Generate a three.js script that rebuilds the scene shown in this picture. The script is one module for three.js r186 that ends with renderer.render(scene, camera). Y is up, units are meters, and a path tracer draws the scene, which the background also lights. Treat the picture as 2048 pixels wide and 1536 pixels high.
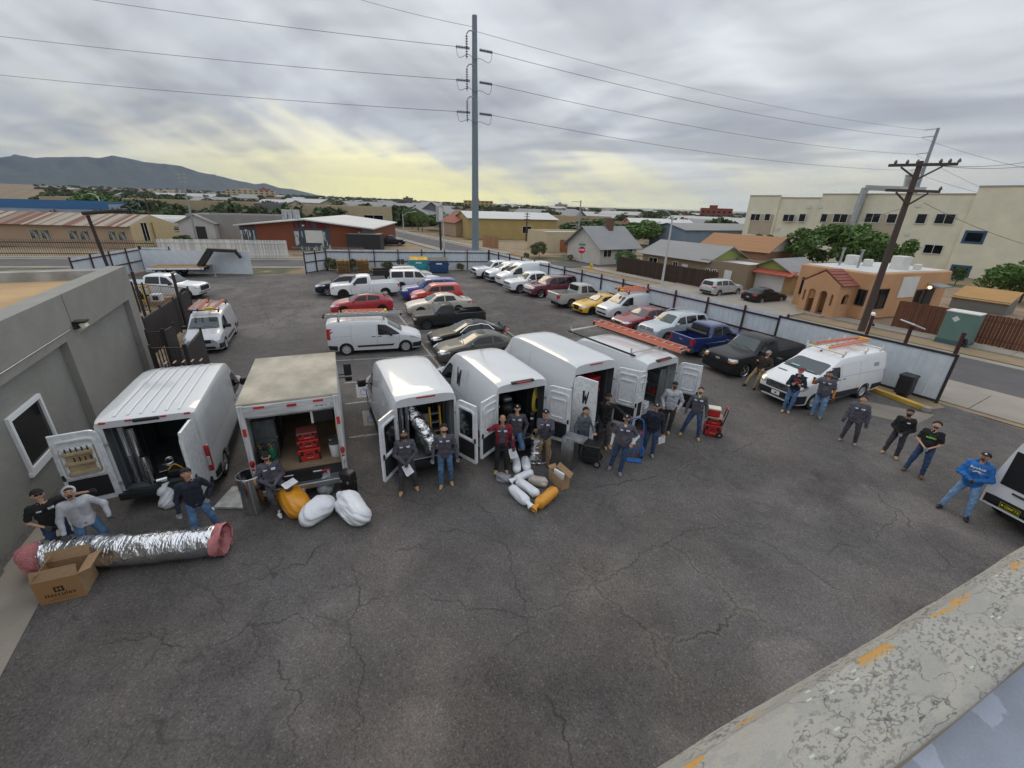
import*as THREE from 'three';
import{mergeGeometries,mergeVertices,toCreasedNormals}from 'three/addons/utils/BufferGeometryUtils.js';
import{RoundedBoxGeometry}from 'three/addons/geometries/RoundedBoxGeometry.js';
import{MeshBVH}from 'three-mesh-bvh';

// ---------------------------------------------------------------- camera, sky, sun, exposure
const scene=new THREE.Scene();
const CAMH=7.0,PITCH=-22.7*Math.PI / 180,ROLL=1.8*Math.PI / 180,FPX=857;
const camera=new THREE.PerspectiveCamera(2*Math.atan(768 / FPX)*180 / Math.PI,4 / 3,0.1,40000);
camera.position.set(0,CAMH,0);
camera.rotation.set(PITCH,0,ROLL,'YXZ');
camera.updateMatrixWorld(true);
const renderer=new THREE.WebGLRenderer({antialias:true});
renderer.toneMapping=THREE.LinearToneMapping;
renderer.toneMappingExposure=1.06;
renderer.shadowMap.enabled=true;

const R=d=>d*Math.PI / 180;
let seed=12345;
const rnd=()=>{seed=(seed*1664525 + 1013904223)>>>0;return seed / 4294967296;};
const rr=(a,b)=>a +(b - a)*rnd();
const lerp=(a,b,t)=>a +(b - a)*t;
const clamp=(x,a=0,b=1)=>x<a?a:x>b?b:x;
const sstep=(a,b,x)=>{const t=clamp((x - a)/(b - a));return t*t*(3 - 2*t);};

const HT=new Float32Array(65536);for(let i=0;i<65536;i++)HT[i]=rnd();
const h2=(x,y)=>HT[((x*374761393 + y*668265263)^((x*668265263 + y*374761393)>>13))&65535];
function vn(x,y){
const xi=Math.floor(x),yi=Math.floor(y);let u=x - xi,v=y - yi;u=u*u*(3 - 2*u);v=v*v*(3 - 2*v);
const a=h2(xi,yi),b=h2(xi + 1,yi),c=h2(xi,yi + 1),d=h2(xi + 1,yi + 1);
return a +(b - a)*u +(c - a)*v +(a - b - c + d)*u*v;
}
function fbm(x,y,o=4){let s=0,a=0.5,n=0;for(let i=0;i<o;i++){s +=a*vn(x,y);n +=a;x=x*2.03 + 17.3;y=y*2.03 + 9.1;a*=0.5;}return s / n;}

function skyTexture(){
const W=2048,Hh=1024,d=new Float32Array(W*Hh*4);
const mix=(a,b,t)=>[a[0]+(b[0]- a[0])*t,a[1]+(b[1]- a[1])*t,a[2]+(b[2]- a[2])*t];
for(let j=0;j<Hh;j++){
const el=((j + 0.5)/ Hh - 0.5)*Math.PI,se=Math.sin(el),ce=Math.cos(el);
for(let i=0;i<W;i++){
const k=(j*W + i)*4;
if(el<-0.02){d[k]=0.2;d[k + 1]=0.18;d[k + 2]=0.16;d[k + 3]=1;continue;}
const a=((i + 0.5)/ W - 0.5)*2*Math.PI,x=Math.cos(a)*ce,z=Math.sin(a)*ce;
const az=Math.atan2(x,-z),deg=el*57.3,azd=az*57.3;
const q=1 /(Math.max(se,0)+ 0.09);
let cx=x*q,cz=z*q;
const wx=fbm(cx*0.8 + 3,cz*0.8,3)- 0.5,wz=fbm(cx*0.8 + 31,cz*0.8 + 11,3)- 0.5;
cx +=wx*0.9;cz +=wz*0.9;
const u=cx*0.82 + cz*0.57,v=-cx*0.57 + cz*0.82;
let n=0.5*fbm(u*1.0,v*1.9,5)+ 0.3*fbm(u*2.6 + 7,v*4.4,4)+ 0.2*fbm(u*0.45 + 40,v*0.5,3);
n=clamp((n - 0.5)*2.9 + 0.5);

const vg=fbm(azd*0.15 + deg*0.26,deg*0.05 + 3,4),stk=fbm(azd*0.11 + deg*0.19 + 30,deg*0.035 + azd*0.012 + 7,5);
const cieG=(1 + 2*se)/ 3;
let c=mix([0.345,0.362,0.405],[0.555,0.580,0.605],n);
const lum=0.90 + 0.98*(cieG - 0.333)/ 0.667;
c=[c[0]*lum*1.12,c[1]*lum*1.13,c[2]*lum*1.125];
{const k=1 + 0.34*(stk - 0.5)*2*sstep(30,12,deg)*sstep(60,20,azd);c=[c[0]*k,c[1]*k,c[2]*k];}

const da=(azd + 14)/ 27,gl=Math.exp(-da*da*(azd>-14?0.36:0.9));
const base=3.9 + 7.5*(vg - 0.5)*2 + 1.6*(n - 0.5)*2;
const g=gl*sstep(base + 2.8,base - 3.2,deg);
const warm=mix([1.24,1.13,0.47],[1.04,0.99,0.72],clamp(sstep(1.5,7,deg)+ 0.5*(1 - gl)));
c=mix(c,warm,clamp(g*0.93));
const g2=Math.exp(-(((azd - 18)/ 46)**2))*sstep(8,0,deg)*0.55;
c=mix(c,[0.95,0.92,0.76],g2*(1 - g));

const bk=fbm(azd*0.045 + 5,deg*0.75 + 20,4),bank=sstep(0.5,0.66,bk)*sstep(2.2,4,deg)*sstep(10,6.5,deg)*sstep(-3,6,azd)*sstep(75,30,azd);
c=mix(c,[0.40,0.42,0.45],bank*0.7);
const bank2=sstep(0.5,0.62,fbm(azd*0.06 + 50,deg*1.1 + 2,4))*sstep(0.8,2,deg)*sstep(5.5,3,deg);
c=mix(c,[0.70,0.66,0.50],bank2*0.32);
d[k]=c[0];d[k + 1]=c[1];d[k + 2]=c[2];d[k + 3]=1;
}
}
const t=new THREE.DataTexture(d,W,Hh,THREE.RGBAFormat,THREE.FloatType);
t.mapping=THREE.EquirectangularReflectionMapping;t.magFilter=t.minFilter=THREE.LinearFilter;t.needsUpdate=true;
return t;
}
const sky=skyTexture();
scene.background=sky;scene.environment=sky;
scene.fog=new THREE.FogExp2(0x9fb3cf,0.000055);
const sun=new THREE.DirectionalLight(0xffe6bd,0.6);
sun.position.set(-60,110,-150);sun.castShadow=true;sun.shadow.radius=45;
Object.assign(sun.shadow.camera,{left:-90,right:90,top:90,bottom:-90,near:1,far:500});
sun.shadow.mapSize.set(2048,2048);
scene.add(sun);scene.add(sun.target);

// ---------------------------------------------------------------- helpers
const V=(x,y,z)=>new THREE.Vector3(x,y,z);
function rayDir(px,py){return V((px - 1024)/ FPX,-(py - 768)/ FPX,-1).applyQuaternion(camera.quaternion);}
function gp(px,py,y=0){const d=rayDir(px,py),t=(y - CAMH)/ d.y;return V(d.x*t,y,d.z*t);}
function dp(px,py,dist){const d=rayDir(px,py),t=dist / Math.hypot(d.x,d.z);return V(d.x*t,CAMH + d.y*t,d.z*t);}
const names={};
function numbered(n){const k=names[n]=(names[n]??-1)+ 1;return k?`${n}_${String(k).padStart(3, '0')}`:n;}
function thing(name,label,category,pos=[0,0,0],turn=0,group){
const o=new THREE.Group();o.name=numbered(name);scene.add(o);
if(pos.isVector3)o.position.copy(pos);else o.position.set(...pos);
o.rotation.y=turn;o.userData={label,category};if(group)o.userData.group=group;return o;
}
function struct(o,kind='structure'){o.userData.kind=kind;return o;}
function prep(g){if(g.index)g=g.toNonIndexed();for(const k of Object.keys(g.attributes))if(!['position','normal','uv','color'].includes(k))g.deleteAttribute(k);if(!g.attributes.normal)g.computeVertexNormals();if(!g.attributes.uv)g.setAttribute('uv',new THREE.BufferAttribute(new Float32Array(g.attributes.position.count*2),2));return g;}
function merge(list){
if(!Array.isArray(list))return list;if(list.length===1)return list[0];
list=list.map(prep);const col=list.some(g=>g.attributes.color);
if(col)for(const g of list)if(!g.attributes.color)g.setAttribute('color',new THREE.BufferAttribute(new Float32Array(g.attributes.position.count*3).fill(1),3));
return mergeGeometries(list);
}
function mesh(name,geos,mat,parent=scene,label){
const m=new THREE.Mesh(merge(geos),mat);m.name=parent===scene?numbered(name):name;m.castShadow=m.receiveShadow=true;parent.add(m);if(label)m.userData.label=label;return m;
}
const meshes=(name,list,mat,parent)=>list.map(g=>mesh(name,g,mat,parent));
function sub(name,parent,x=0,y=0,z=0,ry=0){const o=new THREE.Group();o.name=name;o.position.set(x,y,z);o.rotation.y=ry;parent.add(o);return o;}
function copyThing(src,label,pos,turn,group){
const c=src.clone();c.name=numbered(src.name.replace(/_\d{3}$/,''));scene.add(c);c.userData={...src.userData};if(label)c.userData.label=label;if(group)c.userData.group=group;
if(pos){if(pos.isVector3)c.position.copy(pos);else c.position.set(...pos);}if(turn !==undefined)c.rotation.y=turn;return c;
}
const box=(w,h,d,x=0,y=0,z=0,ry=0,rx=0,rz=0)=>{const g=new THREE.BoxGeometry(w,h,d);if(rx)g.rotateX(rx);if(rz)g.rotateZ(rz);if(ry)g.rotateY(ry);return g.translate(x,y,z);};
const rbox=(w,h,d,x=0,y=0,z=0,r=0.03,ry=0,rx=0,rz=0,sg=2)=>{const g=new RoundedBoxGeometry(w,h,d,sg,Math.min(r,w / 2.01,h / 2.01,d / 2.01));if(rx)g.rotateX(rx);if(rz)g.rotateZ(rz);if(ry)g.rotateY(ry);return g.translate(x,y,z);};
const cyl=(r0,r1,h,x=0,y=0,z=0,n=14,rx=0,rz=0)=>{const g=new THREE.CylinderGeometry(r1,r0,h,n);if(rx)g.rotateX(rx);if(rz)g.rotateZ(rz);return g.translate(x,y,z);};
function bar(a,b,r,n=6){const d=V(b[0]- a[0],b[1]- a[1],b[2]- a[2]),L=d.length();const g=new THREE.CylinderGeometry(r,r,L,n);g.applyQuaternion(new THREE.Quaternion().setFromUnitVectors(V(0,1,0),d.normalize()));return g.translate((a[0]+ b[0])/ 2,(a[1]+ b[1])/ 2,(a[2]+ b[2])/ 2);}
function beam(a,b,w,h){
const d=V(b[0]- a[0],b[1]- a[1],b[2]- a[2]),L=d.length(),g=new THREE.BoxGeometry(w,h,L);const m=new THREE.Matrix4().lookAt(V(0,0,0),d,Math.abs(d.y)/ L>0.99?V(0,0,1):V(0,1,0));return g.applyMatrix4(m).translate((a[0]+ b[0])/ 2,(a[1]+ b[1])/ 2,(a[2]+ b[2])/ 2);
}
const tube=(pts,r,seg=24,n=6,closed=false)=>new THREE.TubeGeometry(new THREE.CatmullRomCurve3(pts.map(p=>p.isVector3?p:V(...p)),closed),seg,r,n,closed);
const lathe=(pts,n=20)=>new THREE.LatheGeometry(pts.map(p=>new THREE.Vector2(p[0],p[1])),n);
function poly(pts,y0,y1){
const s=new THREE.Shape(pts.map(p=>new THREE.Vector2(p[0],-p[1])));const g=new THREE.ExtrudeGeometry(s,{depth:y1 - y0,bevelEnabled:false});g.rotateX(-Math.PI / 2);return g.translate(0,y0,0);
}
function flat(pts,y,uvs=1){
const s=new THREE.Shape(pts.map(p=>new THREE.Vector2(p[0],-p[1])));const g=new THREE.ShapeGeometry(s);g.rotateX(-Math.PI / 2);g.translate(0,y,0);return uvXZ(g,uvs);
}
function uvXZ(g,s=1){const p=g.attributes.position,u=g.attributes.uv;for(let i=0;i<p.count;i++)u.setXY(i,p.getX(i)/ s,p.getZ(i)/ s);return g;}
function uvBox(g,s=1){g=prep(g);const p=g.attributes.position,n=g.attributes.normal,u=g.attributes.uv;for(let i=0;i<p.count;i++){const ax=Math.abs(n.getX(i)),ay=Math.abs(n.getY(i)),az=Math.abs(n.getZ(i));if(ay>ax&&ay>az)u.setXY(i,p.getX(i)/ s,p.getZ(i)/ s);else if(ax>az)u.setXY(i,p.getZ(i)/ s,p.getY(i)/ s);else u.setXY(i,p.getX(i)/ s,p.getY(i)/ s);}return g;}
function tex(w,h,fn,srgb=true,rep=true){
const d=new Uint8Array(w*h*4);for(let j=0;j<h;j++)for(let i=0;i<w;i++){const c=fn(i,j),k=(j*w + i)*4;d[k]=clamp(c[0])*255;d[k + 1]=clamp(c[1])*255;d[k + 2]=clamp(c[2])*255;d[k + 3]=c.length>3?clamp(c[3])*255:255;}
const t=new THREE.DataTexture(d,w,h);t.magFilter=THREE.LinearFilter;t.minFilter=THREE.LinearMipmapLinearFilter;t.generateMipmaps=true;if(rep)t.wrapS=t.wrapT=THREE.RepeatWrapping;if(srgb)t.colorSpace=THREE.SRGBColorSpace;t.needsUpdate=true;return t;
}

function tn(x,y,per,o=4){let s=0,a=0.5,n=0,f=1;for(let i=0;i<o;i++){const P=per*f,X=x*P,Y=y*P,xi=Math.floor(X),yi=Math.floor(Y);let u=X - xi,v=Y - yi;u=u*u*(3 - 2*u);v=v*v*(3 - 2*v);const m=q=>((q % P)+ P)% P,A=h2(m(xi)+ i*57,m(yi)),B=h2(m(xi + 1)+ i*57,m(yi)),C=h2(m(xi)+ i*57,m(yi + 1)),D=h2(m(xi + 1)+ i*57,m(yi + 1));s +=a*(A +(B - A)*u +(C - A)*v +(A - B - C + D)*u*v);n +=a;a*=0.55;f*=2;}return s / n;}
function cvs(w,h,draw,srgb=true){const c=document.createElement('canvas');c.width=w;c.height=h;draw(c.getContext('2d'),w,h);const t=new THREE.CanvasTexture(c);if(srgb)t.colorSpace=THREE.SRGBColorSpace;t.anisotropy=8;return t;}
const std=(color,rough=0.8,o={})=>new THREE.MeshStandardMaterial({color,roughness:rough,side:THREE.DoubleSide,...o});
const lin=(r,g,b)=>new THREE.Color().setRGB(r,g,b);
const paint=(color,o={})=>new THREE.MeshPhysicalMaterial({color,roughness:0.42,clearcoat:1,clearcoatRoughness:0.06,side:THREE.DoubleSide,...o});

const mottle=(lo,hi,per=4,o=5,pw=1)=>tex(256,256,(i,j)=>{const n=Math.pow(tn(i / 256,j / 256,per,o),pw),g=HT[(i*131 + j*733)&65535]*0.06 - 0.03,v=lo +(hi - lo)*n + g;return[v,v,v];});
const tSoft=mottle(0.92,1.05,3,6),tMot=mottle(0.72,1.12,4,6),tFine=mottle(0.86,1.06,16,4),tBumpN=tex(256,256,(i,j)=>{const v=0.6*tn(i / 256,j / 256,24,4)+ 0.4*HT[(i*97 + j*1531)&65535];return[v,v,v];},false);
const withMap=(m,t,b,bs)=>{m.map=t;if(b){m.bumpMap=b;m.bumpScale=bs;}return m;};
const M={
white:paint(lin(0.76,0.79,0.82)),dark:std(lin(0.018,0.019,0.021),0.55),black:std(lin(0.008,0.008,0.009),0.6),rubber:std(lin(0.016,0.016,0.017),0.85),
glass:new THREE.MeshPhysicalMaterial({color:lin(0.008,0.010,0.012),roughness:0.08,metalness:0,side:THREE.DoubleSide}),
screen:new THREE.MeshPhysicalMaterial({color:lin(0.035,0.055,0.062),roughness:0.06,side:THREE.DoubleSide,ior:1.7}),
chrome:std(lin(0.75,0.76,0.78),0.15,{metalness:1}),alu:std(lin(0.62,0.63,0.65),0.35,{metalness:0.9}),steel:std(lin(0.42,0.43,0.45),0.5,{metalness:0.7}),
galv:withMap(std(lin(0.55,0.58,0.60),0.38,{metalness:0.85}),tMot),
redlens:new THREE.MeshPhysicalMaterial({color:lin(0.42,0.012,0.018),roughness:0.12,clearcoat:1,side:THREE.DoubleSide}),
lens:new THREE.MeshPhysicalMaterial({color:lin(0.6,0.62,0.64),roughness:0.12,metalness:0.4,clearcoat:1,side:THREE.DoubleSide}),
amber:std(lin(0.75,0.25,0.03),0.2),fiber:std(lin(0.72,0.24,0.15),0.55),orange:std(lin(0.72,0.17,0.03),0.6),yellow:std(lin(0.72,0.40,0.02),0.6),
red:std(lin(0.55,0.03,0.025),0.45),blue:std(lin(0.03,0.14,0.42),0.45),plastic:std(lin(0.02,0.02,0.022),0.42),
maroon:withMap(std(lin(0.07,0.022,0.024),0.7),tMot),post:std(lin(0.03,0.024,0.024),0.6),
wood:withMap(std(lin(0.36,0.22,0.10),0.85),tMot),paper:std(lin(0.82,0.83,0.86),0.8),
};
// ---------------------------------------------------------------- site frame
const C1=[17.6,-16.2],C0=[-3.05,-50.6];
const FL=Math.hypot(C0[0]- C1[0],C0[1]- C1[1]),DF=[(C0[0]- C1[0])/ FL,(C0[1]- C1[1])/ FL],NF=[-DF[1],DF[0]];
const fp=(t,o)=>[C1[0]+ DF[0]*t + NF[0]*o,C1[1]+ DF[1]*t + NF[1]*o];
const B1=[-20.2,-46.7],BL=Math.hypot(B1[0]- C0[0],B1[1]- C0[1]),DB=[(B1[0]- C0[0])/ BL,(B1[1]- C0[1])/ BL],NB=[DB[1]>0?-DB[1]:DB[1],DB[0]];
const bp=(t,o)=>[C0[0]+ DB[0]*t + NB[0]*o,C0[1]+ DB[1]*t + NB[1]*o];

// ---------------------------------------------------------------- terrain
function th(x,z){
const d=Math.hypot(x,z),az=Math.atan2(x,-z)*57.3;
let h=-0.06;
const left=sstep(5,-35,az);
h +=sstep(160,900,d)*(7.5*left*0.7 - 3.0*sstep(10,40,az))+ sstep(900,3000,d)*(20*left + 4*sstep(20,-10,az)- 4)+(fbm(x*0.004 + 9,z*0.004,4)- 0.5)*8*sstep(250,1200,d);
h -=3*sstep(70,160,d)*sstep(20,40,az);
return h;
}
const tTerr=tex(512,512,(i,j)=>{const n=tn(i / 512,j / 512,6,6),m=tn(i / 512 + 0.4,j / 512 + 0.2,20,4),g=HT[(i*131 + j*733)&65535];const s=sstep(0.5,0.62,m*0.6 + n*0.4);const b=0.75 + 0.3*n + 0.12*(g - 0.5);return[lerp(0.74,0.42,s)*b,lerp(0.64,0.45,s)*b,lerp(0.53,0.33,s)*b];});
{
const rs=[0];for(let r=25;r<9000;r*=1.09)rs.push(r);const na=220,pos=[],uv=[],idx=[],col=[];
rs.forEach((r,i)=>{for(let k=0;k<=na;k++){const a=k / na*2*Math.PI,x=Math.sin(a)*r,z=-Math.cos(a)*r;pos.push(x,th(x,z),z);uv.push(x / 60,z / 60);const o=sstep(0.52,0.66,fbm(x*0.006,z*0.006 + 40,3))*sstep(300,900,r);col.push(1 + 0.15*o,1 - 0.22*o,1 - 0.4*o);if(i&&k<na){const A=(i - 1)*(na + 1)+ k,B=A + na + 1;idx.push(A,A + 1,B,B,A + 1,B + 1);}}});
const g=new THREE.BufferGeometry();g.setAttribute('position',new THREE.Float32BufferAttribute(pos,3));g.setAttribute('uv',new THREE.Float32BufferAttribute(uv,2));g.setAttribute('color',new THREE.Float32BufferAttribute(col,3));g.setIndex(idx);g.computeVertexNormals();
struct(mesh('ground',g,std(lin(0.62,0.60,0.56),0.95,{map:tTerr,vertexColors:true})));
}

function ridge(name,prof,dist,depth,mat){
const pos=[],idx=[],n=260,m=26,a0=prof[0][0],a1=prof[prof.length - 1][0];
for(let k=0;k<=n;k++){
const az=lerp(a0,a1,k / n);let q=0;while(q<prof.length - 2&&prof[q + 1][0]<az)q++;const t=clamp((az - prof[q][0])/(prof[q + 1][0]- prof[q][0]));
const el=lerp(prof[q][1],prof[q + 1][1],t);
const H=Math.tan(R(el))*dist + CAMH;
for(let j=0;j<=m;j++){
const s=j / m,rad=dist - depth*0.62 + depth*s,a=R(az),up=s<0.62?Math.pow(s / 0.62,1.25):1 -(s - 0.62)/ 0.38;
const gul=fbm(az*0.9 + s*1.3,s*4 + 3,4)- 0.5,x=Math.sin(a)*rad,z=-Math.cos(a)*rad;
const rd=rad / dist;pos.push(x,(H*up*(1 + gul*0.55*(1 - Math.abs(s - 0.62))*(s<0.6||s>0.64?1:0.12))- 10*(1 - up))*lerp(1,rd,0.5),z);
if(k&&j){const A=(k - 1)*(m + 1)+ j - 1,B=A + m + 1;idx.push(A,B,A + 1,B,B + 1,A + 1);}
}
}
const g=new THREE.BufferGeometry();g.setAttribute('position',new THREE.Float32BufferAttribute(pos,3));g.setIndex(idx);g.computeVertexNormals();
return struct(mesh(name,uvXZ(prep(g),300),mat));
}
const azel=(px,py)=>{const d=rayDir(px,py);return[Math.atan2(d.x,-d.z)*57.2958,Math.atan2(d.y,Math.hypot(d.x,d.z))*57.2958];};
const mtMat=withMap(std(lin(0.050,0.056,0.044),0.95),tMot);
const mp=[[-60,330],[-30,318],[10,313],[40,311],[70,316],[105,313],[150,313],[175,312],[200,315],[228,311],[250,315],[290,323],[330,328],[362,331],[395,343],[440,352],[480,362],[510,368],[530,366],[560,376],[585,378],[610,384],[640,391],[668,400]].map(p=>azel(...p));
ridge('mountain_range',[[mp[0][0]- 25,3.4],...mp],6200,2600,mtMat);
ridge('far_hills',[[640,402],[690,397],[730,395],[770,398],[800,398],[840,405],[870,402],[900,410],[940,414]].map(p=>azel(...p)),8200,1500,mtMat);
ridge('far_hills',[[1340,436],[1390,429],[1420,431],[1470,434],[1540,434],[1700,440]].map(p=>azel(...p)),9000,1500,mtMat);

// ---------------------------------------------------------------- asphalt lot
const crackLines=[
[[1060,1235],[1130,1200],[1190,1165],[1260,1130],[1330,1085],[1370,1060],[1440,1055]],
[[1120,985],[1190,975],[1240,966],[1300,955],[1352,952],[1376,930],[1420,920]],
[[1420,920],[1385,885],[1350,865],[1335,850]],[[1352,952],[1370,990],[1400,1010],[1450,1050]],
[[1065,1010],[1100,1040],[1130,1100],[1160,1140],[1190,1165]],[[1190,1165],[1250,1230],[1300,1265],[1330,1330],[1360,1400]],
[[1330,1085],[1390,1140],[1440,1170],[1470,1210],[1530,1240]],[[1470,1210],[1430,1260],[1350,1280],[1300,1265]],
[[700,1130],[720,1210],[700,1270],[730,1330],[720,1420],[700,1536]],[[720,1210],[800,1190],[880,1200],[960,1215],[1060,1235]],
[[880,1060],[960,1070],[1010,1090],[1020,1140],[1040,1190],[1060,1235]],[[500,1250],[560,1330],[600,1400],[570,1536]],[[200,1290],[300,1270],[420,1300],[500,1250],[600,1230],[700,1270]],
[[1060,1235],[1010,1290],[1000,1340],[930,1400],[900,1536]],[[1000,1340],[1080,1380],[1130,1440],[1150,1536]],[[640,1090],[610,1130],[500,1160],[420,1180]],
[[1700,905],[1720,960],[1760,1000],[1800,1020],[1850,1080],[1900,1130]],[[1800,1020],[1760,1060],[1730,1090],[1650,1110]],[[1600,905],[1640,960],[1670,1000],[1730,1060]],
[[1420,920],[1500,890],[1580,850],[1620,830]],[[1440,1055],[1520,1080],[1600,1130],[1680,1180]],[[1520,830],[1600,880],[1690,900],[1780,890],[1900,840]],
[[900,600],[1000,620],[1050,620],[1090,610]],[[1000,620],[1040,640],[1070,660],[1090,700]],[[480,640],[560,620],[600,590],[700,575]],[[500,690],[560,640],[640,600]],[[880,560],[960,580],[1040,600]],[[540,560],[520,600],[540,650]],
[[730,690],[745,720],[750,745],[742,760]],[[640,960],[760,990],[860,1010],[940,1000],[980,1030],[1010,1090]],[[250,1050],[330,1110],[420,1180],[450,1250]]];
const crackW=crackLines.map(l=>l.map(p=>{const g=gp(...p);return[g.x,g.z];}));
const cell=(x,y)=>{const xi=Math.floor(x),yi=Math.floor(y);let a=9,b=9;for(let i=-1;i<=1;i++)for(let j=-1;j<=1;j++){const X=xi + i + h2(xi + i,yi + j),Y=yi + j + h2(xi + i + 71,yi + j + 13),d=Math.hypot(X - x,Y - y);if(d<a){b=a;a=d;}else if(d<b)b=d;}return b - a;};
function lotTexture(x0,z0,sx,sz,n,cracksOn){
const crk=new Float32Array(n*n),lite=new Float32Array(n*n);
if(cracksOn)for(const[li,l]of crackW.entries())for(let q=0;q + 1<l.length;q++){
const[ax,az]=l[q],[bx,bz]=l[q + 1],L=Math.hypot(bx - ax,bz - az),st=Math.ceil(L / 0.006);
for(let s=0;s<=st;s++){
const t=s / st,ox=(fbm(ax*3 + t*L*2.2 + li*5,li + q*3.1,4)- 0.5)*0.55*Math.min(1,L)*Math.sin(Math.PI*Math.min(1,t*1.0))+(fbm(t*L*9,li*7 + q,3)- 0.5)*0.14 +(fbm(t*L*34,li*7 + q,2)- 0.5)*0.05;
const nx=-(bz - az)/ L,nz=(bx - ax)/ L,X=ax +(bx - ax)*t + nx*ox,Z=az +(bz - az)*t + nz*ox;
const i=(X - x0)/ sx*n,j=(Z - z0)/ sz*n;if(i<1||j<1||i>=n - 2||j>=n - 2)continue;
const sand=(li<8?0.75:0.35)*sstep(0.25,0.6,vn(X*1.3,Z*1.3 + li)),wdt=(li<8?0.95:0.6)*(0.4 + 0.9*vn(X*2.3 + 5,Z*2.3));
const rad=li<8?5:2;
for(let u=-rad;u<=rad;u++)for(let v=-rad;v<=rad;v++){const ii=Math.round(i)+ u,jj=Math.round(j)+ v,dd=Math.hypot(ii - i,jj - j)/ wdt,k=jj*n + ii;if(ii<0||jj<0||ii>=n||jj>=n)continue;crk[k]=Math.max(crk[k],clamp(1.35 - dd));lite[k]=Math.max(lite[k],sand*clamp(li<8?2.9 - dd*0.55:2.6 - dd*0.9)*(0.5 + 0.5*HT[(ii*31 + jj*977)&65535]));}
}
}
return tex(n,n,(i,j)=>{
const x=x0 +(i + 0.5)/ n*sx,z=z0 +(j + 0.5)/ n*sz,k=j*n + i;
const big=fbm(x*0.16,z*0.16 + 5,4),mid=fbm(x*0.9 + 3,z*0.9,4),g=HT[(i*131 + j*7331)&65535],g2=HT[(i*977 + j*313 + 99)&65535];
let v=0.348 + 0.09*(big - 0.5)+ 0.10*(mid - 0.5)+ 0.05*(fbm(x*4,z*4,3)- 0.5)+ 0.12*(g - 0.5),w0=0.016*(fbm(x*0.5 + 70,z*0.5,3)- 0.5),r=v*1.012 + w0,gg=v*0.968,b=v*0.948 - w0;
if(g2>0.982){r +=0.14;gg +=0.13;b +=0.115;}else if(g2<0.03){r -=0.08;gg -=0.08;b -=0.08;}
const pat=sstep(0.56,0.70,fbm(x*0.42 + 20,z*0.42,4));r +=0.055*pat;gg +=0.05*pat;b +=0.048*pat;
const oil=sstep(0.66,0.76,fbm(x*0.7 + 60,z*0.7 + 9,4));r -=0.025*oil;gg -=0.025*oil;b -=0.022*oil;
const vc=cell(x*0.55 +(fbm(x*1.4,z*1.4,3)- 0.5)*0.9,z*0.55 +(fbm(x*1.4 + 9,z*1.4,3)- 0.5)*0.9),cr=sstep(0.024,0.004,vc)*sstep(0.46,0.58,vn(x*0.5 + 8,z*0.5))*0.4;
const c=Math.max(cr,crk[k]);const cb=c*(0.40 + 0.6*vn(x*1.7,z*1.7));r=lerp(r,0.17,cb);gg=lerp(gg,0.165,cb);b=lerp(b,0.16,cb);
const s=lite[k]*(g>0.3?0.85:0.3);r=lerp(r,0.52,s*0.6);gg=lerp(gg,0.49,s*0.6);b=lerp(b,0.45,s*0.6);
return[r,gg,b];
},true,false);
}
{
const lot=thing('parking_lot','worn dark asphalt car park with branching cracks','ground');delete lot.userData.category;struct(lot);
const quad=(pts,x0,z0,sx,sz,y)=>{const g=flat(pts,y),p=g.attributes.position,u=g.attributes.uv;for(let i=0;i<p.count;i++)u.setXY(i,(p.getX(i)- x0)/ sx,(p.getZ(i)- z0)/ sz);return g;};
const nx0=-16,nz0=-24,nS=36,bump=tBumpN.clone();bump.repeat.set(40,40);bump.needsUpdate=true;
const near=[[-16,12],fp(-28,-0.1),fp(9.1,-0.1),[-16,-24]];
mesh('asphalt_near',quad([[-16,12],[20,12],[20,fp(0,0)[1]+ 5.6],fp(-0.6,-0.05),fp(9.05,-0.05),[-16,-24]],nx0,nz0,nS,nS,0),std(0xffffff,0.92,{map:lotTexture(nx0,nz0,nS,nS,2048,true),bumpMap:bump,bumpScale:0.006}),lot);
const far=[[-16,-24],fp(9.06,-0.05),fp(FL - 0.05,-0.05),bp(BL,0),gp(611,547),gp(505,549),[-34,-42],[-44,-36],[-44,-18],[-16,-18]].map(p=>p.isVector3?[p.x,p.z]:p);
mesh('asphalt_far',quad(far,-44,-54,62,62,-0.004),std(0xffffff,0.92,{map:lotTexture(-44,-54,62,62,1536,true)}),lot);
}

const tPaint=tex(256,64,(i,j)=>{const w=tn(i / 256,j / 64,8,5),e=HT[(i*131 + j*733)&65535],v=sstep(0.36,0.58,w*0.8 + e*0.2);return[lerp(0.40,0.80,v),lerp(0.39,0.80,v),lerp(0.39,0.79,v)];});
const mPaint=std(lin(0.8,0.8,0.8),0.9,{map:tPaint});
function stripe(a,b,w,y=0.004){const d=[b.x - a.x,b.z - a.z],L=Math.hypot(...d),n=[-d[1]/ L*w / 2,d[0]/ L*w / 2];const g=flat([[a.x + n[0],a.z + n[1]],[b.x + n[0],b.z + n[1]],[b.x - n[0],b.z - n[1]],[a.x - n[0],a.z - n[1]]],y),u=g.attributes.uv,p=g.attributes.position;for(let i=0;i<p.count;i++)u.setXY(i,((p.getX(i)- a.x)*d[0]+(p.getZ(i)- a.z)*d[1])/ L,((p.getX(i)- a.x)*n[0]+(p.getZ(i)- a.z)*n[1])/ w / w*2 + 0.5);return g;}
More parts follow.
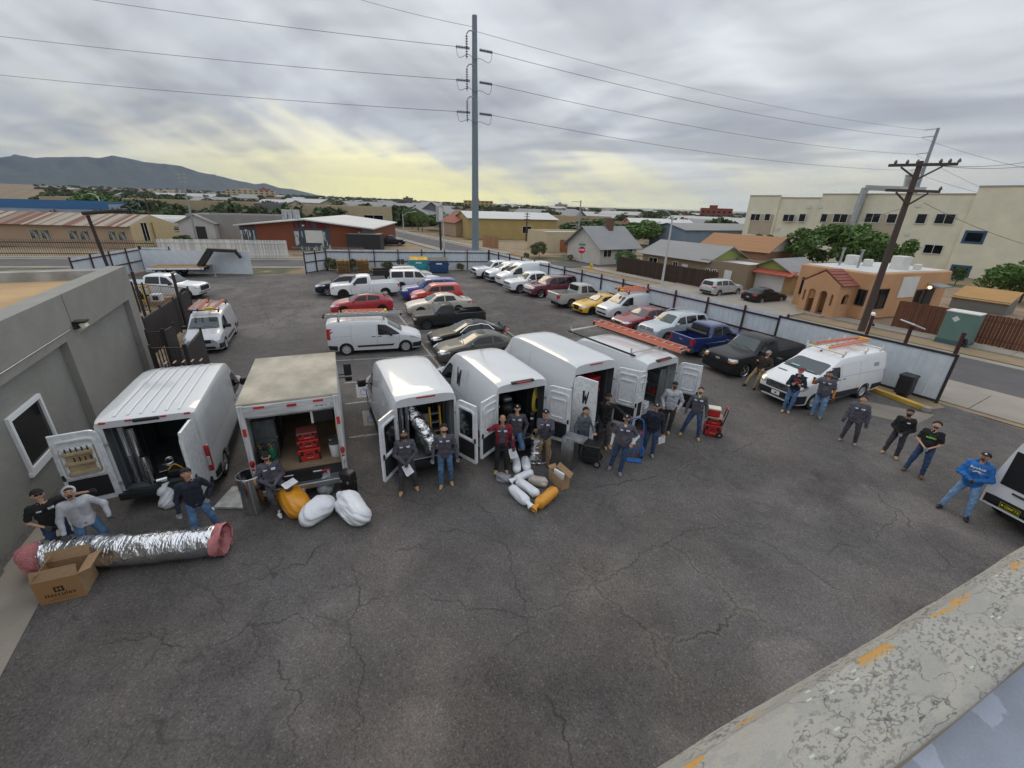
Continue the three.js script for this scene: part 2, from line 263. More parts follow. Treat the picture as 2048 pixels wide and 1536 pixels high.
for(const[a,b,w]of[[[660,722],[880,710],.1],[[688,766],[745,762],.1],[[690,808],[762,799],.1],[[698,875],[772,866],.1],[[783,612],[884,738],.12],[[790,617],[835,615],.1],[[786,632],[850,628],.1],[[800,648],[860,643],.1],[[838,662],[905,657],.1],[[850,684],[880,681],.1],[[1090,598],[1105,597],.1],[[1170,629],[1195,630],.1],[[1205,648],[1240,647],.1]])
struct(mesh('parking_line',stripe(gp(...a),gp(...b),w),mPaint));

const tHC=cvs(256,256,(c)=>{c.fillStyle='#8f8d8b';c.fillRect(0,0,256,256);c.strokeStyle='#41669c';c.lineWidth=15;c.lineCap='round';c.beginPath();c.arc(112,160,52,0.2,5.2);c.stroke();c.beginPath();c.moveTo(112,60);c.lineTo(116,130);c.lineTo(172,136);c.lineTo(196,200);c.stroke();c.beginPath();c.moveTo(116,95);c.lineTo(160,98);c.stroke();c.fillStyle='#41669c';c.beginPath();c.arc(110,34,15,0,7);c.fill();for(let i=0;i<2600;i++){c.fillStyle=rnd()>.45?'rgba(88,84,82,.5)':'rgba(175,173,172,.4)';c.fillRect(rnd()*256,rnd()*256,1 + rnd()*5,1 + rnd()*4);}});
for(const q of[[[711,769],[742,767],[748,793],[714,796]],[[724,822],[762,818],[766,850],[728,852]]]){
const P=q.map(p=>gp(...p,0.005)),g=new THREE.BufferGeometry();g.setAttribute('position',new THREE.Float32BufferAttribute([P[0],P[1],P[2],P[0],P[2],P[3]].flatMap(p=>[p.x,0.005,p.z]),3));g.setAttribute('uv',new THREE.Float32BufferAttribute([0,1,1,1,1,0,0,1,1,0,0,0],2));g.computeVertexNormals();
struct(mesh('parking_symbol',g,std(0xffffff,0.9,{map:tHC})));
}
// ---------------------------------------------------------------- streets, pavements, verges
const tAsph=tex(512,512,(i,j)=>{const n=tn(i / 512,j / 512,5,6),g=HT[(i*131 + j*733)&65535],v=0.36 + 0.09*(n - 0.5)+ 0.07*(g - 0.5);return[v,v*0.985,v*0.99];});
const tConc=tex(512,512,(i,j)=>{const n=tn(i / 512,j / 512,5,6),g=HT[(i*131 + j*733)&65535],v=0.60 + 0.12*(n - 0.5)+ 0.05*(g - 0.5);return[v,v*0.955,v*0.89];});
const tDirt=tex(512,512,(i,j)=>{const n=tn(i / 512,j / 512,6,6),m=sstep(0.5,0.66,tn(i / 512 + .3,j / 512,9,4)),g=HT[(i*131 + j*733)&65535],v=0.56 + 0.16*(n - 0.5)+ 0.12*(g - 0.5);return[lerp(v*1.02,v*0.98,m),lerp(v*0.88,v*0.9,m),lerp(v*0.74,v*0.62,m)];});
const mAsph=std(0xffffff,0.92,{map:tAsph}),mConc=std(0xffffff,0.9,{map:tConc}),mDirt=std(0xffffff,0.95,{map:tDirt});
const fstrip=(t0,t1,o0,o1,y)=>flat([fp(t0,o0),fp(t1,o0),fp(t1,o1),fp(t0,o1)],y,6),bstrip=(t0,t1,o0,o1,y)=>flat([bp(t0,o0),bp(t1,o0),bp(t1,o1),bp(t0,o1)],y,6);
const fslab=(t0,t1,o0,o1,y0,y1)=>uvXZ(prep(poly([fp(t0,o0),fp(t1,o0),fp(t1,o1),fp(t0,o1)],y0,y1)),6),bslab=(t0,t1,o0,o1,y0,y1)=>uvXZ(prep(poly([bp(t0,o0),bp(t1,o0),bp(t1,o1),bp(t0,o1)],y0,y1)),6);
struct(mesh('street',fstrip(-60,150,4.0,9.4,-0.012),mAsph));
struct(mesh('street',bstrip(-60,70,2.6,8.2,-0.018),mAsph));
struct(mesh('verge',fstrip(-60,40,0.0,4,-0.03),mDirt));
struct(mesh('gutter',fslab(-60,FL + 1.5,3.1,4.0,-0.1,0.0),mConc));struct(mesh('gutter',fslab(-60,FL + 1,9.4,10.1,-0.1,0.0),mConc));
struct(mesh('gutter',fslab(FL + 12,150,9.4,10.1,-0.1,0.0),mConc));struct(mesh('gutter',fslab(FL + 12,150,3.3,4.0,-0.1,0.0),mConc));
struct(mesh('gutter',bslab(-1,60,1.7,2.6,-0.1,0.0),mConc));struct(mesh('gutter',bslab(-2,60,8.2,9,-0.1,0.02),mConc));
for(let t=-20;t<8;t +=2.4)struct(mesh('apron_slab',fslab(t,t + 2.37,0.35,3.08,-0.1,0.012),mConc));
for(let t=-30;t<FL - 2;t +=1.8)struct(mesh('pavement_slab',fslab(t,t + 1.775,12.0,13.5,-0.1,0.10),mConc));
struct(mesh('far_verge',fstrip(-30,FL - 2,10.1,12.0,0.03),mDirt));
struct(mesh('pavement',bslab(-2,60,9,10.6,-0.1,0.1),mConc));struct(mesh('pavement',fslab(FL + 14,150,10.1,11.4,-0.1,0.1),mConc));struct(mesh('pavement',fslab(FL + 14,150,2.0,3.3,-0.1,0.1),mConc));
struct(mesh('dirt_lot',fstrip(FL + 11,FL + 40,11.4,40,-0.02),mDirt));struct(mesh('dirt_yard',fstrip(-20,FL - 1,13.5,40,-0.02),mDirt));
struct(mesh('yard',flat([bp(-1,10.6),bp(60,10.6),bp(60,50),bp(14,50),bp(4,24)],-0.02,6),mDirt));
const kerbY=std(lin(0.62,0.33,0.03),0.85,{map:tMot});
struct(mesh('yellow_kerb',fslab(FL + 9,FL + 12.5,10.0,10.25,0,0.15),kerbY));struct(mesh('yellow_kerb',bslab(-19,-13.5,9,9.25,0,0.15),kerbY));
struct(mesh('driveway',fslab(11.5,20.5,9.42,20,-0.1,0.112),mConc));struct(mesh('driveway',fslab(20.52,25,9.42,19.5,-0.1,0.114),mConc));
struct(mesh('concrete_strip',flat([[-10.9,-8.2],[-7.6,-1.2],[-6.6,-1.6],[-7.75,-4.2],[-9.0,-6.4],[-10.3,-8.4]],0.012,4),mConc));
{const g=[[1745,775],[1845,822],[1890,815],[1790,760]].map(p=>gp(...p));struct(mesh('gravel_strip',flat(g.map(p=>[p.x,p.z]),0.006,3),mDirt));}
{const g=[[1720,800],[1740,830],[1830,850],[1870,830]].map(p=>gp(...p));struct(mesh('worn_patch',flat(g.map(p=>[p.x,p.z]),0.005,3),std(lin(0.75,0.72,0.7),0.95,{map:tConc})));}
// ---------------------------------------------------------------- vehicles
const pl=(prof,s)=>{let q=0;while(q<prof.length - 2&&prof[q + 1][0]<s)q++;const a=prof[q],b=prof[q + 1];return lerp(a[1],b[1],clamp((s - a[0])/ Math.max(1e-6,b[0]- a[0])));};
const sm=(prof,s,w=0.07)=>(pl(prof,s - w)+ 2*pl(prof,s)+ pl(prof,s + w)+ pl(prof,s - w / 2)+ pl(prof,s + w / 2))/ 6;

function carBody(c){
const{L,W}=c,half=W / 2,axF=c.fo,axR=c.fo + c.wb,Ra=c.r*1.13;
const S=new Set([0,0.02,0.06,0.12,0.2,0.3,L,L - 0.02,L - 0.06,L - 0.12,L - 0.2,L - 0.3]);
for(let s=0.4;s<L - 0.35;s +=0.13)S.add(s);
for(const ax of[axF,axR])for(let k=0;k<=12;k++)S.add(ax - Ra*Math.cos(Math.PI*k / 12));
for(const p of c.top)S.add(p[0]);
if(c.bed)for(const q of[c.bed[0]- 0.004,c.bed[0]+ 0.004,c.bed[1]- 0.004,c.bed[1]+ 0.004])S.add(q);
const st=[...S].filter(s=>s>=0&&s<=L).sort((a,b)=>a - b).filter((s,i,a)=>i===0||s - a[i - 1]>0.003);
const plan=c.plan||[[0,0.80],[0.05,0.885],[0.18,0.945],[0.5,0.985],[1.0,1],[L - 0.9,1],[L - 0.4,0.975],[L - 0.12,0.93],[L - 0.04,0.89],[L,0.82]];
const nSide=7,nG=4,nR=4,rows=[];
const rise=c.noseRise??0.12,trise=c.tailRise??0.08,ySoft=c.noseY??0.62,hM=c.hMax;
for(const s of st){
const w=half*pl(plan,s);let yb=pl(c.bottom,s);
for(const ax of[axF,axR]){const d=s - ax;if(Math.abs(d)<Ra)yb=Math.max(yb,c.r + Math.sqrt(Ra*Ra - d*d));}
const yT=sm(c.top,s,c.soft??0.07),yB=Math.min(sm(c.belt,s),yT - 0.015);yb=Math.min(yb,yB - 0.05);
const inBed=c.bed&&s>c.bed[0]&&s<c.bed[1],pts=[];
const wy=y=>{const t=clamp((y - 0.2)/(Math.max(yB,0.6)- 0.2));return w*(0.955 + 0.045*Math.sin(Math.PI*Math.min(1,0.12 + t*0.78))-(c.shoulder??0.012)*sstep(0.7,1,t));};
pts.push([0.56*half,c.open?Math.min(yb,c.open[1]- 0.1):yb]);
for(let k=0;k<nSide;k++){const t=k /(nSide - 1),y=lerp(yb,yB,t);pts.push([wy(y),y]);}
if(inBed){
const f=c.bedFloor,i0=wy(yB)- 0.07;pts.push([wy(yB)- 0.02,yB + 0.015],[i0,yB + 0.015],[i0 - 0.005,lerp(yB,f,0.5)],[i0 - 0.01,f]);
for(let k=0;k<nR;k++)pts.push([(i0 - 0.01)*(1 -(k + 1)/ nR),f]);
}else{
const h=yT - yB,big=clamp(h / hM),wb0=wy(yB),we=lerp(wb0 - 0.06 - 0.05*clamp(h / 0.1),half*c.roofW*(w / half),Math.pow(big,0.8)),ye=yB + h*lerp(0.72,c.edge??0.86,big);
for(let k=1;k<=nG;k++){const t=k / nG;pts.push([lerp(wb0,we,Math.pow(t,1.15)),lerp(yB,ye,t)]);}
for(let k=1;k<=nR;k++){const a=k / nR*Math.PI / 2,cr=c.crown??2.4;pts.push([we*Math.pow(Math.cos(a),2 / cr)*(k<nR?1:0),ye +(yT - ye)*Math.pow(Math.sin(a),2 / cr)]);}
}
const e0=Math.exp(-s / 0.22),e1=Math.exp(-(L - s)/ 0.22);
rows.push(pts.map(([z,y])=>{let x=L / 2 - s;x -=e0*rise*sstep(ySoft,ySoft + 0.3,y)+ e0*0.05*sstep(0.42,0.2,y);x +=e1*trise*sstep(0.85,1.15,y)+ e1*0.05*sstep(0.5,0.25,y);return[x,y,z];}));
}
const n=rows[0].length,pos=[],N=2*n - 1,idx=[];
rows.forEach(r=>{for(let k=0;k<n;k++)pos.push(r[k][0],r[k][1],r[k][2]);for(let k=n - 2;k>=0;k--)pos.push(r[k][0],r[k][1],-r[k][2]);});
for(let i=0;i + 1<rows.length;i++)for(let k=0;k + 1<N;k++){const a=i*N + k,b=a + N;idx.push(a,b,a + 1,b,b + 1,a + 1);}
const cap=(i,flip)=>{const base=i*N;let cx=0,cy=0;for(let k=0;k<N;k++){cx +=pos[(base + k)*3];cy +=pos[(base + k)*3 + 1];}const ci=pos.length / 3;pos.push(cx / N +(flip?-0.02:0.02),cy / N,0);for(let k=0;k<N;k++){const a=base + k,b=base +(k + 1)% N;flip?idx.push(ci,a,b):idx.push(ci,b,a);}};
cap(0,false);
const g=new THREE.BufferGeometry(),out={L,rear:null};
if(!c.open)cap(rows.length - 1,true);
else{
const[zi,yf,yt]=c.open,base=(rows.length - 1)*N,s0=pos.length / 3;
for(let k=0;k<N;k++){const q=base + k;pos.push(pos[q*3]+ 0.0,clamp(pos[q*3 + 1],yf,yt),clamp(pos[q*3 + 2],-zi,zi));}
for(let k=0;k<N;k++){const a=base + k,b=base +(k + 1)% N,A=s0 + k,B=s0 +(k + 1)% N;idx.push(a,A,b,b,A,B);}
}
g.setAttribute('position',new THREE.Float32BufferAttribute(pos,3));g.setIndex(idx);
out.raw=g;out.geo=toCreasedNormals(g,0.62);out.bvh=new MeshBVH(g.clone());return out;
}
const _ray=new THREE.Ray();

function patch(b,dir,lo,hi,off=0.006,nu=10,nv=5,sign=1,rnd2=0){
const rs=(p,t)=>{const d=[0];for(let i=1;i<p.length;i++)d.push(d[i - 1]+ Math.hypot(p[i][0]- p[i - 1][0],p[i][1]- p[i - 1][1])+ 1e-9);const q=t*d[d.length - 1];let i=0;while(i<p.length - 2&&d[i + 1]<q)i++;const f=clamp((q - d[i])/(d[i + 1]- d[i]));return[lerp(p[i][0],p[i + 1][0],f),lerp(p[i][1],p[i + 1][1],f)];};
const pos=[],uv=[],ok=[],idx=[];
for(let j=0;j<=nv;j++)for(let i=0;i<=nu;i++){
let t=i / nu,v=j / nv;const a=rs(lo,t),c=rs(hi,t);
if(rnd2){const e=Math.min(t,1 - t)/ rnd2;if(e<1){const sh=(1 - Math.sqrt(1 -(1 - e)*(1 - e)))*rnd2*0.9;v=lerp(sh,1 - sh,v);}}
const u=lerp(a[0],c[0],v),w=lerp(a[1],c[1],v);let o,d;
if(dir==='side'){o=V(b.L / 2 - u,w,4*sign);d=V(0,0,-sign);}else if(dir==='front'){o=V(b.L / 2 + 3,w,u);d=V(-1,0,0);}else if(dir==='rear'){o=V(-b.L / 2 - 3,w,u);d=V(1,0,0);}else{o=V(b.L / 2 - u,6,w);d=V(0,-1,0);}
_ray.origin.copy(o);_ray.direction.copy(d);const h=b.bvh.raycastFirst(_ray,THREE.DoubleSide);
if(!h){ok.push(0);pos.push(0,0,0);}else{const nn=h.face.normal;if(nn.dot(d)>0)nn.negate();ok.push(1);pos.push(h.point.x + nn.x*off,h.point.y + nn.y*off,h.point.z + nn.z*off);}
uv.push(t,v);
}
const W=nu + 1;for(let j=0;j<nv;j++)for(let i=0;i<nu;i++){const q=[j*W + i,j*W + i + 1,j*W + i + W,j*W + i + W + 1];if(q.every(k=>ok[k]))idx.push(q[0],q[1],q[2],q[1],q[3],q[2]);}
const g=new THREE.BufferGeometry();g.setAttribute('position',new THREE.Float32BufferAttribute(pos,3));g.setAttribute('uv',new THREE.Float32BufferAttribute(uv,2));g.setIndex(idx);g.computeVertexNormals();return g;
}
const wheelCache={};
function wheelGeo(r,w,style){
const k=`${r}|${w}|${style}`;if(wheelCache[k])return wheelCache[k];
const rr0=r*(style==='lowpro'?0.78:style==='steel'?0.6:0.66),h=w / 2;
const tyre=lathe([[rr0*0.98,-h*0.9],[r*0.93,-h],[r*0.985,-h*0.8],[r,-h*0.5],[r,h*0.5],[r*0.985,h*0.8],[r*0.93,h],[rr0,h*0.92],[rr0*0.98,h*0.6]],26);tyre.rotateX(Math.PI / 2);
const parts=[lathe([[rr0*1.0,h*0.95],[rr0*0.93,h*0.97],[rr0*0.88,h*0.7],[rr0*0.86,h*0.1]],24).rotateX(Math.PI / 2)];
const n=style==='steel'?0:style==='six'?6:style==='multi'?10:style==='cover'?7:5;
if(style==='steel')parts.push(lathe([[0,h*0.72],[rr0*0.3,h*0.72],[rr0*0.36,h*0.5],[rr0*0.62,h*0.62],[rr0*0.88,h*0.5]],20).rotateX(Math.PI / 2));
for(let i=0;i<n;i++){const a=i / n*2*Math.PI,wd=style==='cover'?rr0*0.5:style==='multi'?rr0*0.14:rr0*0.26;const s=new THREE.Shape();s.moveTo(-wd*0.35,rr0*0.12);s.lineTo(wd*0.35,rr0*0.12);s.lineTo(wd*0.5,rr0*0.9);s.lineTo(-wd*0.5,rr0*0.9);const g=new THREE.ExtrudeGeometry(s,{depth:0.02,bevelEnabled:false});g.rotateZ(a).translate(0,0,h*0.72);parts.push(g);}
parts.push(cyl(rr0*0.2,rr0*0.17,0.03,0,0,h*0.8,12,Math.PI / 2));
const well=cyl(rr0*0.9,rr0*0.9,0.02,0,0,h*0.3,18,Math.PI / 2);
return wheelCache[k]={tyre:prep(tyre),rim:merge(parts),well:prep(well)};
}
const rimMats={alloy:std(lin(0.55,0.56,0.57),0.3,{metalness:0.8}),black:std(lin(0.015,0.015,0.016),0.35),steel:std(lin(0.10,0.10,0.10),0.55,{metalness:0.4}),chrome:M.chrome,silver:std(lin(0.5,0.51,0.52),0.42,{metalness:0.3})};
function addWheels(t,c){
const w=c.tw||0.22,style=c.rim||'five',{tyre,rim,well}=wheelGeo(c.r,w,style),mat=rimMats[c.rimMat||'alloy'];
for(const s of[c.fo,c.fo + c.wb])for(const sd of[1,-1]){
const g=sub('wheel',t,c.L / 2 - s,c.r,sd*(c.W / 2 - w / 2 -(c.inset??0.02)),sd>0?0:Math.PI);g.rotation.z=(sd*0.4 + s);
mesh('tyre',tyre,M.rubber,g);mesh('rim',rim,mat,g);mesh('hub',well,M.black,g);
}
}
const plateTex=cvs(128,64,(c)=>{c.fillStyle='#d9d7c4';c.fillRect(0,0,128,64);c.fillStyle='#a33';c.fillRect(6,6,116,8);c.fillStyle='#333';for(let i=0;i<6;i++)c.fillRect(14 + i*17,24,11,26);}),mPlate=std(0xffffff,0.6,{map:plateTex});
const mSeam=std(lin(0.03,0.03,0.032),0.8),mSeamW=std(lin(0.30,0.31,0.33),0.8);

function vehicle(name,label,category,c,group){
const t=thing(name,label,category,[0,0,0],0,group),b=carBody(c),P=(...a)=>patch(b,...a);
const two=f=>[f(1),f(-1)];
mesh('body',b.geo,c.paint,t);
mesh('underbody',[box(c.L - 0.5,c.open?0.2:0.5,c.W*0.60,0,c.open?0.38:0.47,0),box(c.wb - c.r*2.6,0.18,c.W*0.84,c.L / 2 - c.fo - c.wb / 2,0.34,0)],M.black,t);
for(const w of c.win||[])for(const sg of[1,-1])mesh('side_window',P('side',w[0],w[1],0.005,12,4,sg,0.04),c.glass||M.glass,t);
if(c.ws)mesh('windscreen',P('top',[[c.ws[0],-c.ws[1]],[c.ws[0]- 0.05,0],[c.ws[0],c.ws[1]]],[[c.ws[2],-c.ws[3]],[c.ws[2]- 0.03,0],[c.ws[2],c.ws[3]]],0.005,12,6,1,0.05),M.screen,t);
if(c.rg)mesh('rear_window',c.rg.length>4?P('rear',[[-c.rg[0],c.rg[1]],[c.rg[0],c.rg[1]]],[[-c.rg[2],c.rg[3]],[c.rg[2],c.rg[3]]],0.006,10,4,1,0.06):P('top',[[c.rg[0],-c.rg[1]],[c.rg[0],c.rg[1]]],[[c.rg[2],-c.rg[3]],[c.rg[2],c.rg[3]]],0.005,10,5,1,0.06),M.glass,t);
const mirz=q=>q.map(p=>[-p[0],p[1]]);
for(const f of c.front||[]){mesh(f[0],P('front',f[2],f[3],f[5]??0.012,10,4,1,f[4]?0.06:0),f[1],t);if(!f[4])mesh(f[0],P('front',mirz(f[2]),mirz(f[3]),f[5]??0.012,8,4),f[1],t);}
for(const f of c.rearF||[]){mesh(f[0],P('rear',f[2],f[3],0.012,10,4,1,f[4]?0.06:0),f[1],t);if(!f[4])mesh(f[0],P('rear',mirz(f[2]),mirz(f[3]),0.012,6,5),f[1],t);}
for(const f of c.side||[])for(const sg of[1,-1])mesh(f[0],P('side',f[2],f[3],f[4]??0.008,14,3,sg),f[1],t);
const seams=[];for(const q of c.seams||[])for(const sg of[1,-1])seams.push(P('side',q.map(p=>[p[0],p[1]]),q.map(p=>[p[0]+ 0.014,p[1]+(Math.abs(q[0][0]- q[q.length - 1][0])>0.5?0.014:0)]),0.003,10,1,sg));
for(const q of seams)mesh('door_seam',q,c.light?mSeamW:mSeam,t);
for(const q of c.handles||[])for(const sg of[1,-1])mesh('door_handle',P('side',[[q[0],q[1]],[q[0]+ 0.2,q[1]]],[[q[0],q[1]+ 0.035],[q[0]+ 0.2,q[1]+ 0.035]],0.025,3,1,sg),q[2]?M.chrome:(c.handleMat||c.paint),t);
const[mx,my,mz,ms=1]=c.mirror||[1.5,1.0,0.95];
for(const sd of[1,-1])mesh('mirror',[rbox(0.13*ms,0.17*ms,0.22*Math.min(ms,1.2),c.L / 2 - mx,my,sd*mz,0.05),box(0.05,0.05,0.14,c.L / 2 - mx + 0.02,my - 0.05,sd*(mz - 0.12))],c.mirrorMat||c.paint,t);
if(c.wiper !==false&&c.ws)meshes('wiper',[P('top',[[c.ws[0]- 0.01,-c.ws[1]*0.85],[c.ws[0]+ 0.1,0]],[[c.ws[0]+ 0.02,-c.ws[1]*0.85],[c.ws[0]+ 0.125,0]],0.015,6,1),P('top',[[c.ws[0]- 0.01,-0.05],[c.ws[0]+ 0.12,c.ws[1]*0.8]],[[c.ws[0]+ 0.02,-0.05],[c.ws[0]+ 0.145,c.ws[1]*0.8]],0.015,6,1)],M.black,t);
addWheels(t,c);t.userData.b=undefined;delete t.userData.b;t._b=b;t._c=c;return t;
}

function park(t,ground,head,axle,side,sc){
const c=t._c,a=R(head),fx=Math.cos(a),fz=Math.sin(a),rx=-fz,rz=fx;
const lx=axle==='c'?0:axle==='rear'?-c.L / 2:axle==='front'?c.L / 2:c.L / 2 -(axle==='f'?c.fo:c.fo + c.wb),lz=side*(c.W / 2 - 0.05);
const k=sc||(ground.x>7.4?0.87:ground.x>-2.5?0.9:0.91);t.scale.setScalar(k);t.position.set(ground.x -(fx*lx + rx*lz)*k,0,ground.z -(fz*lx + rz*lz)*k);t.rotation.y=-a;return t;
}
const Rg=(z0,y0,z1,y1)=>[[[z0,y0],[z1,y0]],[[z0,y1],[z1,y1]]];
const ff=(n,m,z0,y0,z1,y1,mid,off)=>[n,m,[[z0,y0],[z1,y0]],[[z0,y1],[z1,y1]],mid,off];
const LM=M.lens,RL=M.redlens,BK=M.dark;
// ---- body shapes
const sedan=(p,o={})=>({
L:4.75,W:1.83,wb:2.78,fo:0.95,r:0.33,hMax:0.5,roofW:0.70,paint:p,
top:[[0,0.66],[0.1,0.74],[0.6,0.88],[1.35,0.98],[1.5,1.0],[2.25,1.40],[2.7,1.455],[3.2,1.44],[3.6,1.36],[4.25,1.075],[4.65,1.05],[4.75,0.98]],
belt:[[0,0.55],[0.3,0.74],[1.4,0.90],[2.5,0.94],[3.6,0.98],[4.4,1.0],[4.75,0.9]],bottom:[[0,0.24],[0.3,0.2],[4.4,0.22],[4.75,0.30]],
ws:[1.5,0.68,2.22,0.54],rg:[3.68,0.52,4.2,0.60],
win:[[[[1.75,0.98],[2.72,1.0]],[[2.25,1.30],[2.74,1.37]]],[[[2.80,1.0],[3.62,1.03]],[[2.81,1.37],[3.45,1.33]]]],
front:[ff('grille',BK,-0.34,0.52,0.34,0.68,1),ff('bumper_grille',BK,-0.5,0.28,0.5,0.4,1),['headlight',LM,[[0.45,0.60],[0.80,0.64]],[[0.45,0.70],[0.80,0.76]]]],
rearF:[['taillight',RL,[[0.48,0.78],[0.82,0.80]],[[0.48,0.93],[0.82,0.95]]],ff('rear_plate',mPlate,-0.16,0.55,0.16,0.68,1)],
side:[['taillight',RL,[[4.42,0.82],[4.72,0.82]],[[4.50,0.93],[4.72,0.93]]],['headlight',LM,[[0.1,0.63],[0.5,0.68]],[[0.1,0.70],[0.5,0.74]]]],
seams:[[[1.55,0.35],[1.5,0.9]],[[2.76,0.3],[2.76,0.97]],[[3.5,0.62],[3.7,0.97]]],handles:[[2.5,0.86],[3.4,0.89]],mirror:[1.85,1.02,0.93,0.9],...o
});
const coupe=(p,o={})=>sedan(p,{L:4.45,wb:2.65,fo:0.9,top:[[0,0.6],[0.1,0.68],[0.6,0.84],[1.2,0.94],[1.35,0.96],[2.15,1.34],[2.55,1.395],[3.0,1.37],[3.4,1.28],[4.05,1.04],[4.35,1.02],[4.45,0.95]],belt:[[0,0.5],[0.3,0.7],[1.3,0.88],[2.5,0.92],[3.6,0.96],[4.2,0.97],[4.45,0.88]],bottom:[[0,0.24],[0.3,0.2],[4.1,0.22],[4.45,0.30]],ws:[1.36,0.68,2.12,0.54],rg:[3.32,0.5,3.98,0.58],win:[[[[1.65,0.95],[2.85,0.98]],[[2.15,1.24],[2.87,1.30]]],[[[2.93,0.98],[3.52,1.0]],[[2.94,1.30],[3.28,1.22]]]],side:[['taillight',RL,[[4.12,0.8],[4.42,0.8]],[[4.2,0.92],[4.42,0.92]]],['headlight',LM,[[0.1,0.58],[0.55,0.64]],[[0.1,0.66],[0.55,0.72]]]],seams:[[[1.42,0.35],[1.38,0.86]],[[2.9,0.3],[2.9,0.95]]],handles:[[2.62,0.83]],mirror:[1.75,0.98,0.93,0.9],...o});
const hatch=(p,o={})=>sedan(p,{L:4.35,W:1.79,wb:2.64,fo:0.9,top:[[0,0.62],[0.1,0.72],[0.6,0.88],[1.15,0.98],[1.3,1.0],[2.0,1.38],[2.5,1.44],[3.3,1.40],[3.75,1.30],[4.2,1.06],[4.35,0.9]],belt:[[0,0.52],[0.3,0.72],[1.3,0.90],[2.5,0.95],[3.6,1.02],[4.2,0.98],[4.35,0.86]],bottom:[[0,0.24],[0.3,0.2],[4.0,0.22],[4.35,0.30]],ws:[1.3,0.68,1.98,0.55],rg:[3.78,0.55,4.18,0.62],win:[[[[1.55,0.97],[2.5,1.0]],[[2.0,1.27],[2.52,1.35]]],[[[2.58,1.0],[3.45,1.06]],[[2.6,1.35],[3.4,1.28]]]],side:[['taillight',RL,[[3.95,0.84],[4.3,0.82]],[[3.9,0.98],[4.28,0.95]]],['headlight',LM,[[0.1,0.6],[0.6,0.68]],[[0.1,0.66],[0.6,0.74]]]],seams:[[[1.38,0.35],[1.32,0.88]],[[2.54,0.3],[2.54,0.97]],[[3.3,0.62],[3.5,1.0]]],handles:[[2.28,0.88],[3.2,0.93]],mirror:[1.6,1.0,0.92,0.9],rearF:[['taillight',RL,[[0.5,0.82],[0.8,0.84]],[[0.5,0.94],[0.8,0.96]]],ff('rear_plate',mPlate,-0.16,0.6,0.16,0.73,1)],...o});
const suv=(p,o={})=>sedan(p,{
L:4.95,W:1.95,wb:2.9,fo:0.95,r:0.37,hMax:0.62,roofW:0.74,noseY:0.8,noseRise:0.1,edge:0.84,
top:[[0,0.92],[0.08,1.0],[0.5,1.10],[1.2,1.16],[1.35,1.18],[2.0,1.66],[2.5,1.73],[3.6,1.73],[4.4,1.68],[4.62,1.62],[4.88,1.1],[4.95,0.9]],
belt:[[0,0.78],[0.3,0.96],[1.3,1.06],[2.6,1.09],[3.8,1.13],[4.7,1.14],[4.95,0.8]],bottom:[[0,0.34],[0.3,0.27],[4.6,0.30],[4.95,0.4]],
ws:[1.38,0.74,1.98,0.60],rg:[0.66,1.16,0.58,1.56,1],
win:[[[[1.62,1.13],[2.52,1.14]],[[2.06,1.52],[2.54,1.60]]],[[[2.62,1.15],[3.52,1.17]],[[2.63,1.60],[3.50,1.61]]],[[[3.62,1.18],[4.45,1.22]],[[3.62,1.61],[4.28,1.56]]]],
front:[ff('grille',BK,-0.48,0.74,0.48,0.94,1),ff('bumper_grille',BK,-0.6,0.40,0.6,0.56,1),['headlight',LM,[[0.55,0.82],[0.90,0.84]],[[0.55,0.94],[0.88,0.96]]],ff('front_plate',mPlate,-0.15,0.58,0.15,0.70,1,0.02)],
rearF:[['taillight',RL,[[0.62,0.95],[0.92,0.95]],[[0.62,1.12],[0.90,1.12]]],ff('rear_plate',mPlate,-0.17,0.8,0.17,0.95,1),ff('rear_bumper',BK,-0.9,0.42,0.9,0.62,1)],
side:[['taillight',RL,[[4.55,0.97],[4.86,0.97]],[[4.55,1.12],[4.84,1.12]]],['headlight',LM,[[0.06,0.84],[0.45,0.88]],[[0.06,0.95],[0.45,0.98]]],['sill_cladding',BK,[[1.5,0.29],[3.4,0.29]],[[1.5,0.42],[3.4,0.42]]]],
seams:[[[1.5,0.42],[1.42,1.08]],[[2.58,0.4],[2.58,1.1]],[[3.45,0.75],[3.58,1.14]]],handles:[[2.3,0.98],[3.3,1.0]],mirror:[1.72,1.18,1.02,1.1],...o
});
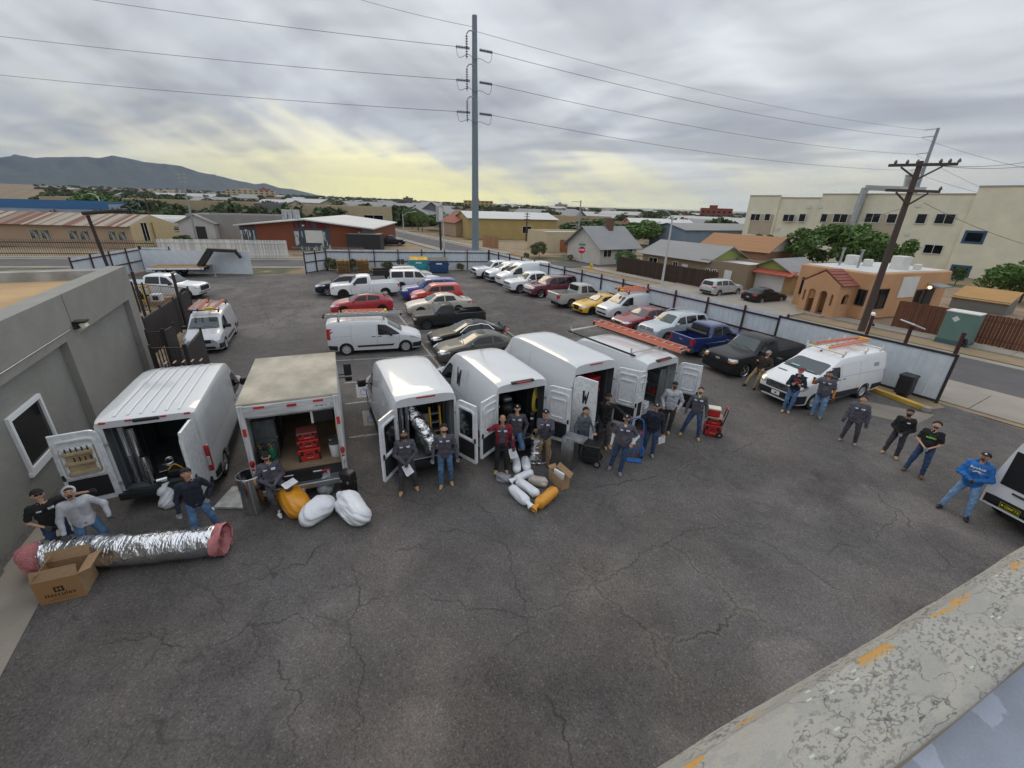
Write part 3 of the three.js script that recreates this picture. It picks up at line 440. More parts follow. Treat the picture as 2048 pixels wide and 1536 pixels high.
const pickup=(p,o={})=>({
L:5.6,W:1.98,wb:3.4,fo:0.98,r:0.39,hMax:0.66,roofW:0.76,paint:p,noseY:0.9,noseRise:0.06,tailRise:0,edge:0.86,shoulder:0.006,soft:0.03,
top:[[0,1.02],[0.06,1.10],[0.5,1.17],[1.4,1.22],[1.55,1.24],[2.15,1.80],[2.5,1.87],[3.0,1.87],[3.25,1.83],[3.34,1.26],[5.55,1.26],[5.6,1.22]],
belt:[[0,0.9],[0.3,1.07],[1.4,1.13],[2.5,1.15],[3.3,1.18],[5.5,1.24],[5.6,1.2]],bottom:[[0,0.42],[0.3,0.36],[5.3,0.42],[5.6,0.55]],
plan:[[0,0.86],[0.05,0.92],[0.18,0.965],[0.5,0.99],[1.0,1],[4.9,1],[5.45,0.99],[5.6,0.975]],bed:[3.42,5.52],bedFloor:0.78,
ws:[1.58,0.78,2.13,0.64],win:[[[[1.75,1.19],[2.95,1.22]],[[2.22,1.66],[2.97,1.73]]]],
front:[ff('grille',BK,-0.55,0.80,0.55,1.04,1),ff('bumper',BK,-0.86,0.46,0.86,0.68,1,0.03),['headlight',LM,[[0.58,0.84],[0.92,0.84]],[[0.58,1.02],[0.92,1.02]]],ff('front_plate',mPlate,-0.15,0.52,0.15,0.64,1,0.04)],
rearF:[['taillight',RL,[[0.78,0.86],[0.96,0.86]],[[0.78,1.18],[0.96,1.18]]],ff('tailgate',p,-0.74,0.8,0.74,1.2,1),ff('bumper',M.dark,-0.94,0.5,0.94,0.7,1)],
side:[['taillight',RL,[[5.45,0.88],[5.585,0.88]],[[5.45,1.16],[5.585,1.16]]],['headlight',LM,[[0.06,0.86],[0.3,0.88]],[[0.06,1.02],[0.3,1.03]]]],
seams:[[[1.62,0.45],[1.6,1.12]],[[3.08,0.42],[3.08,1.17]],[[3.38,0.5],[3.38,1.22]]],handles:[[2.75,1.04]],mirror:[1.92,1.24,1.06,1.2],mirrorMat:M.dark,...o
});
const crewTop=(a,b,L)=>({L,top:[[0,1.02],[0.06,1.10],[0.5,1.17],[1.4,1.22],[1.55,1.24],[2.15,1.80],[2.5,1.88],[a - 0.35,1.88],[a - 0.1,1.82],[a,1.26],[L - 0.05,1.26],[L,1.22]],belt:[[0,0.9],[0.3,1.07],[1.4,1.13],[2.5,1.15],[a,1.18],[L - 0.1,1.24],[L,1.2]],bottom:[[0,0.42],[0.3,0.36],[L - 0.3,0.42],[L,0.55]],plan:[[0,0.86],[0.05,0.92],[0.18,0.965],[0.5,0.99],[1.0,1],[L - 0.7,1],[L - 0.15,0.99],[L,0.975]],bed:[a + 0.08,L - 0.08],side:[['taillight',RL,[[L - 0.15,0.88],[L - 0.015,0.88]],[[L - 0.15,1.16],[L - 0.015,1.16]]],['headlight',LM,[[0.06,0.86],[0.3,0.88]],[[0.06,1.02],[0.3,1.03]]]],win:[[[[1.75,1.19],[2.62,1.21]],[[2.22,1.66],[2.64,1.74]]],[[[2.72,1.21],[a - 0.2,1.23]],[[2.72,1.74],[a - 0.28,1.72]]]],seams:[[[1.62,0.45],[1.6,1.12]],[[2.68,0.42],[2.68,1.17]],[[a + 0.04,0.5],[a + 0.04,1.22]]],handles:[[2.4,1.04],[a - 0.45,1.05]]});

const van=(p,H,L,o={})=>{
const q=H - 2.5,wb=o.wb||3.75,d={L,W:2.03,wb,fo:1.0,r:0.35,tw:0.22,inset:0.03,hMax:H - 1.2,roofW:0.80,paint:p,light:1,noseY:0.95,noseRise:0.14,tailRise:0,edge:0.885,shoulder:0.004,crown:3.4,soft:0.1,
top:[[0,0.98],[0.1,1.10],[0.5,1.24],[0.95,1.36],[1.08,1.42],[1.95,2.16 + Math.min(0,q)],[2.3,H - 0.10],[2.8,H - 0.02],[3.4,H],[L - 0.5,H],[L - 0.12,H - 0.02],[L,H - 0.07]],
belt:[[0,0.86],[0.4,1.08],[1.2,1.2],[L - 0.2,1.22],[L,1.2]],bottom:[[0,0.3],[0.3,0.26],[L - 0.4,0.34],[L,0.44]],
plan:[[0,0.72],[0.05,0.82],[0.2,0.90],[0.5,0.955],[1.1,0.985],[1.8,1],[L - 0.5,1],[L - 0.1,0.985],[L,0.965]],
ws:[1.12,0.82,1.98,0.70],win:[[[[1.18,1.22],[1.3,1.2],[2.32,1.22]],[[1.60,1.66],[1.95,1.92 + Math.min(0,q*0.6)],[2.30,1.94 + Math.min(0,q*0.6)]]]],
front:[ff('grille',BK,-0.52,0.70,0.52,0.98,1),ff('bumper',BK,-0.78,0.30,0.78,0.66,1,0.02),['headlight',LM,[[0.56,0.80],[0.86,0.86]],[[0.54,0.98],[0.84,1.08]]]],
side:[['lower_cladding',BK,[[1.42,0.33],[wb + 0.55,0.33]],[[1.42,0.62],[wb + 0.55,0.62]],0.02],['bumper',BK,[[0.05,0.32],[0.5,0.32]],[[0.05,0.68],[0.5,0.68]],0.014],['rear_cladding',BK,[[wb + 1.45,0.38],[L - 0.02,0.48]],[[wb + 1.45,0.66],[L - 0.02,0.66]],0.014],['headlight',LM,[[0.1,0.86],[0.48,0.96]],[[0.16,1.0],[0.5,1.08]],0.012]],
rearF:o.open?[]:[['taillight',RL,[[0.86,0.8],[0.97,0.8]],[[0.86,1.28],[0.97,1.28]]]],
seams:[[[1.25,0.66],[1.22,1.2]],[[2.38,0.4],[2.4,1.3],[2.4,H - 0.3]],[[3.65,0.4],[3.65,1.3],[3.65,H - 0.3]],[[2.45,1.24],[4.2,1.25],[L - 0.1,1.24]]],handles:[[2.15,1.14],[2.5,1.14]],handleMat:M.dark,mirror:[1.5,1.36,1.18,1.45],mirrorMat:M.dark};
return{...d,...o};
};

function openRear(t,{inner=0x8d9092,left,right,doorTop,liner=M.dark,shelf,windows,black=true,logoL,lampMat,high}){
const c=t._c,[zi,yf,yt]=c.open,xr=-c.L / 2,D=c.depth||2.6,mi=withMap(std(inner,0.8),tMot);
const g=[box(D,0.03,2*zi - 0.004,xr + D / 2 + 0.01,yf - 0.02,0),box(0.03,yt - yf,2*zi,xr + D,(yt + yf)/ 2,0)];
for(const sg of[1,-1]){g.push(box(D,yt - yf,0.02,xr + D / 2 + 0.01,(yt + yf)/ 2,sg*(zi + 0.01)));for(let k=0;k<4;k++)g.push(box(0.09,yt - yf - 0.1,0.04,xr + 0.3 + k*0.65,(yt + yf)/ 2,sg*(zi - 0.02)));}
g.push(box(D,0.02,2*zi,xr + D / 2 + 0.01,yt + 0.01,0));for(let k=0;k<4;k++)g.push(box(0.07,0.05,2*zi - 0.1,xr + 0.35 + k*0.65,yt - 0.03,0));
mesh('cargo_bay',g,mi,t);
mesh('rear_bumper',[rbox(0.16,0.2,1.86,xr - 0.04,0.46,0,0.04),box(0.14,0.015,1.5,xr - 0.05,0.568,0)],c.bumpMat||M.dark,t);
for(const sg of[1,-1]){const y0=c.lampY||0.95,hL=c.lampH||0.5;const lp=mesh('taillight',[rbox(0.1,hL,0.10,xr + 0.02,y0 + hL / 2,sg*(c.W / 2 - 0.075),0.03)],RL,t);mesh('reverse_lens',rbox(0.06,hL*0.34,0.075,xr - 0.012,y0 + hL*0.42,sg*(c.W / 2 - 0.075),0.015),LM,lp);}
const Hd=yt - yf + 0.10,Wd=zi + 0.03,y0=yf - 0.06;
const door=(sg,ang,o={})=>{
const d=sub('rear_door',t,xr - 0.05,y0,sg*(zi + 0.06),sg*R(ang)),s=new THREE.Shape(),w=Wd,r=0.12;
s.moveTo(0,0);s.lineTo(w - 0.03,0);s.lineTo(w,0.05);s.lineTo(w,Hd*0.55);s.lineTo(w - 0.03,Hd);s.lineTo(r*1.6,Hd);s.quadraticCurveTo(0.03,Hd,0.01,Hd - r*1.7);s.closePath();
const e=new THREE.ExtrudeGeometry(s,{depth:0.035,bevelEnabled:true,bevelSize:0.012,bevelThickness:0.012,bevelSegments:2,curveSegments:6});e.translate(0,0,-0.0175);
const orient=q=>{q.rotateY(Math.PI / 2);if(sg<0){q=prep(q);for(const k of['position','normal','uv']){const a=q.attributes[k],m=a.itemSize,A=a.array;for(let i=0;i<a.count;i +=3)for(let j=0;j<m;j++){const t0=A[(i + 1)*m + j];A[(i + 1)*m + j]=A[(i + 2)*m + j];A[(i + 2)*m + j]=t0;}if(m===3)for(let i=2;i<A.length;i +=3)A[i]=-A[i];}}return q;};
mesh('door_shell',orient(e),c.paint,d);
const ip=(x0,y1,x1,y2,th,m,nm,rr2=0.06,xo=0.035)=>{const q=rbox(x1 - x0,y2 - y1,th,(x0 + x1)/ 2,(y1 + y2)/ 2,xo,rr2);return mesh(nm,orient(q),m,d);};
const inset=(x0,y1,x1,y2,rad,m,nm)=>{
const f=new THREE.Shape(),hole=new THREE.Path(),rd=(P,a,b,cc,dd,k)=>{P.moveTo(a + k,b);P.lineTo(cc - k,b);P.quadraticCurveTo(cc,b,cc,b + k);P.lineTo(cc,dd - k);P.quadraticCurveTo(cc,dd,cc - k,dd);P.lineTo(a + k,dd);P.quadraticCurveTo(a,dd,a,dd - k);P.lineTo(a,b + k);P.quadraticCurveTo(a,b,a + k,b);};
rd(f,x0,y1,x1,y2,rad);rd(hole,x0 + 0.035,y1 + 0.035,x1 - 0.035,y2 - 0.035,rad*0.8);f.holes.push(hole);return mesh(nm,orient(new THREE.ExtrudeGeometry(f,{depth:0.028,bevelEnabled:true,bevelSize:0.008,bevelThickness:0.008,bevelSegments:2,curveSegments:5}).translate(0,0,0.03)),m,d);};
const lh=Hd*0.36;
ip(0.10,0.12,w - 0.06,lh,0.014,liner,'door_liner',0.006,0.034);
inset(0.09,lh + 0.05,w - 0.06,Hd - 0.14,0.13,c.paint,'pressed_rim');
if(windows)ip(0.15,lh + 0.12,w - 0.12,Hd - 0.22,0.012,M.glass,'door_window',0.005,0.03);
else{inset(0.17,lh + 0.14,w - 0.13,Hd - 0.34,0.05,c.paint,'pressed_panel');}
if(o.shelf){const bk=ip(0.14,lh + 0.12,w - 0.12,Hd - 0.34,0.014,o.shelf,'shelf_board',0.005,0.036);for(let k=0;k<3;k++)mesh('tray',orient(box(w - 0.34,0.06,0.09,(w + 0.02)/ 2,lh + 0.2 + k*0.24,0.085)),o.shelf,bk);for(let k=0;k<9;k++)mesh('drill_bit',orient(cyl(0.012,0.012,0.10,0.24 +(k % 5)*0.09,lh + 0.28 +(k>4?0.24:0.48),0.09,6)),M.dark,bk);}
for(const y of[0.32,Hd - 0.42])mesh('hinge',orient(box(0.14,0.05,0.05,-0.01,y,0.0)),M.steel,d);
mesh('latch',orient(rbox(0.05,0.14,0.03,w - 0.03,Hd*0.42,0.05,0.01)),M.dark,d);
mesh('outer_handle',orient(rbox(0.1,0.12,0.02,w - 0.12,Hd*0.32,-0.035,0.01)),M.dark,d);
if(o.logo){const lg=orient(new THREE.PlaneGeometry(o.logo[3],o.logo[4]));lg.translate(0,o.logo[1],0);const q=new THREE.PlaneGeometry(o.logo[3],o.logo[4]);if(sg>0)q.rotateY(-Math.PI / 2);else q.rotateY(-Math.PI / 2);q.translate(-0.034,o.logo[1],-sg*o.logo[0]);mesh('emblem',q,o.logo[2],d);}
return d;
};
if(left !==undefined)door(-1,left,{shelf});if(right !==undefined)door(1,right,{logo:undefined});
if(logoL)t.children.filter(o=>o.name==='rear_door').forEach((d,i)=>{});
return t;
}
// ---- ladders and racks (things of their own)
const ladderMats={fiber:M.fiber,alu:M.alu,orange:M.orange};
function ladder(label,len,w,kind,n=11,ends=M.dark,group){
const t=thing('ladder',label,'ladder',[0,0,0],0,group),rail=ladderMats[kind];
for(const s of[1,-1])for(const q of[0,1])mesh('rail',box(len*(q?0.98:1),0.075,0.028,q?0.12:0,q?0.075:0,s*(w / 2 - q*0.035)),rail,t);
for(let k=0;k<n;k++)mesh('rung',bar([-len / 2 +(k + 0.5)*len / n,0.0,-w / 2],[-len / 2 +(k + 0.5)*len / n,0.0,w / 2],0.017),M.alu,t);
for(let k=0;k<n;k++)mesh('rung',bar([-len / 2 +(k + 0.5)*len / n + 0.1,0.075,-w / 2 + 0.03],[-len / 2 +(k + 0.5)*len / n + 0.1,0.075,w / 2 - 0.03],0.017),M.alu,t);
for(const e of[1,-1])for(const s of[1,-1])mesh('foot',box(0.1,0.12,0.05,e*len / 2,0.0,s*w / 2),ends,t);
return t;
}
function stepLadder(label,len,w0,w1,group){
const t=thing('step_ladder',label,'ladder',[0,0,0],0,group),n=7;
for(const s of[1,-1]){mesh('rail',beam([-len / 2,0,s*w0 / 2],[len / 2,0,s*w1 / 2],0.03,0.08),M.fiber,t);mesh('back_rail',beam([-len / 2 + .05,0.085,s*(w0 / 2 - 0.03)],[len / 2 - .1,0.085,s*(w1 / 2 - 0.03)],0.025,0.06),M.fiber,t);}
for(let k=0;k<n;k++){const f=(k + 0.6)/ n;mesh('tread',box(0.08,0.02,lerp(w0,w1,f),lerp(-len / 2,len / 2,f),0.02,0),M.alu,t);}
mesh('top_cap',rbox(0.14,0.14,w1 + 0.05,len / 2 + 0.02,0.03,0,0.02),M.yellow,t);for(const s of[1,-1])mesh('foot',box(0.1,0.1,0.06,-len / 2,0.02,s*w0 / 2),M.yellow,t);return t;
}
const onto=(t,v,lx,ly,lz,ry=0)=>{const a=v.rotation.y,k=v.scale.x,c=Math.cos(a)*k,s=Math.sin(a)*k;ly*=k;t.scale.setScalar(k);t.position.set(v.position.x + lx*c + lz*s,ly,v.position.z - lx*s + lz*c);t.rotation.y=a + ry;return t;};
function roofRack(v,label,xs,H,half,mat=M.alu,rails=false){
const t=thing('roof_rack',label,'roof rack');for(const x of xs){mesh('crossbar',rbox(0.07,0.05,half*2,x,0.12,0,0.01),mat,t);for(const s of[1,-1]){mesh('foot',box(0.09,0.13,0.06,x,0.05,s*(half - 0.06)),mat,t);mesh('end_stop',box(0.05,0.16,0.03,x,0.2,s*half),mat,t);}}
if(rails)for(const s of[1,-1])mesh('side_rail',box(xs[0]- xs[xs.length - 1]+ 0.3,0.05,0.05,(xs[0]+ xs[xs.length - 1])/ 2,0.05,s*(half - 0.04)),M.dark,t);
return onto(t,v,0,H - 0.03,0);
}

const tLogo=cvs(128,192,c=>{c.clearRect(0,0,128,192);c.fillStyle='#15161a';c.beginPath();c.moveTo(18,20);c.lineTo(52,10);c.lineTo(56,92);c.lineTo(78,40);c.lineTo(84,100);c.lineTo(112,0);c.lineTo(124,20);c.lineTo(92,182);c.lineTo(70,182);c.lineTo(66,128);c.lineTo(46,186);c.lineTo(24,186);c.closePath();c.fill();c.clearRect(58,0,14,26);});
const mLogo=std(0xffffff,0.6,{map:tLogo,transparent:true,alphaTest:0.5});
// ---------------------------------------------------------------- the row of work vans with open rear doors
const wv=()=>paint(lin(0.78,0.805,0.83),{map:tFine});
const tanBoard=withMap(std(lin(0.55,0.43,0.27),0.85),tMot);
const rearCentre=(x,z)=>V(x,0,z);
function rearPark(t,x,z,head){const c=t._c,a=R(head);t.position.set(x + Math.cos(a)*c.L / 2,0,z + Math.sin(a)*c.L / 2);t.rotation.y=-a;return t;}
const vanP=vehicle('cargo_van','white high-roof van with ribbed roof beside the grey wall, leftmost of the open vans','van',van(wv(),2.42,5.95,{wb:4.0,W:2.05,open:[0.80,0.56,2.2],lampY:0.72,lampH:0.72,fo:0.95,edge:0.93,crown:5,roofW:0.95,bumpMat:M.dark}));
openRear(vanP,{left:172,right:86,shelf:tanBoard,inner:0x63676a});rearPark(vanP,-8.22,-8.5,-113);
meshes('roof_rib',[-0.6,-0.36,-0.12,0.12,0.36,0.6].map(z=>patch(vanP._b,'top',[[2.3,z - 0.03],[5.8,z - 0.03]],[[2.3,z + 0.03],[5.8,z + 0.03]],0.014,12,2)),vanP._c.paint,vanP);
meshes('roof_lamp',[-0.78,-0.32,0.32,0.78].map(z=>rbox(0.06,0.05,0.13,-2.965,2.33,z,0.02)),RL,vanP);mesh('camera_housing',rbox(0.08,0.08,0.5,-2.97,2.31,0,0.03),M.dark,vanP);
meshes('rust_spot',[0,1,2,3,4].map(k=>box(0.26,0.004,0.05,0.75 + k*0.0,2.428,-0.55 + k*0.22)),withMap(std(lin(0.45,0.30,0.24),0.9),tMot),vanP);
const vanA=vehicle('cargo_van','white van with foil duct in its bay, just right of the box truck','van',van(wv(),2.5,5.6,{open:[0.74,0.60,2.2]}));
openRear(vanA,{left:130,right:114,inner:0x85888b,windows:true});rearPark(vanA,-2.2,-9.98,-115.5);
mesh('brake_lamp',rbox(0.05,0.045,0.5,-2.79,2.40,0,0.015),RL,vanA);
const vanB=vehicle('cargo_van','white van with a yellow hose hanging in its dark open bay','van',van(wv(),2.5,5.6,{open:[0.74,0.60,2.2]}));
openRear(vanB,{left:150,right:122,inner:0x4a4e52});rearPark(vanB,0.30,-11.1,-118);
const logoSide=(v,x,y,w,h)=>{const g=patch(v._b,'side',[[x,y],[x + w,y]],[[x,y + h],[x + w,y + h]],0.012,4,4,-1);const u=g.attributes.uv;for(let i=0;i<u.count;i++)u.setX(i,1 - u.getX(i));const m=mesh('emblem',g,mLogo,v);return m;};
logoSide(vanB,2.75,1.45,0.42,0.62);
mesh('brake_lamp',rbox(0.12,0.07,0.72,-2.79,2.44,0,0.03),M.dark,vanB);mesh('brake_lamp',rbox(0.03,0.045,0.44,-2.855,2.44,0,0.012),RL,vanB);
const vanC=vehicle('cargo_van','white van with the tallest roof, stacked red tool boxes inside its open doors','van',van(wv(),2.78,6.0,{open:[0.76,0.60,2.42]}));
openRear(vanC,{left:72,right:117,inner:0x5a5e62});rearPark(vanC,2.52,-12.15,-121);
mesh('brake_lamp',rbox(0.05,0.045,0.5,-2.99,2.66,0,0.015),RL,vanC);
{const d=vanC.children.find(o=>o.name==='rear_door');const q=new THREE.PlaneGeometry(0.26,0.46);q.rotateY(-Math.PI / 2);q.translate(-0.034,1.35,0.42);mesh('emblem',q,mLogo,d);}
const vanD=vehicle('cargo_van','white van with an orange ladder on its roof rack, rightmost of the open vans','van',van(wv(),2.5,5.6,{open:[0.74,0.60,2.2]}));
openRear(vanD,{left:172,right:117,inner:0xa8abac});rearPark(vanD,4.98,-13.4,-123.5);
mesh('brake_lamp',rbox(0.12,0.07,0.72,-2.79,2.44,0,0.03),M.dark,vanD);mesh('brake_lamp',rbox(0.03,0.045,0.44,-2.855,2.44,0,0.012),RL,vanD);
const rackD=roofRack(vanD,'black and silver roof rack with side rails on the rightmost open van',[1.0,-2.1],2.5,0.82,M.alu,true);
onto(ladder('orange fibreglass extension ladder on the roof of the rightmost open van',4.2,0.42,'fiber',12),vanD,-1.1,2.72,0.6);
// ---- box truck
{
const t=thing('box_truck','white box truck with tan roof and roll-up rear door open','truck'),L=3.25,W=2.13,fl=0.78,H=2.66,xr=0,wM=withMap(std(lin(0.66,0.67,0.68),0.5),tMot),tanR=withMap(std(lin(0.52,0.47,0.38),0.9),tMot);
mesh('box_wall',box(L,H - fl,0.05,L / 2,(H + fl)/ 2,W / 2 - 0.025),wM,t);mesh('box_wall',box(L,H - fl,0.05,L / 2,(H + fl)/ 2,-W / 2 + 0.025),wM,t);
mesh('roof',[rbox(L + 0.02,0.06,W + 0.02,L / 2,H + 0.01,0,0.02)],tanR,t);mesh('front_wall',box(0.05,H - fl,W - 0.1,L - 0.03,(H + fl)/ 2,0),wM,t);
const tWoodF=tex(256,256,(i,j)=>{const n=tn(i / 256,j / 256,8,5),s=HT[((i>>2)*131 + j*7)&65535],v=0.40 + 0.16*n + 0.06*s;return[v*1.08,v*0.93,v*0.76];});
mesh('floor',box(L - 0.1,0.06,W - 0.12,L / 2,fl,0),std(0xffffff,0.9,{map:tWoodF}),t);mesh('ceiling',box(L - 0.2,0.02,W - 0.12,L / 2 + 0.1,H - 0.06,0),M.dark,t);
for(const s of[1,-1]){mesh('rear_post',rbox(0.08,H - 0.55,0.13,-0.02,(H + 0.55)/ 2,s*(W / 2 - 0.065),0.015),wM,t);for(const y of[2.0,1.0])mesh('reflector',box(0.01,y>1.5?0.2:0.05,0.07,-0.066,y,s*(W / 2 - 0.065)),M.red,t);mesh('taillight',new THREE.SphereGeometry(0.07,12,8).scale(0.5,1.5,0.8).translate(-0.06,1.16,s*(W / 2 - 0.065)),RL,t);mesh('reverse_lamp',new THREE.SphereGeometry(0.06,12,8).scale(0.5,1.7,0.8).translate(-0.06,0.86,s*(W / 2 - 0.065)),LM,t);}
mesh('header',rbox(0.08,0.28,W - 0.24,-0.02,H - 0.16,0,0.015),wM,t);for(const z of[-0.62,0.62])mesh('reflector',box(0.01,0.05,0.22,-0.066,H - 0.07,z),M.red,t);mesh('roof_lamp',rbox(0.03,0.07,0.2,-0.07,H - 0.1,0.05,0.02),RL,t);
const tTM=cvs(256,64,c=>{c.fillStyle='#c9cbcd';c.fillRect(0,0,256,64);c.fillStyle='#2d2d2d';c.font='bold 40px sans-serif';c.fillText('TM 1081 D',18,46);});mesh('lettering',new THREE.PlaneGeometry(0.36,0.09).rotateY(-Math.PI / 2).translate(-0.0625,H - 0.2,0.68),std(0xffffff,0.6,{map:tTM}),t);
mesh('rolled_door',[box(0.9,0.05,W - 0.3,0.55,H - 0.26,0),box(0.05,0.14,W - 0.3,0.1,H - 0.32,0)],wM,t);mesh('pull_strap',box(0.01,0.4,0.05,0.06,H - 0.5,0.42),std(lin(0.6,0.6,0.58),0.8),t);
mesh('sill',box(0.1,0.26,W,0.02,fl - 0.16,0),M.dark,t);for(const[z,m]of[[-0.5,M.red],[-0.3,M.paper],[0.35,M.paper],[0.55,M.red]])mesh('reflector',box(0.012,0.06,0.2,-0.036,fl - 0.14,z),m,t);
mesh('step_bumper',[rbox(0.32,0.16,W - 0.2,-0.16,0.44,0,0.02),box(0.2,0.2,0.06,0,0.56,0.6),box(0.2,0.2,0.06,0,0.56,-0.6)],M.galv,t);mesh('tow_hitch',[box(0.3,0.06,0.08,-0.2,0.33,0),new THREE.SphereGeometry(0.035,10,8).translate(-0.34,0.38,0)],M.steel,t);

mesh('cab',[rbox(1.5,1.05,1.9,L + 0.72,1.0,0,0.12),rbox(1.15,0.75,1.78,L + 0.5,1.75,0,0.16),rbox(1.0,0.5,1.75,L + 1.85,0.92,0,0.14)],wM,t);mesh('windscreen',box(0.02,0.62,1.5,L + 1.16,1.7,0,0,0,0.35),M.screen,t);for(const s of[1,-1])mesh('side_window',box(0.75,0.45,0.02,L + 0.55,1.75,s*0.9),M.glass,t);
mesh('chassis',box(L + 2.2,0.25,0.9,L / 2 + 0.9,0.52,0),M.black,t);
for(const s of[1,-1]){mesh('mirror',[rbox(0.09,0.42,0.24,L + 0.85,1.78,s*1.36,0.04),rbox(0.09,0.16,0.22,L + 0.85,1.45,s*1.36,0.04)],M.dark,t);meshes('mirror_arm',[bar([L + 0.9,1.6,s*0.9],[L + 0.86,1.62,s*1.36],0.018),bar([L + 0.9,1.5,s*0.9],[L + 0.86,1.5,s*1.3],0.018)],M.black,t);}
const wc={L:L + 2.4,W:1.98,wb:3.5,fo:0.85,r:0.38,tw:0.24,rim:'steel',rimMat:'silver'};const wg=wheelGeo(0.38,0.24,'steel');for(const x of[0.9,L + 1.5])for(const s of[1,-1]){const w=sub('wheel',t,x,0.38,s*0.9,s>0?0:Math.PI);mesh('tyre',wg.tyre,M.rubber,w);mesh('rim',wg.rim,rimMats.silver,w);mesh('hub',wg.well,M.black,w);}
const a=R(-112.5);t.position.set(-5.18,0,-8.98);t.rotation.y=-a;var boxTruck=t;
}
// ---------------------------------------------------------------- cars of the middle row
const P0=(r,g,b,o)=>paint(lin(r,g,b),{...(r + g + b<0.12?{clearcoat:0.3,specularIntensity:0.5,clearcoatRoughness:0.12}:{}),...o});
const rowG=undefined;
const connect=(p,o={})=>van(p,1.84,4.82,{W:1.84,wb:3.06,fo:0.88,r:0.33,tw:0.2,hMax:0.85,roofW:0.80,noseY:0.8,edge:0.86,crown:2.8,
top:[[0,0.78],[0.1,0.9],[0.5,1.02],[0.85,1.10],[1.0,1.14],[1.75,1.62],[2.05,1.76],[2.6,1.83],[3.2,1.84],[4.4,1.82],[4.7,1.78],[4.82,1.70]],belt:[[0,0.66],[0.4,0.9],[1.1,1.0],[4.6,1.06],[4.82,1.0]],bottom:[[0,0.26],[0.3,0.22],[4.5,0.28],[4.82,0.36]],
plan:[[0,0.74],[0.05,0.83],[0.2,0.91],[0.5,0.96],[1.1,0.985],[1.8,1],[4.4,1],[4.7,0.985],[4.82,0.95]],ws:[1.04,0.72,1.74,0.60],win:[[[[1.12,1.04],[1.3,1.02],[2.28,1.04]],[[1.62,1.40],[1.85,1.55],[2.27,1.60]]]],
front:[ff('grille',BK,-0.42,0.62,0.42,0.80,1),ff('bumper_grille',BK,-0.55,0.30,0.55,0.44,1),['headlight',LM,[[0.48,0.66],[0.78,0.74]],[[0.46,0.78],[0.76,0.90]]],ff('badge',M.chrome,-0.09,0.70,0.09,0.76,1,0.02)],
side:[['headlight',LM,[[0.12,0.70],[0.62,0.86]],[[0.18,0.80],[0.64,0.94]],0.01],['taillight',RL,[[4.66,0.9],[4.8,0.9]],[[4.66,1.45],[4.78,1.45]]],['lower_cladding',BK,[[1.55,0.44],[3.35,0.44]],[[1.45,0.54],[3.38,0.54]],0.018],['rear_cladding',BK,[[4.36,0.3],[4.8,0.38]],[[4.36,0.56],[4.8,0.60]],0.014],['front_cladding',BK,[[0.04,0.30],[0.5,0.28]],[[0.04,0.56],[0.55,0.52]],0.014]],
rearF:[['taillight',RL,[[0.74,0.9],[0.87,0.9]],[[0.70,1.45],[0.82,1.45]]]],seams:[[[1.2,0.5],[1.16,1.0]],[[2.34,0.34],[2.34,1.0],[2.32,1.62]],[[3.62,0.6],[3.62,1.62]],[[3.65,1.04],[4.7,1.05]]],handles:[[2.1,0.96],[2.42,0.96]],mirror:[1.62,1.12,1.02,1.15],...o});
const conW=vehicle('compact_van','white compact van side-on carrying silver and orange ladders, behind the box truck','van',connect(wv(),{rim:'cover',rimMat:'silver',front:[ff('grille',BK,-0.42,0.62,0.42,0.80,1),ff('bumper',BK,-0.75,0.26,0.75,0.56,1,0.02),['headlight',LM,[[0.48,0.66],[0.78,0.74]],[[0.46,0.78],[0.76,0.90]]]]}));
park(conW,gp(695,711),-17.5,'r',1);
{roofRack(conW,'silver roof rack on the white compact van behind the box truck',[0.5,-1.8],1.84,0.7);onto(ladder('long silver aluminium ladder on the near side of the white compact van roof',3.9,0.40,'alu',12),conW,-0.55,2.06,0.42);onto(stepLadder('orange step ladder with yellow caps on the roof of the white compact van',2.2,0.62,0.36),conW,-0.5,2.06,-0.25,0.02);}
const conS=vehicle('compact_van','silver compact van facing us beside the black metal fence on the left','van',connect(P0(0.52,0.54,0.57,{metalness:0.25}),{rim:'cover',rimMat:'silver'}));
park(conS,gp(455,697.5),67,'f',-1);
{roofRack(conS,'roof rack on the silver compact van',[0.4,-1.7],1.84,0.68,M.dark);onto(ladder('orange and silver ladder on the right side of the silver compact van roof',2.6,0.4,'fiber',9),conS,-0.5,2.04,0.42);onto(stepLadder('orange step ladder with yellow cap on the silver compact van roof',2.2,0.6,0.38),conS,-0.35,2.04,-0.3);}

park(vehicle('suv','dark navy suv facing left at the back of the middle block','car',suv(P0(0.012,0.014,0.035),{L:4.6,rim:'five',top:[[0,0.84],[0.08,0.92],[0.5,1.02],[1.15,1.08],[1.3,1.1],[2.0,1.55],[2.5,1.64],[3.6,1.62],[4.2,1.54],[4.4,1.42],[4.55,1.05],[4.6,0.85]],win:[[[[1.62,1.11],[2.5,1.13]],[[2.06,1.45],[2.52,1.53]]],[[[2.6,1.14],[3.4,1.17]],[[2.6,1.53],[3.35,1.52]]]],belt:[[0,0.7],[0.3,0.9],[1.3,1.02],[2.6,1.07],[3.8,1.11],[4.4,1.08],[4.6,0.76]],bottom:[[0,0.34],[0.3,0.25],[4.3,0.30],[4.6,0.4]],wb:2.66,W:1.85,rg:[0.6,1.1,0.52,1.44,1],side:[['headlight',LM,[[0.06,0.76],[0.5,0.84]],[[0.06,0.86],[0.5,0.92]]]],seams:[],mirror:[1.7,1.12,.97,1]})),gp(656,592),159,'f',-1);
park(vehicle('pickup_truck','white single cab pickup facing left with red tail lamps','pickup',pickup(P0(0.78,0.80,0.82),{rim:'six',rimMat:'black',r:0.4})),gp(772,594.5),157.5,'r',-1);
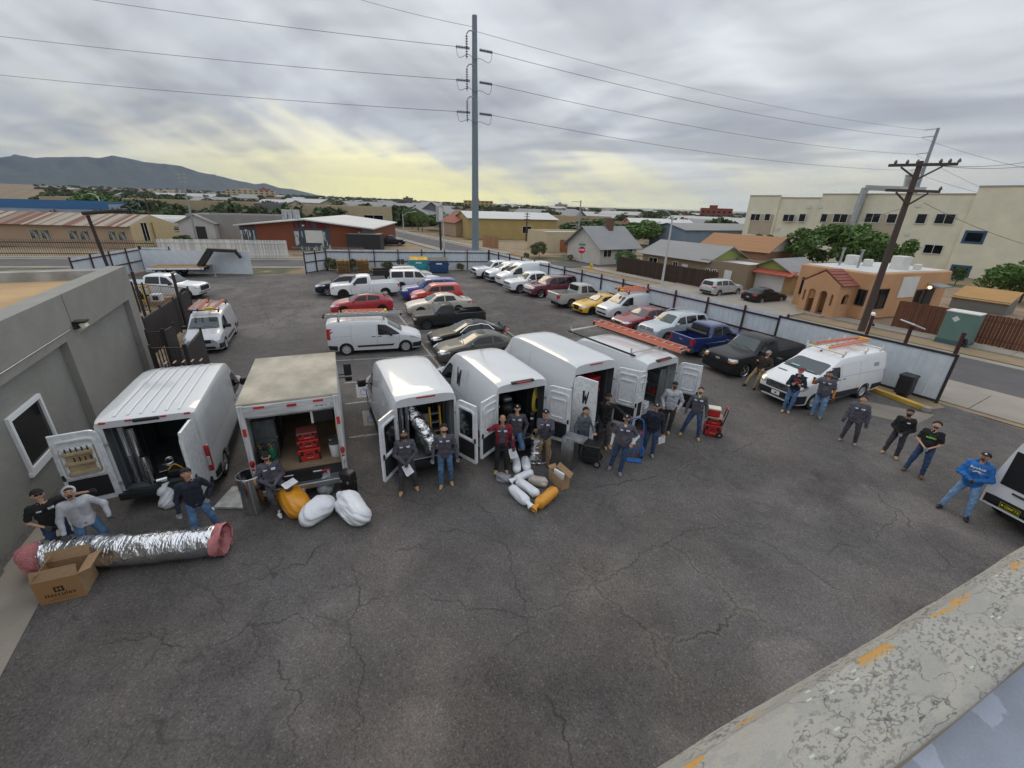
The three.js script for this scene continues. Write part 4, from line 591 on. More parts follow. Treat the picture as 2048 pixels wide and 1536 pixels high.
park(vehicle('hatchback','bright red hatchback with black roof facing left','car',hatch(P0(0.40,0.012,0.022),{rim:'multi',rimMat:'black'})),gp(765.5,627.2),160,'r',-1);
{const h=scene.children[scene.children.length - 1];mesh('black_roof',patch(h._b,'top',[[2.02,-0.56],[3.75,-0.52]],[[2.02,0.56],[3.75,0.52]],0.006,14,8),M.glass,h);mesh('spoiler',rbox(0.3,0.04,1.1,h._c.L / 2 - 3.9,1.36,0,0.02),M.dark,h);}
const tahoe=(p,o)=>suv(p,{L:5.05,W:1.98,wb:2.95,r:0.39,roofW:0.79,top:[[0,0.98],[0.06,1.05],[0.5,1.12],[1.35,1.17],[1.5,1.19],[2.1,1.75],[2.5,1.83],[4.6,1.83],[4.85,1.76],[4.98,1.1],[5.05,0.9]],belt:[[0,0.86],[0.3,1.02],[1.4,1.1],[4.8,1.14],[5.05,0.86]],bottom:[[0,0.4],[0.3,0.34],[4.7,0.38],[5.05,0.48]],ws:[1.53,0.76,2.08,0.64],win:[[[[1.75,1.16],[2.62,1.18]],[[2.16,1.64],[2.64,1.70]]],[[[2.76,1.18],[3.56,1.2]],[[2.76,1.71],[3.56,1.72]]],[[[3.70,1.2],[4.75,1.2]],[[3.70,1.72],[4.72,1.71]]]],rim:'five',rimMat:'chrome',seams:[[[1.66,0.48],[1.6,1.1]],[[2.69,0.45],[2.69,1.16],[2.69,1.7]],[[3.62,0.8],[3.63,1.16],[3.63,1.7]]],side:[['taillight',RL,[[4.88,0.9],[5.0,0.9]],[[4.88,1.3],[4.97,1.3]]],['headlight',LM,[[0.06,0.88],[0.3,0.9]],[[0.06,1.0],[0.3,1.02]]]],...o});
park(vehicle('suv','old white suv facing right with a black rear quarter window, behind the blue suv','car',tahoe(P0(0.76,0.77,0.78))),gp(804,581.5),-20,'r',1);
park(vehicle('suv','bright blue suv facing left with roof rails, behind the red boxy car','car',suv(P0(0.012,0.035,0.26),{L:4.88,W:1.88,rim:'five'})),gp(806,603),159,'front',-1);
park(vehicle('boxy_hatchback','red boxy hatchback facing left with upright tail','car',hatch(P0(0.50,0.02,0.018),{L:4.25,W:1.76,wb:2.6,hMax:0.62,roofW:0.80,top:[[0,0.72],[0.1,0.84],[0.5,0.98],[0.95,1.05],[1.1,1.08],[1.65,1.52],[2.0,1.6],[3.7,1.6],[4.0,1.56],[4.18,1.1],[4.25,0.9]],belt:[[0,0.6],[0.3,0.84],[1.1,1.0],[4.0,1.08],[4.25,0.8]],ws:[1.12,0.68,1.62,0.58],rg:[0.58,1.14,0.52,1.48,1],win:[[[[1.3,1.06],[2.25,1.08]],[[1.66,1.4],[2.27,1.46]]],[[[2.35,1.08],[3.5,1.12]],[[2.35,1.46],[3.42,1.46]]]],side:[['headlight',LM,[[0.08,0.66],[0.45,0.72]],[[0.08,0.8],[0.45,0.84]]],['taillight',RL,[[4.05,0.9],[4.2,0.9]],[[4.02,1.15],[4.16,1.15]]]]})),gp(824,612),159,'front',-1);
park(vehicle('sedan','pale gold sedan with white rear wing facing left between red car and black pickup','car',sedan(P0(0.50,0.46,0.39,{metalness:0.15}),{L:4.9,front:[ff('grille',BK,-0.3,0.56,0.3,0.68,1),ff('bumper_grille',BK,-0.4,0.28,0.4,0.36,1),['headlight',LM,[[0.38,0.58],[0.76,0.62]],[[0.38,0.68],[0.76,0.74]]],ff('badge',M.chrome,-0.05,0.6,0.05,0.68,1,0.02)]})),gp(816,634),158,'front',-1);
park(vehicle('pickup_truck','old black single cab pickup with chrome grille facing left','pickup',pickup(P0(0.022,0.023,0.025,{roughness:0.6,clearcoat:0.3}),{L:4.75,W:1.70,wb:2.75,fo:0.78,r:0.34,rim:'five',rimMat:'steel',top:[[0,0.86],[0.06,0.92],[0.5,0.97],[1.15,1.0],[1.3,1.02],[1.8,1.52],[2.1,1.57],[2.4,1.57],[2.6,1.52],[2.72,1.04],[4.7,1.04],[4.75,1.0]],belt:[[0,0.76],[0.3,0.9],[1.2,0.94],[2.6,0.98],[4.6,1.02],[4.75,0.98]],bottom:[[0,0.36],[0.3,0.32],[4.5,0.38],[4.75,0.46]],plan:[[0,0.92],[0.05,0.95],[0.3,0.985],[1.0,1],[4.6,1],[4.75,0.985]],bed:[2.78,4.68],bedFloor:0.62,ws:[1.33,0.68,1.79,0.58],win:[[[[1.5,1.0],[2.4,1.02]],[[1.85,1.42],[2.42,1.46]]]],front:[ff('grille',M.chrome,-0.45,0.66,0.45,0.80,1),ff('bumper',M.chrome,-0.78,0.40,0.78,0.54,1,0.04),['headlight',LM,[[0.5,0.66],[0.78,0.66]],[[0.5,0.80],[0.78,0.80]]]],side:[['headlight',M.amber,[[0.04,0.68],[0.14,0.68]],[[0.04,0.80],[0.14,0.80]]],['taillight',RL,[[4.66,0.7],[4.74,0.7]],[[4.66,0.92],[4.74,0.92]]]],rearF:[['taillight',RL,[[0.66,0.7],[0.8,0.7]],[[0.66,0.92],[0.8,0.92]]]],seams:[[[1.4,0.42],[1.38,0.94]],[[2.5,0.4],[2.5,0.98]]],handles:[[2.2,0.86,1]],mirror:[1.6,1.06,0.95,0.9]})),gp(854,660),160.5,'f',-1);
const lex=park(vehicle('sedan','glossy black sedan facing left with chrome window line, behind the grey coupe','car',coupe(P0(0.008,0.008,0.009,{specularIntensity:0.35,clearcoat:0.2}),{L:4.6,wb:2.73,W:1.8,rim:'five'})),gp(897,700),158.5,'f',-1);
{meshes('window_trim',[1,-1].map(s=>patch(lex._b,'side',[[1.62,0.93],[2.15,1.255],[2.87,1.325],[3.32,1.24],[3.6,1.0]],[[1.60,0.95],[2.13,1.28],[2.87,1.35],[3.35,1.26],[3.64,1.01]],0.009,24,1,s)),M.chrome,lex);mesh('sunroof',patch(lex._b,'top',[[2.3,-0.4],[2.7,-0.4]],[[2.3,0.4],[2.7,0.4]],0.008,6,6,1,0.1),M.glass,lex);}
const civ=park(vehicle('coupe','dusty grey coupe facing left just behind the open vans','car',coupe(P0(0.085,0.08,0.073,{roughness:0.55,clearcoat:0.35}),{rim:'five'})),gp(914,729),157,'f',-1);
mesh('sunroof',patch(civ._b,'top',[[2.28,-0.36],[2.66,-0.36]],[[2.28,0.36],[2.66,0.36]],0.008,6,6,1,0.1),M.glass,civ);
for(const v of[lex,civ])mesh('rear_spoiler',[rbox(0.16,0.03,1.3,-v._c.L / 2 + 0.2,1.1,0,0.012),box(0.06,0.1,0.04,-v._c.L / 2 + 0.22,1.04,0.5),box(0.06,0.1,0.04,-v._c.L / 2 + 0.22,1.04,-0.5)],v._c.paint,v);
park(vehicle('suv','silver suv mostly hidden behind the old white suv','car',suv(P0(0.5,0.5,0.49),{L:4.6,wb:2.7})),gp(866,563),-20,'front',1,0.8);
{
const t=thing('utility_trailer','low black utility trailer behind the white pickup','trailer');for(const s of[1,-1]){mesh('side_panel',box(2.6,0.42,0.04,0,0.82,s*0.75),M.dark,t);mesh('top_rail',box(2.6,0.05,0.06,0,1.05,s*0.75),M.post,t);}
mesh('end_panel',box(0.04,0.42,1.5,1.3,0.82,0),M.dark,t);mesh('tailgate',box(0.04,0.42,1.5,-1.3,0.82,0),M.dark,t);mesh('bed',box(2.6,0.06,1.5,0,0.62,0),M.dark,t);mesh('drawbar',beam([1.3,0.5,0],[2.5,0.5,0],0.08,0.08),M.dark,t);
const wg=wheelGeo(0.33,0.2,'steel');for(const s of[1,-1]){const w=sub('wheel',t,-0.1,0.33,s*0.9,s>0?0:Math.PI);mesh('tyre',wg.tyre,M.rubber,w);mesh('rim',wg.rim,rimMats.silver,w);}
const p=gp(768,566);t.position.set(p.x,0,p.z - 1.3);t.rotation.y=-R(160);
}
{
const t=thing('motorcycle','black sports motorcycle parked behind the old black pickup','motorcycle'),wg=wheelGeo(0.3,0.14,'five');for(const x of[0.7,-0.7]){const w=sub('wheel',t,x,0.3,0);mesh('tyre',wg.tyre,M.rubber,w);mesh('rim',wg.rim,rimMats.black,w);mesh('rim',wg.rim.clone().rotateY(Math.PI),rimMats.black,w);}
mesh('fairing',[new THREE.SphereGeometry(1,16,10).scale(0.42,0.30,0.2).translate(0.42,0.62,0),new THREE.SphereGeometry(1,14,8).scale(0.28,0.2,0.17).rotateZ(-0.5).translate(0.72,0.86,0)],paint(lin(0.012,0.012,0.013)),t);mesh('fuel_tank',new THREE.SphereGeometry(1,14,10).scale(0.32,0.17,0.18).translate(0.16,0.9,0),paint(lin(0.012,0.012,0.013)),t);
mesh('seat',[rbox(0.5,0.1,0.24,-0.32,0.86,0,0.05,0,0,-0.12)],M.rubber,t);mesh('tail',[new THREE.ConeGeometry(0.13,0.55,10).rotateZ(Math.PI / 2).translate(-0.75,0.95,0)],paint(lin(0.012,0.012,0.013)),t);mesh('engine',rbox(0.5,0.35,0.3,0.05,0.45,0,0.05),M.steel,t);mesh('windshield',new THREE.SphereGeometry(1,12,8,0,Math.PI*2,0,Math.PI / 2).scale(0.22,0.3,0.15).rotateZ(0.7).translate(0.72,0.98,0),M.glass,t);
meshes('fork_leg',[bar([0.5,0.95,0.1],[0.7,0.3,0.1],0.025),bar([0.5,0.95,-0.1],[0.7,0.3,-0.1],0.025)],M.alu,t);mesh('handlebar',bar([0.46,1.0,0.34],[0.46,1.0,-0.34],0.016),M.black,t);mesh('swing_arm',bar([-0.7,0.3,0.1],[-0.1,0.42,0.12],0.03),M.dark,t);mesh('exhaust',bar([-0.1,0.3,0.16],[-0.75,0.5,0.18],0.05,10),M.steel,t);meshes('mirror',[rbox(0.04,0.07,0.12,0.6,1.12,0.3,0.02),rbox(0.04,0.07,0.12,0.6,1.12,-0.3,0.02)],M.dark,t);
const p=gp(905,652);t.position.set(p.x,0,p.z);t.rotation.set(0,-R(160),0);
}
// ---------------------------------------------------------------- right row along the fence
const HD=153;
const wT=van(P0(0.76,0.775,0.79),2.07,5.53,{wb:3.3,rim:'steel',rimMat:'silver',tw:0.22,open:undefined});
const vanR=park(vehicle('cargo_van','white low-roof van facing us with headlamps on, by the corrugated fence','van',{...wT,front:[ff('grille',BK,-0.50,0.72,0.50,0.98,1),ff('bumper',BK,-0.80,0.30,0.80,0.66,1,0.025),['headlight',LM,[[0.54,0.82],[0.86,0.88]],[[0.52,1.0],[0.84,1.10]]],ff('badge',M.chrome,-0.1,0.83,0.1,0.89,1,0.03)]}),gp(1620,819),156,'f',-1,0.94);
meshes('grille_bar',[0.78,0.85,0.92].map(y=>patch(vanR._b,'front',[[-0.46,y],[0.46,y]],[[-0.46,y + 0.02],[0.46,y + 0.02]],0.03,8,1)),M.chrome,vanR);
const tFP=cvs(128,64,c=>{c.fillStyle='#e8e8e6';c.fillRect(0,0,128,64);c.drawImage&&0;c.fillStyle='#222';c.beginPath();c.moveTo(48,14);c.lineTo(58,12);c.lineTo(62,34);c.lineTo(68,20);c.lineTo(72,34);c.lineTo(82,8);c.lineTo(74,52);c.lineTo(66,52);c.lineTo(62,42);c.lineTo(56,52);c.closePath();c.fill();});
mesh('front_plate',patch(vanR._b,'front',[[-0.2,0.46],[0.16,0.46]],[[-0.2,0.64],[0.16,0.64]],0.045,3,2),std(0xffffff,0.6,{map:tFP}),vanR);
meshes('turn_lamp',[patch(vanR._b,'side',[[0.22,0.88],[0.34,0.9]],[[0.22,0.93],[0.34,0.95]],0.018,3,1,-1),patch(vanR._b,'side',[[0.22,0.88],[0.34,0.9]],[[0.22,0.93],[0.34,0.95]],0.018,3,1,1)],M.amber,vanR);
{const lampM=std(lin(0.9,0.75,0.45),0.3,{emissive:lin(1,0.72,0.35),emissiveIntensity:1.6});for(const s of[1,-1])mesh('lit_bulb',patch(vanR._b,'front',[[s*0.62,0.90],[s*0.76,0.92]],[[s*0.62,0.98],[s*0.76,1.01]],0.022,3,2),lampM,vanR);
meshes('hood_vent',[-0.45,0.45].map(z=>patch(vanR._b,'top',[[0.72,z - 0.2],[0.72,z + 0.2]],[[0.79,z - 0.2],[0.79,z + 0.2]],0.008,4,1)),M.dark,vanR);
meshes('dash_paper',[rbox(0.35,0.03,0.35,5.53 / 2 - 1.42,1.50,0.32,0.01),rbox(0.3,0.03,0.5,5.53 / 2 - 1.36,1.46,-0.3,0.01)],std(lin(0.35,0.62,0.6),0.8),vanR);
mesh('side_vent',patch(vanR._b,'side',[[4.6,1.46],[4.95,1.46]],[[4.6,1.62],[4.95,1.62]],0.008,3,3,-1),mSeamW,vanR);mesh('antenna',rbox(0.14,0.07,0.03,0.55,2.12,0,0.015),M.dark,vanR);
roofRack(vanR,'cream roof rack crossbars on the white low-roof van by the fence',[0.3,-1.2,-2.3],2.07,0.8,std(lin(0.75,0.72,0.62),0.6));onto(stepLadder('long red-railed step ladder on the white low-roof van by the fence',2.9,0.66,0.4),vanR,-1.2,2.25,0.2,Math.PI);}
const bf=park(vehicle('pickup_truck','lowered black pickup with black bed cover and bright deep-dish wheels','pickup',pickup(P0(0.014,0.014,0.015,{roughness:0.5}),{r:0.36,rim:'lowpro',rimMat:'chrome',bed:undefined,front:[ff('grille',M.black,-0.58,0.78,0.58,1.04,1),ff('bumper',M.black,-0.9,0.36,0.9,0.7,1,0.03),['headlight',LM,[[0.6,0.92],[0.92,0.92]],[[0.6,1.03],[0.92,1.03]]],['marker_lamp',M.amber,[[0.62,0.84],[0.92,0.84]],[[0.62,0.90],[0.92,0.90]]],ff('badge',M.alu,-0.12,0.87,0.12,0.96,1,0.025)],bottom:[[0,0.3],[0.3,0.24],[5.3,0.3],[5.6,0.42]]})),gp(1486,754.5),154,'f',-1,0.9);
bf.position.y=-0.02;mesh('bed_cover',patch(bf._b,'top',[[3.46,-0.86],[5.5,-0.86]],[[3.46,0.86],[5.5,0.86]],0.02,14,8),withMap(std(lin(0.02,0.02,0.021),0.9),tMot),bf);
const mv=park(vehicle('pickup_truck','small blue crew cab pickup with its bed towards us','pickup',pickup(P0(0.012,0.03,0.14),{...crewTop(3.65,0,5.05),wb:3.05,W:1.85,r:0.36,rearF:[['taillight',RL,[[0.68,0.82],[0.9,0.82]],[[0.68,1.16],[0.9,1.16]]],ff('tailgate',P0(0.012,0.03,0.14),-0.64,0.8,0.64,1.2,1),ff('bumper',M.dark,-0.88,0.46,0.88,0.68,1),ff('badge',M.chrome,-0.12,0.98,0.12,1.06,1)]})),gp(1404,715),-26,'r',1);
mesh('rolled_cover',cyl(0.11,0.11,1.5,mv._c.L / 2 - 3.85,1.33,0,14,Math.PI / 2),M.dark,mv);mesh('rear_window',box(0.02,0.4,1.2,mv._c.L / 2 - 3.66,1.54,0,0,0,-0.16),M.glass,mv);
park(vehicle('suv','silver suv facing us between the dark red sedan and the blue pickup','car',suv(P0(0.48,0.52,0.56,{metalness:0.35}),{L:5.04,W:1.99,rim:'five',front:[ff('grille',BK,-0.62,0.76,0.62,0.95,1),ff('bumper_grille',BK,-0.75,0.36,0.75,0.52,1),['headlight',LM,[[0.62,0.82],[0.92,0.84]],[[0.62,0.95],[0.9,0.97]]],ff('badge',M.chrome,-0.08,0.8,0.08,0.92,1,0.025),ff('grille_bar',M.chrome,-0.6,0.80,0.6,0.82,1,0.022),ff('grille_bar',M.chrome,-0.6,0.88,0.6,0.9,1,0.022)]})),gp(1331,686.5),HD,'f',-1);
{const v=scene.children[scene.children.length - 1];for(const s of[1,-1])mesh('roof_rail',tube([[0.35,1.70,s*0.62],[0.1,1.79,s*0.62],[-1.6,1.79,s*0.62],[-1.9,1.72,s*0.62]],0.02,16),M.alu,v);}
park(vehicle('sedan','dark red sedan with chrome grille facing us','car',sedan(P0(0.22,0.012,0.02),{L:5.1,W:1.93,wb:2.87,rim:'multi',front:[ff('grille',M.chrome,-0.42,0.46,0.42,0.70,1),ff('grille_mesh',BK,-0.36,0.50,0.36,0.66,1,0.02),ff('bumper_grille',BK,-0.5,0.26,0.5,0.36,1),['headlight',LM,[[0.5,0.60],[0.84,0.64]],[[0.5,0.70],[0.84,0.76]]]]})),gp(1271,664),HD,'f',-1);
const nv=park(vehicle('compact_van','white compact van facing us with orange ladders on top, beside the yellow car','van',connect(wv(),{L:4.7,wb:2.92,rim:'steel',rimMat:'silver',mirrorMat:M.dark,front:[ff('grille',BK,-0.45,0.70,0.45,0.80,1),ff('bumper_grille',BK,-0.55,0.36,0.55,0.50,1),['headlight',LM,[[0.48,0.70],[0.78,0.78]],[[0.46,0.86],[0.76,0.96]]],ff('badge',M.chrome,-0.3,0.74,0.3,0.77,1,0.02)],side:[['headlight',LM,[[0.12,0.74],[0.52,0.88]],[[0.18,0.86],[0.54,0.98]],0.01]]})),gp(1234,640),HD,'f',-1);
{roofRack(nv,'roof rack on the white compact van beside the yellow car',[0.4,-1.6],1.84,0.66,M.dark);onto(stepLadder('orange step ladder with yellow caps on the white van beside the yellow car',2.6,0.6,0.36),nv,-0.5,2.06,-0.3);onto(ladder('orange extension ladder on the white van beside the yellow car',2.9,0.4,'orange',9),nv,-0.7,2.06,0.35);}
park(vehicle('sedan','bright yellow sedan with black wheels and black windscreen','car',coupe(P0(0.72,0.40,0.012),{rim:'multi',rimMat:'black',top:[[0,0.68],[0.08,0.76],[0.5,0.88],[1.2,0.98],[1.35,1.0],[2.1,1.36],[2.55,1.41],[3.1,1.39],[3.6,1.26],[4.1,1.06],[4.35,1.04],[4.45,0.95]],front:[ff('grille',M.black,-0.34,0.34,0.34,0.68,1),['air_inlet',M.black,[[0.46,0.28],[0.8,0.32]],[[0.46,0.42],[0.8,0.46]]],['headlight',LM,[[0.44,0.60],[0.82,0.64]],[[0.44,0.71],[0.82,0.74]]]]})),gp(1183,630),HD,'f',-1);
const tun=park(vehicle('pickup_truck','silver extended cab pickup with its tailgate towards us','pickup',pickup(P0(0.40,0.40,0.39,{metalness:0.3,roughness:0.55}),{...crewTop(3.5,0,5.55),wb:3.26,W:1.95,r:0.40,rearF:[['taillight',RL,[[0.72,0.82],[0.94,0.82]],[[0.72,1.16],[0.94,1.16]]],ff('tailgate',P0(0.40,0.40,0.39),-0.68,0.8,0.68,1.2,1),ff('bumper',M.chrome,-0.92,0.48,0.92,0.66,1),ff('rear_plate',mPlate,-0.15,0.52,0.15,0.64,1)]})),gp(1142,617),-27,'r',1);
mesh('rear_window',box(0.02,0.4,1.2,tun._c.L / 2 - 3.5,1.54,0,0,0,-0.16),M.glass,tun);
park(vehicle('suv','maroon suv with chrome grille facing us between white and silver pickups','car',tahoe(P0(0.13,0.014,0.028),{front:[ff('grille',M.chrome,-0.55,0.78,0.55,0.98,1),ff('bumper',M.chrome,-0.86,0.46,0.86,0.66,1,0.03),['headlight',LM,[[0.58,0.84],[0.9,0.84]],[[0.58,1.0],[0.9,1.0]]]]})),gp(1081,596),HD,'f',-1);
park(vehicle('pickup_truck','white crew cab pickup with large chrome grille facing us beside the maroon suv','pickup',pickup(P0(0.77,0.785,0.80),{...crewTop(3.95,0,5.9),wb:3.68,r:0.42,rim:'six',mirrorMat:M.chrome,front:[ff('grille',M.chrome,-0.58,0.78,0.58,1.06,1),ff('bumper',M.chrome,-0.88,0.5,0.88,0.7,1,0.03),['headlight',LM,[[0.62,0.84],[0.94,0.84]],[[0.62,1.06],[0.94,1.06]]],ff('grille_bar',BK,-0.55,0.84,0.55,0.88,1,0.02),ff('grille_bar',BK,-0.55,0.95,0.55,0.99,1,0.02)]})),gp(1040,587),HD,'f',-1);
park(vehicle('cargo_van','white tall van with no dark trim between a pickup and another van at the back','van',van(P0(0.77,0.785,0.80),2.32,5.7,{rim:'steel',rimMat:'silver',side:[['headlight',LM,[[0.1,0.86],[0.48,0.96]],[[0.16,1.0],[0.5,1.08]],0.012]],front:[ff('grille',BK,-0.42,0.66,0.42,0.80,1),['headlight',LM,[[0.5,0.78],[0.84,0.82]],[[0.5,0.96],[0.84,1.0]]]]})),gp(1004,574),HD,'front',-1);
park(vehicle('cargo_van','white van with black bumper, second from the far corner of the fence row','van',van(P0(0.77,0.785,0.80),2.1,5.6,{rim:'steel',rimMat:'steel'})),gp(998,565.5),HD,'f',-1);
park(vehicle('pickup_truck','white pickup farthest back in the fence row','pickup',pickup(P0(0.77,0.785,0.80),{...crewTop(3.95,0,5.9),wb:3.75,r:0.41,rim:'six'})),gp(970,558),HD,'f',-1);

const tRam=cvs(256,128,c=>{c.fillStyle='#15171a';c.fillRect(0,0,256,128);c.fillStyle='#e8e8e8';c.font='bold 44px sans-serif';c.fillText('RAM',80,70);});
const ram=park(vehicle('pickup_truck','white pickup with black grille at the corner of the grey building','pickup',pickup(P0(0.74,0.76,0.78),{...crewTop(3.95,0,5.9),wb:3.6,r:0.42,rim:'six',front:[ff('grille',M.black,-0.62,0.66,0.62,1.06,1),ff('bumper',M.chrome,-0.9,0.46,0.9,0.62,1,0.03),['headlight',LM,[[0.66,0.86],[0.92,0.86]],[[0.66,1.04],[0.92,1.04]]]]})),V(-22.8,0,-31.2),0,'front',0);
ram.rotation.y=-R(-8);
const vEdge=vehicle('passenger_van','white van with black rear windows cut off by the right edge of the photo','van',van(P0(0.76,0.78,0.80),2.35,5.6,{rearF:[ff('rear_glass',M.black,-0.97,1.08,0.97,1.98,1),ff('bumper',M.dark,-0.92,0.42,0.92,0.74,1)],win:[[[[1.18,1.22],[1.3,1.2],[2.32,1.22]],[[1.60,1.66],[1.95,1.86],[2.30,1.88]]],[[[2.5,1.16],[5.4,1.16]],[[2.5,1.9],[5.35,1.88]]]]}));
{const c=gp(1957,1000,0.42),a=R(78);rearPark(vEdge,c.x + Math.cos(a)*0.98,c.z + Math.sin(a)*0.98,-12);}
{const tC=cvs(256,96,c=>{c.fillStyle='#14150c';c.fillRect(0,0,256,96);c.strokeStyle='#c9c81e';c.lineWidth=5;c.strokeRect(6,6,244,84);c.fillStyle='#e2e020';c.font='bold 50px monospace';c.fillText('CDNF73',60,64);c.beginPath();c.arc(34,46,14,0,7);c.fill();});
mesh('rear_plate',patch(vEdge._b,'rear',[[-0.6,0.52],[-0.2,0.52]],[[-0.6,0.68],[-0.2,0.68]],0.03,3,2).scale(1,1,1),std(0xffffff,0.6,{map:tC}),vEdge);
for(const[z,y]of[[-0.35,0.98],[0.02,0.8]])mesh('door_handle',rbox(0.04,0.05,0.3,-2.83,y,z,0.02),M.dark,vEdge);}
// ---------------------------------------------------------------- people
function surfaceNet(f,lo,hi,cell){
const nx=Math.ceil((hi[0]- lo[0])/ cell)+ 1,ny=Math.ceil((hi[1]- lo[1])/ cell)+ 1,nz=Math.ceil((hi[2]- lo[2])/ cell)+ 1,D=new Float32Array(nx*ny*nz);
let q=0;for(let k=0;k<nz;k++)for(let j=0;j<ny;j++)for(let i=0;i<nx;i++)D[q++]=f(lo[0]+ i*cell,lo[1]+ j*cell,lo[2]+ k*cell);
const id=new Int32Array(nx*ny*nz).fill(-1),pos=[],idx=[],sx=1,sy=nx,sz=nx*ny;
const E=[[0,1],[2,3],[4,5],[6,7],[0,2],[1,3],[4,6],[5,7],[0,4],[1,5],[2,6],[3,7]];
for(let k=0;k<nz - 1;k++)for(let j=0;j<ny - 1;j++)for(let i=0;i<nx - 1;i++){
const b=i + j*sy + k*sz,v=[D[b],D[b + 1],D[b + sy],D[b + sy + 1],D[b + sz],D[b + sz + 1],D[b + sz + sy],D[b + sz + sy + 1]];let m=0;for(let c=0;c<8;c++)if(v[c]<0)m|=1<<c;if(m===0||m===255)continue;
let x=0,y=0,z=0,n=0;for(const[a,c]of E)if((v[a]<0)!==(v[c]<0)){const t=v[a]/(v[a]- v[c]);x +=lerp(a&1,c&1,t);y +=lerp((a>>1)&1,(c>>1)&1,t);z +=lerp((a>>2)&1,(c>>2)&1,t);n++;}
id[b]=pos.length / 3;pos.push(lo[0]+(i + x / n)*cell,lo[1]+(j + y / n)*cell,lo[2]+(k + z / n)*cell);
}
const quad=(a,b,c,d,fl)=>{if(a<0||b<0||c<0||d<0)return;fl?idx.push(a,b,c,a,c,d):idx.push(a,c,b,a,d,c);};
for(let k=1;k<nz - 1;k++)for(let j=1;j<ny - 1;j++)for(let i=1;i<nx - 1;i++){
const b=i + j*sy + k*sz,s=D[b]<0;
if(s !==D[b + sx]<0)quad(id[b - sy - sz],id[b - sz],id[b],id[b - sy],s);
if(s !==D[b + sy]<0)quad(id[b - sx - sz],id[b - sx],id[b],id[b - sz],s);
if(s !==D[b + sz]<0)quad(id[b - sx - sy],id[b - sy],id[b],id[b - sx],s);
}
const g=new THREE.BufferGeometry();g.setAttribute('position',new THREE.Float32BufferAttribute(pos,3));g.setIndex(idx);g.computeVertexNormals();
const uv=new Float32Array(pos.length / 3*2);for(let i=0;i<uv.length / 2;i++){uv[2*i]=pos[3*i]*1.4 + pos[3*i + 2]*0.7;uv[2*i + 1]=pos[3*i + 1]*1.2;}g.setAttribute('uv',new THREE.BufferAttribute(uv,2));return g;
}
const cap3=(a,b,ra,rb=ra)=>({a,b,ra,rb});
function field(prims,k=0.03,extra){
const P=prims.map(p=>{const d=[p.b[0]- p.a[0],p.b[1]- p.a[1],p.b[2]- p.a[2]];return[...p.a,...d,p.ra,p.rb,d[0]*d[0]+ d[1]*d[1]+ d[2]*d[2]+ 1e-9];});
return(x,y,z)=>{let m=9;for(const p of P){const ux=x - p[0],uy=y - p[1],uz=z - p[2],h=clamp((ux*p[3]+ uy*p[4]+ uz*p[5])/ p[8]),ex=ux - h*p[3],ey=uy - h*p[4],ez=uz - h*p[5],d=Math.sqrt(ex*ex + ey*ey + ez*ez)-(p[6]+(p[7]- p[6])*h);const t=clamp(0.5 + 0.5*(m - d)/ k);m=m +(d - m)*t - k*t*(1 - t);}return extra?extra(m,x,y,z):m;};
}
function bounds(prims,pad){const lo=[9,9,9],hi=[-9,-9,-9];for(const p of prims)for(const q of[p.a,p.b])for(let i=0;i<3;i++){const r=Math.max(p.ra,p.rb)+ pad;lo[i]=Math.min(lo[i],q[i]- r);hi[i]=Math.max(hi[i],q[i]+ r);}return[lo,hi];}
const meshField=(prims,cell,k,extra)=>{const[lo,hi]=bounds(prims,cell*2 + 0.02);return surfaceNet(field(prims,k,extra),lo,hi,cell);};
const add3=(a,b)=>[a[0]+ b[0],a[1]+ b[1],a[2]+ b[2]],mul3=(a,s)=>[a[0]*s,a[1]*s,a[2]*s],sub3=(a,b)=>add3(a,mul3(b,-1)),nrm=a=>mul3(a,1 /(Math.hypot(...a)||1)),cross3=(a,b)=>[a[1]*b[2]- a[2]*b[1],a[2]*b[0]- a[0]*b[2],a[0]*b[1]- a[1]*b[0]],mix3=(a,b,t)=>[lerp(a[0],b[0],t),lerp(a[1],b[1],t),lerp(a[2],b[2],t)];

const ARMS={down:[[0.055,-0.18,-0.015],[0.07,-0.335,0.035]],pocket:[[0.07,-0.172,-0.045],[0.02,-0.29,0.06]],clasp:[[0.045,-0.18,0.01],[-0.085,-0.265,0.13]],claspHigh:[[0.055,-0.17,0.02],[-0.085,-0.20,0.14]],crossed:[[0.06,-0.165,0.06],[-0.13,-0.125,0.135]],out:[[0.14,-0.10,0.02],[0.285,-0.15,0.06]],belly:[[0.06,-0.165,0.0],[-0.05,-0.23,0.12]],fwd:[[0.05,-0.15,0.08],[0.03,-0.20,0.24]],lean:[[0.12,-0.13,0.03],[0.12,-0.29,0.08]],shoulder:[[0.15,-0.03,-0.04],[0.29,-0.02,0.05]],hip:[[0.10,-0.165,-0.05],[0.025,-0.25,0.06]],raise:[[0.07,-0.16,0.05],[0.02,-0.06,0.17]]};
const SK={a:lin(0.52,0.28,0.18),b:lin(0.42,0.215,0.13),c:lin(0.60,0.35,0.24),d:lin(0.32,0.16,0.095)},skinM={};
const cloth={};const fab=(r,g,b,rough=0.92)=>{const k=[r,g,b].join();return cloth[k]??=withMap(std(lin(r,g,b),rough),tMot,tBumpN,0.004);};
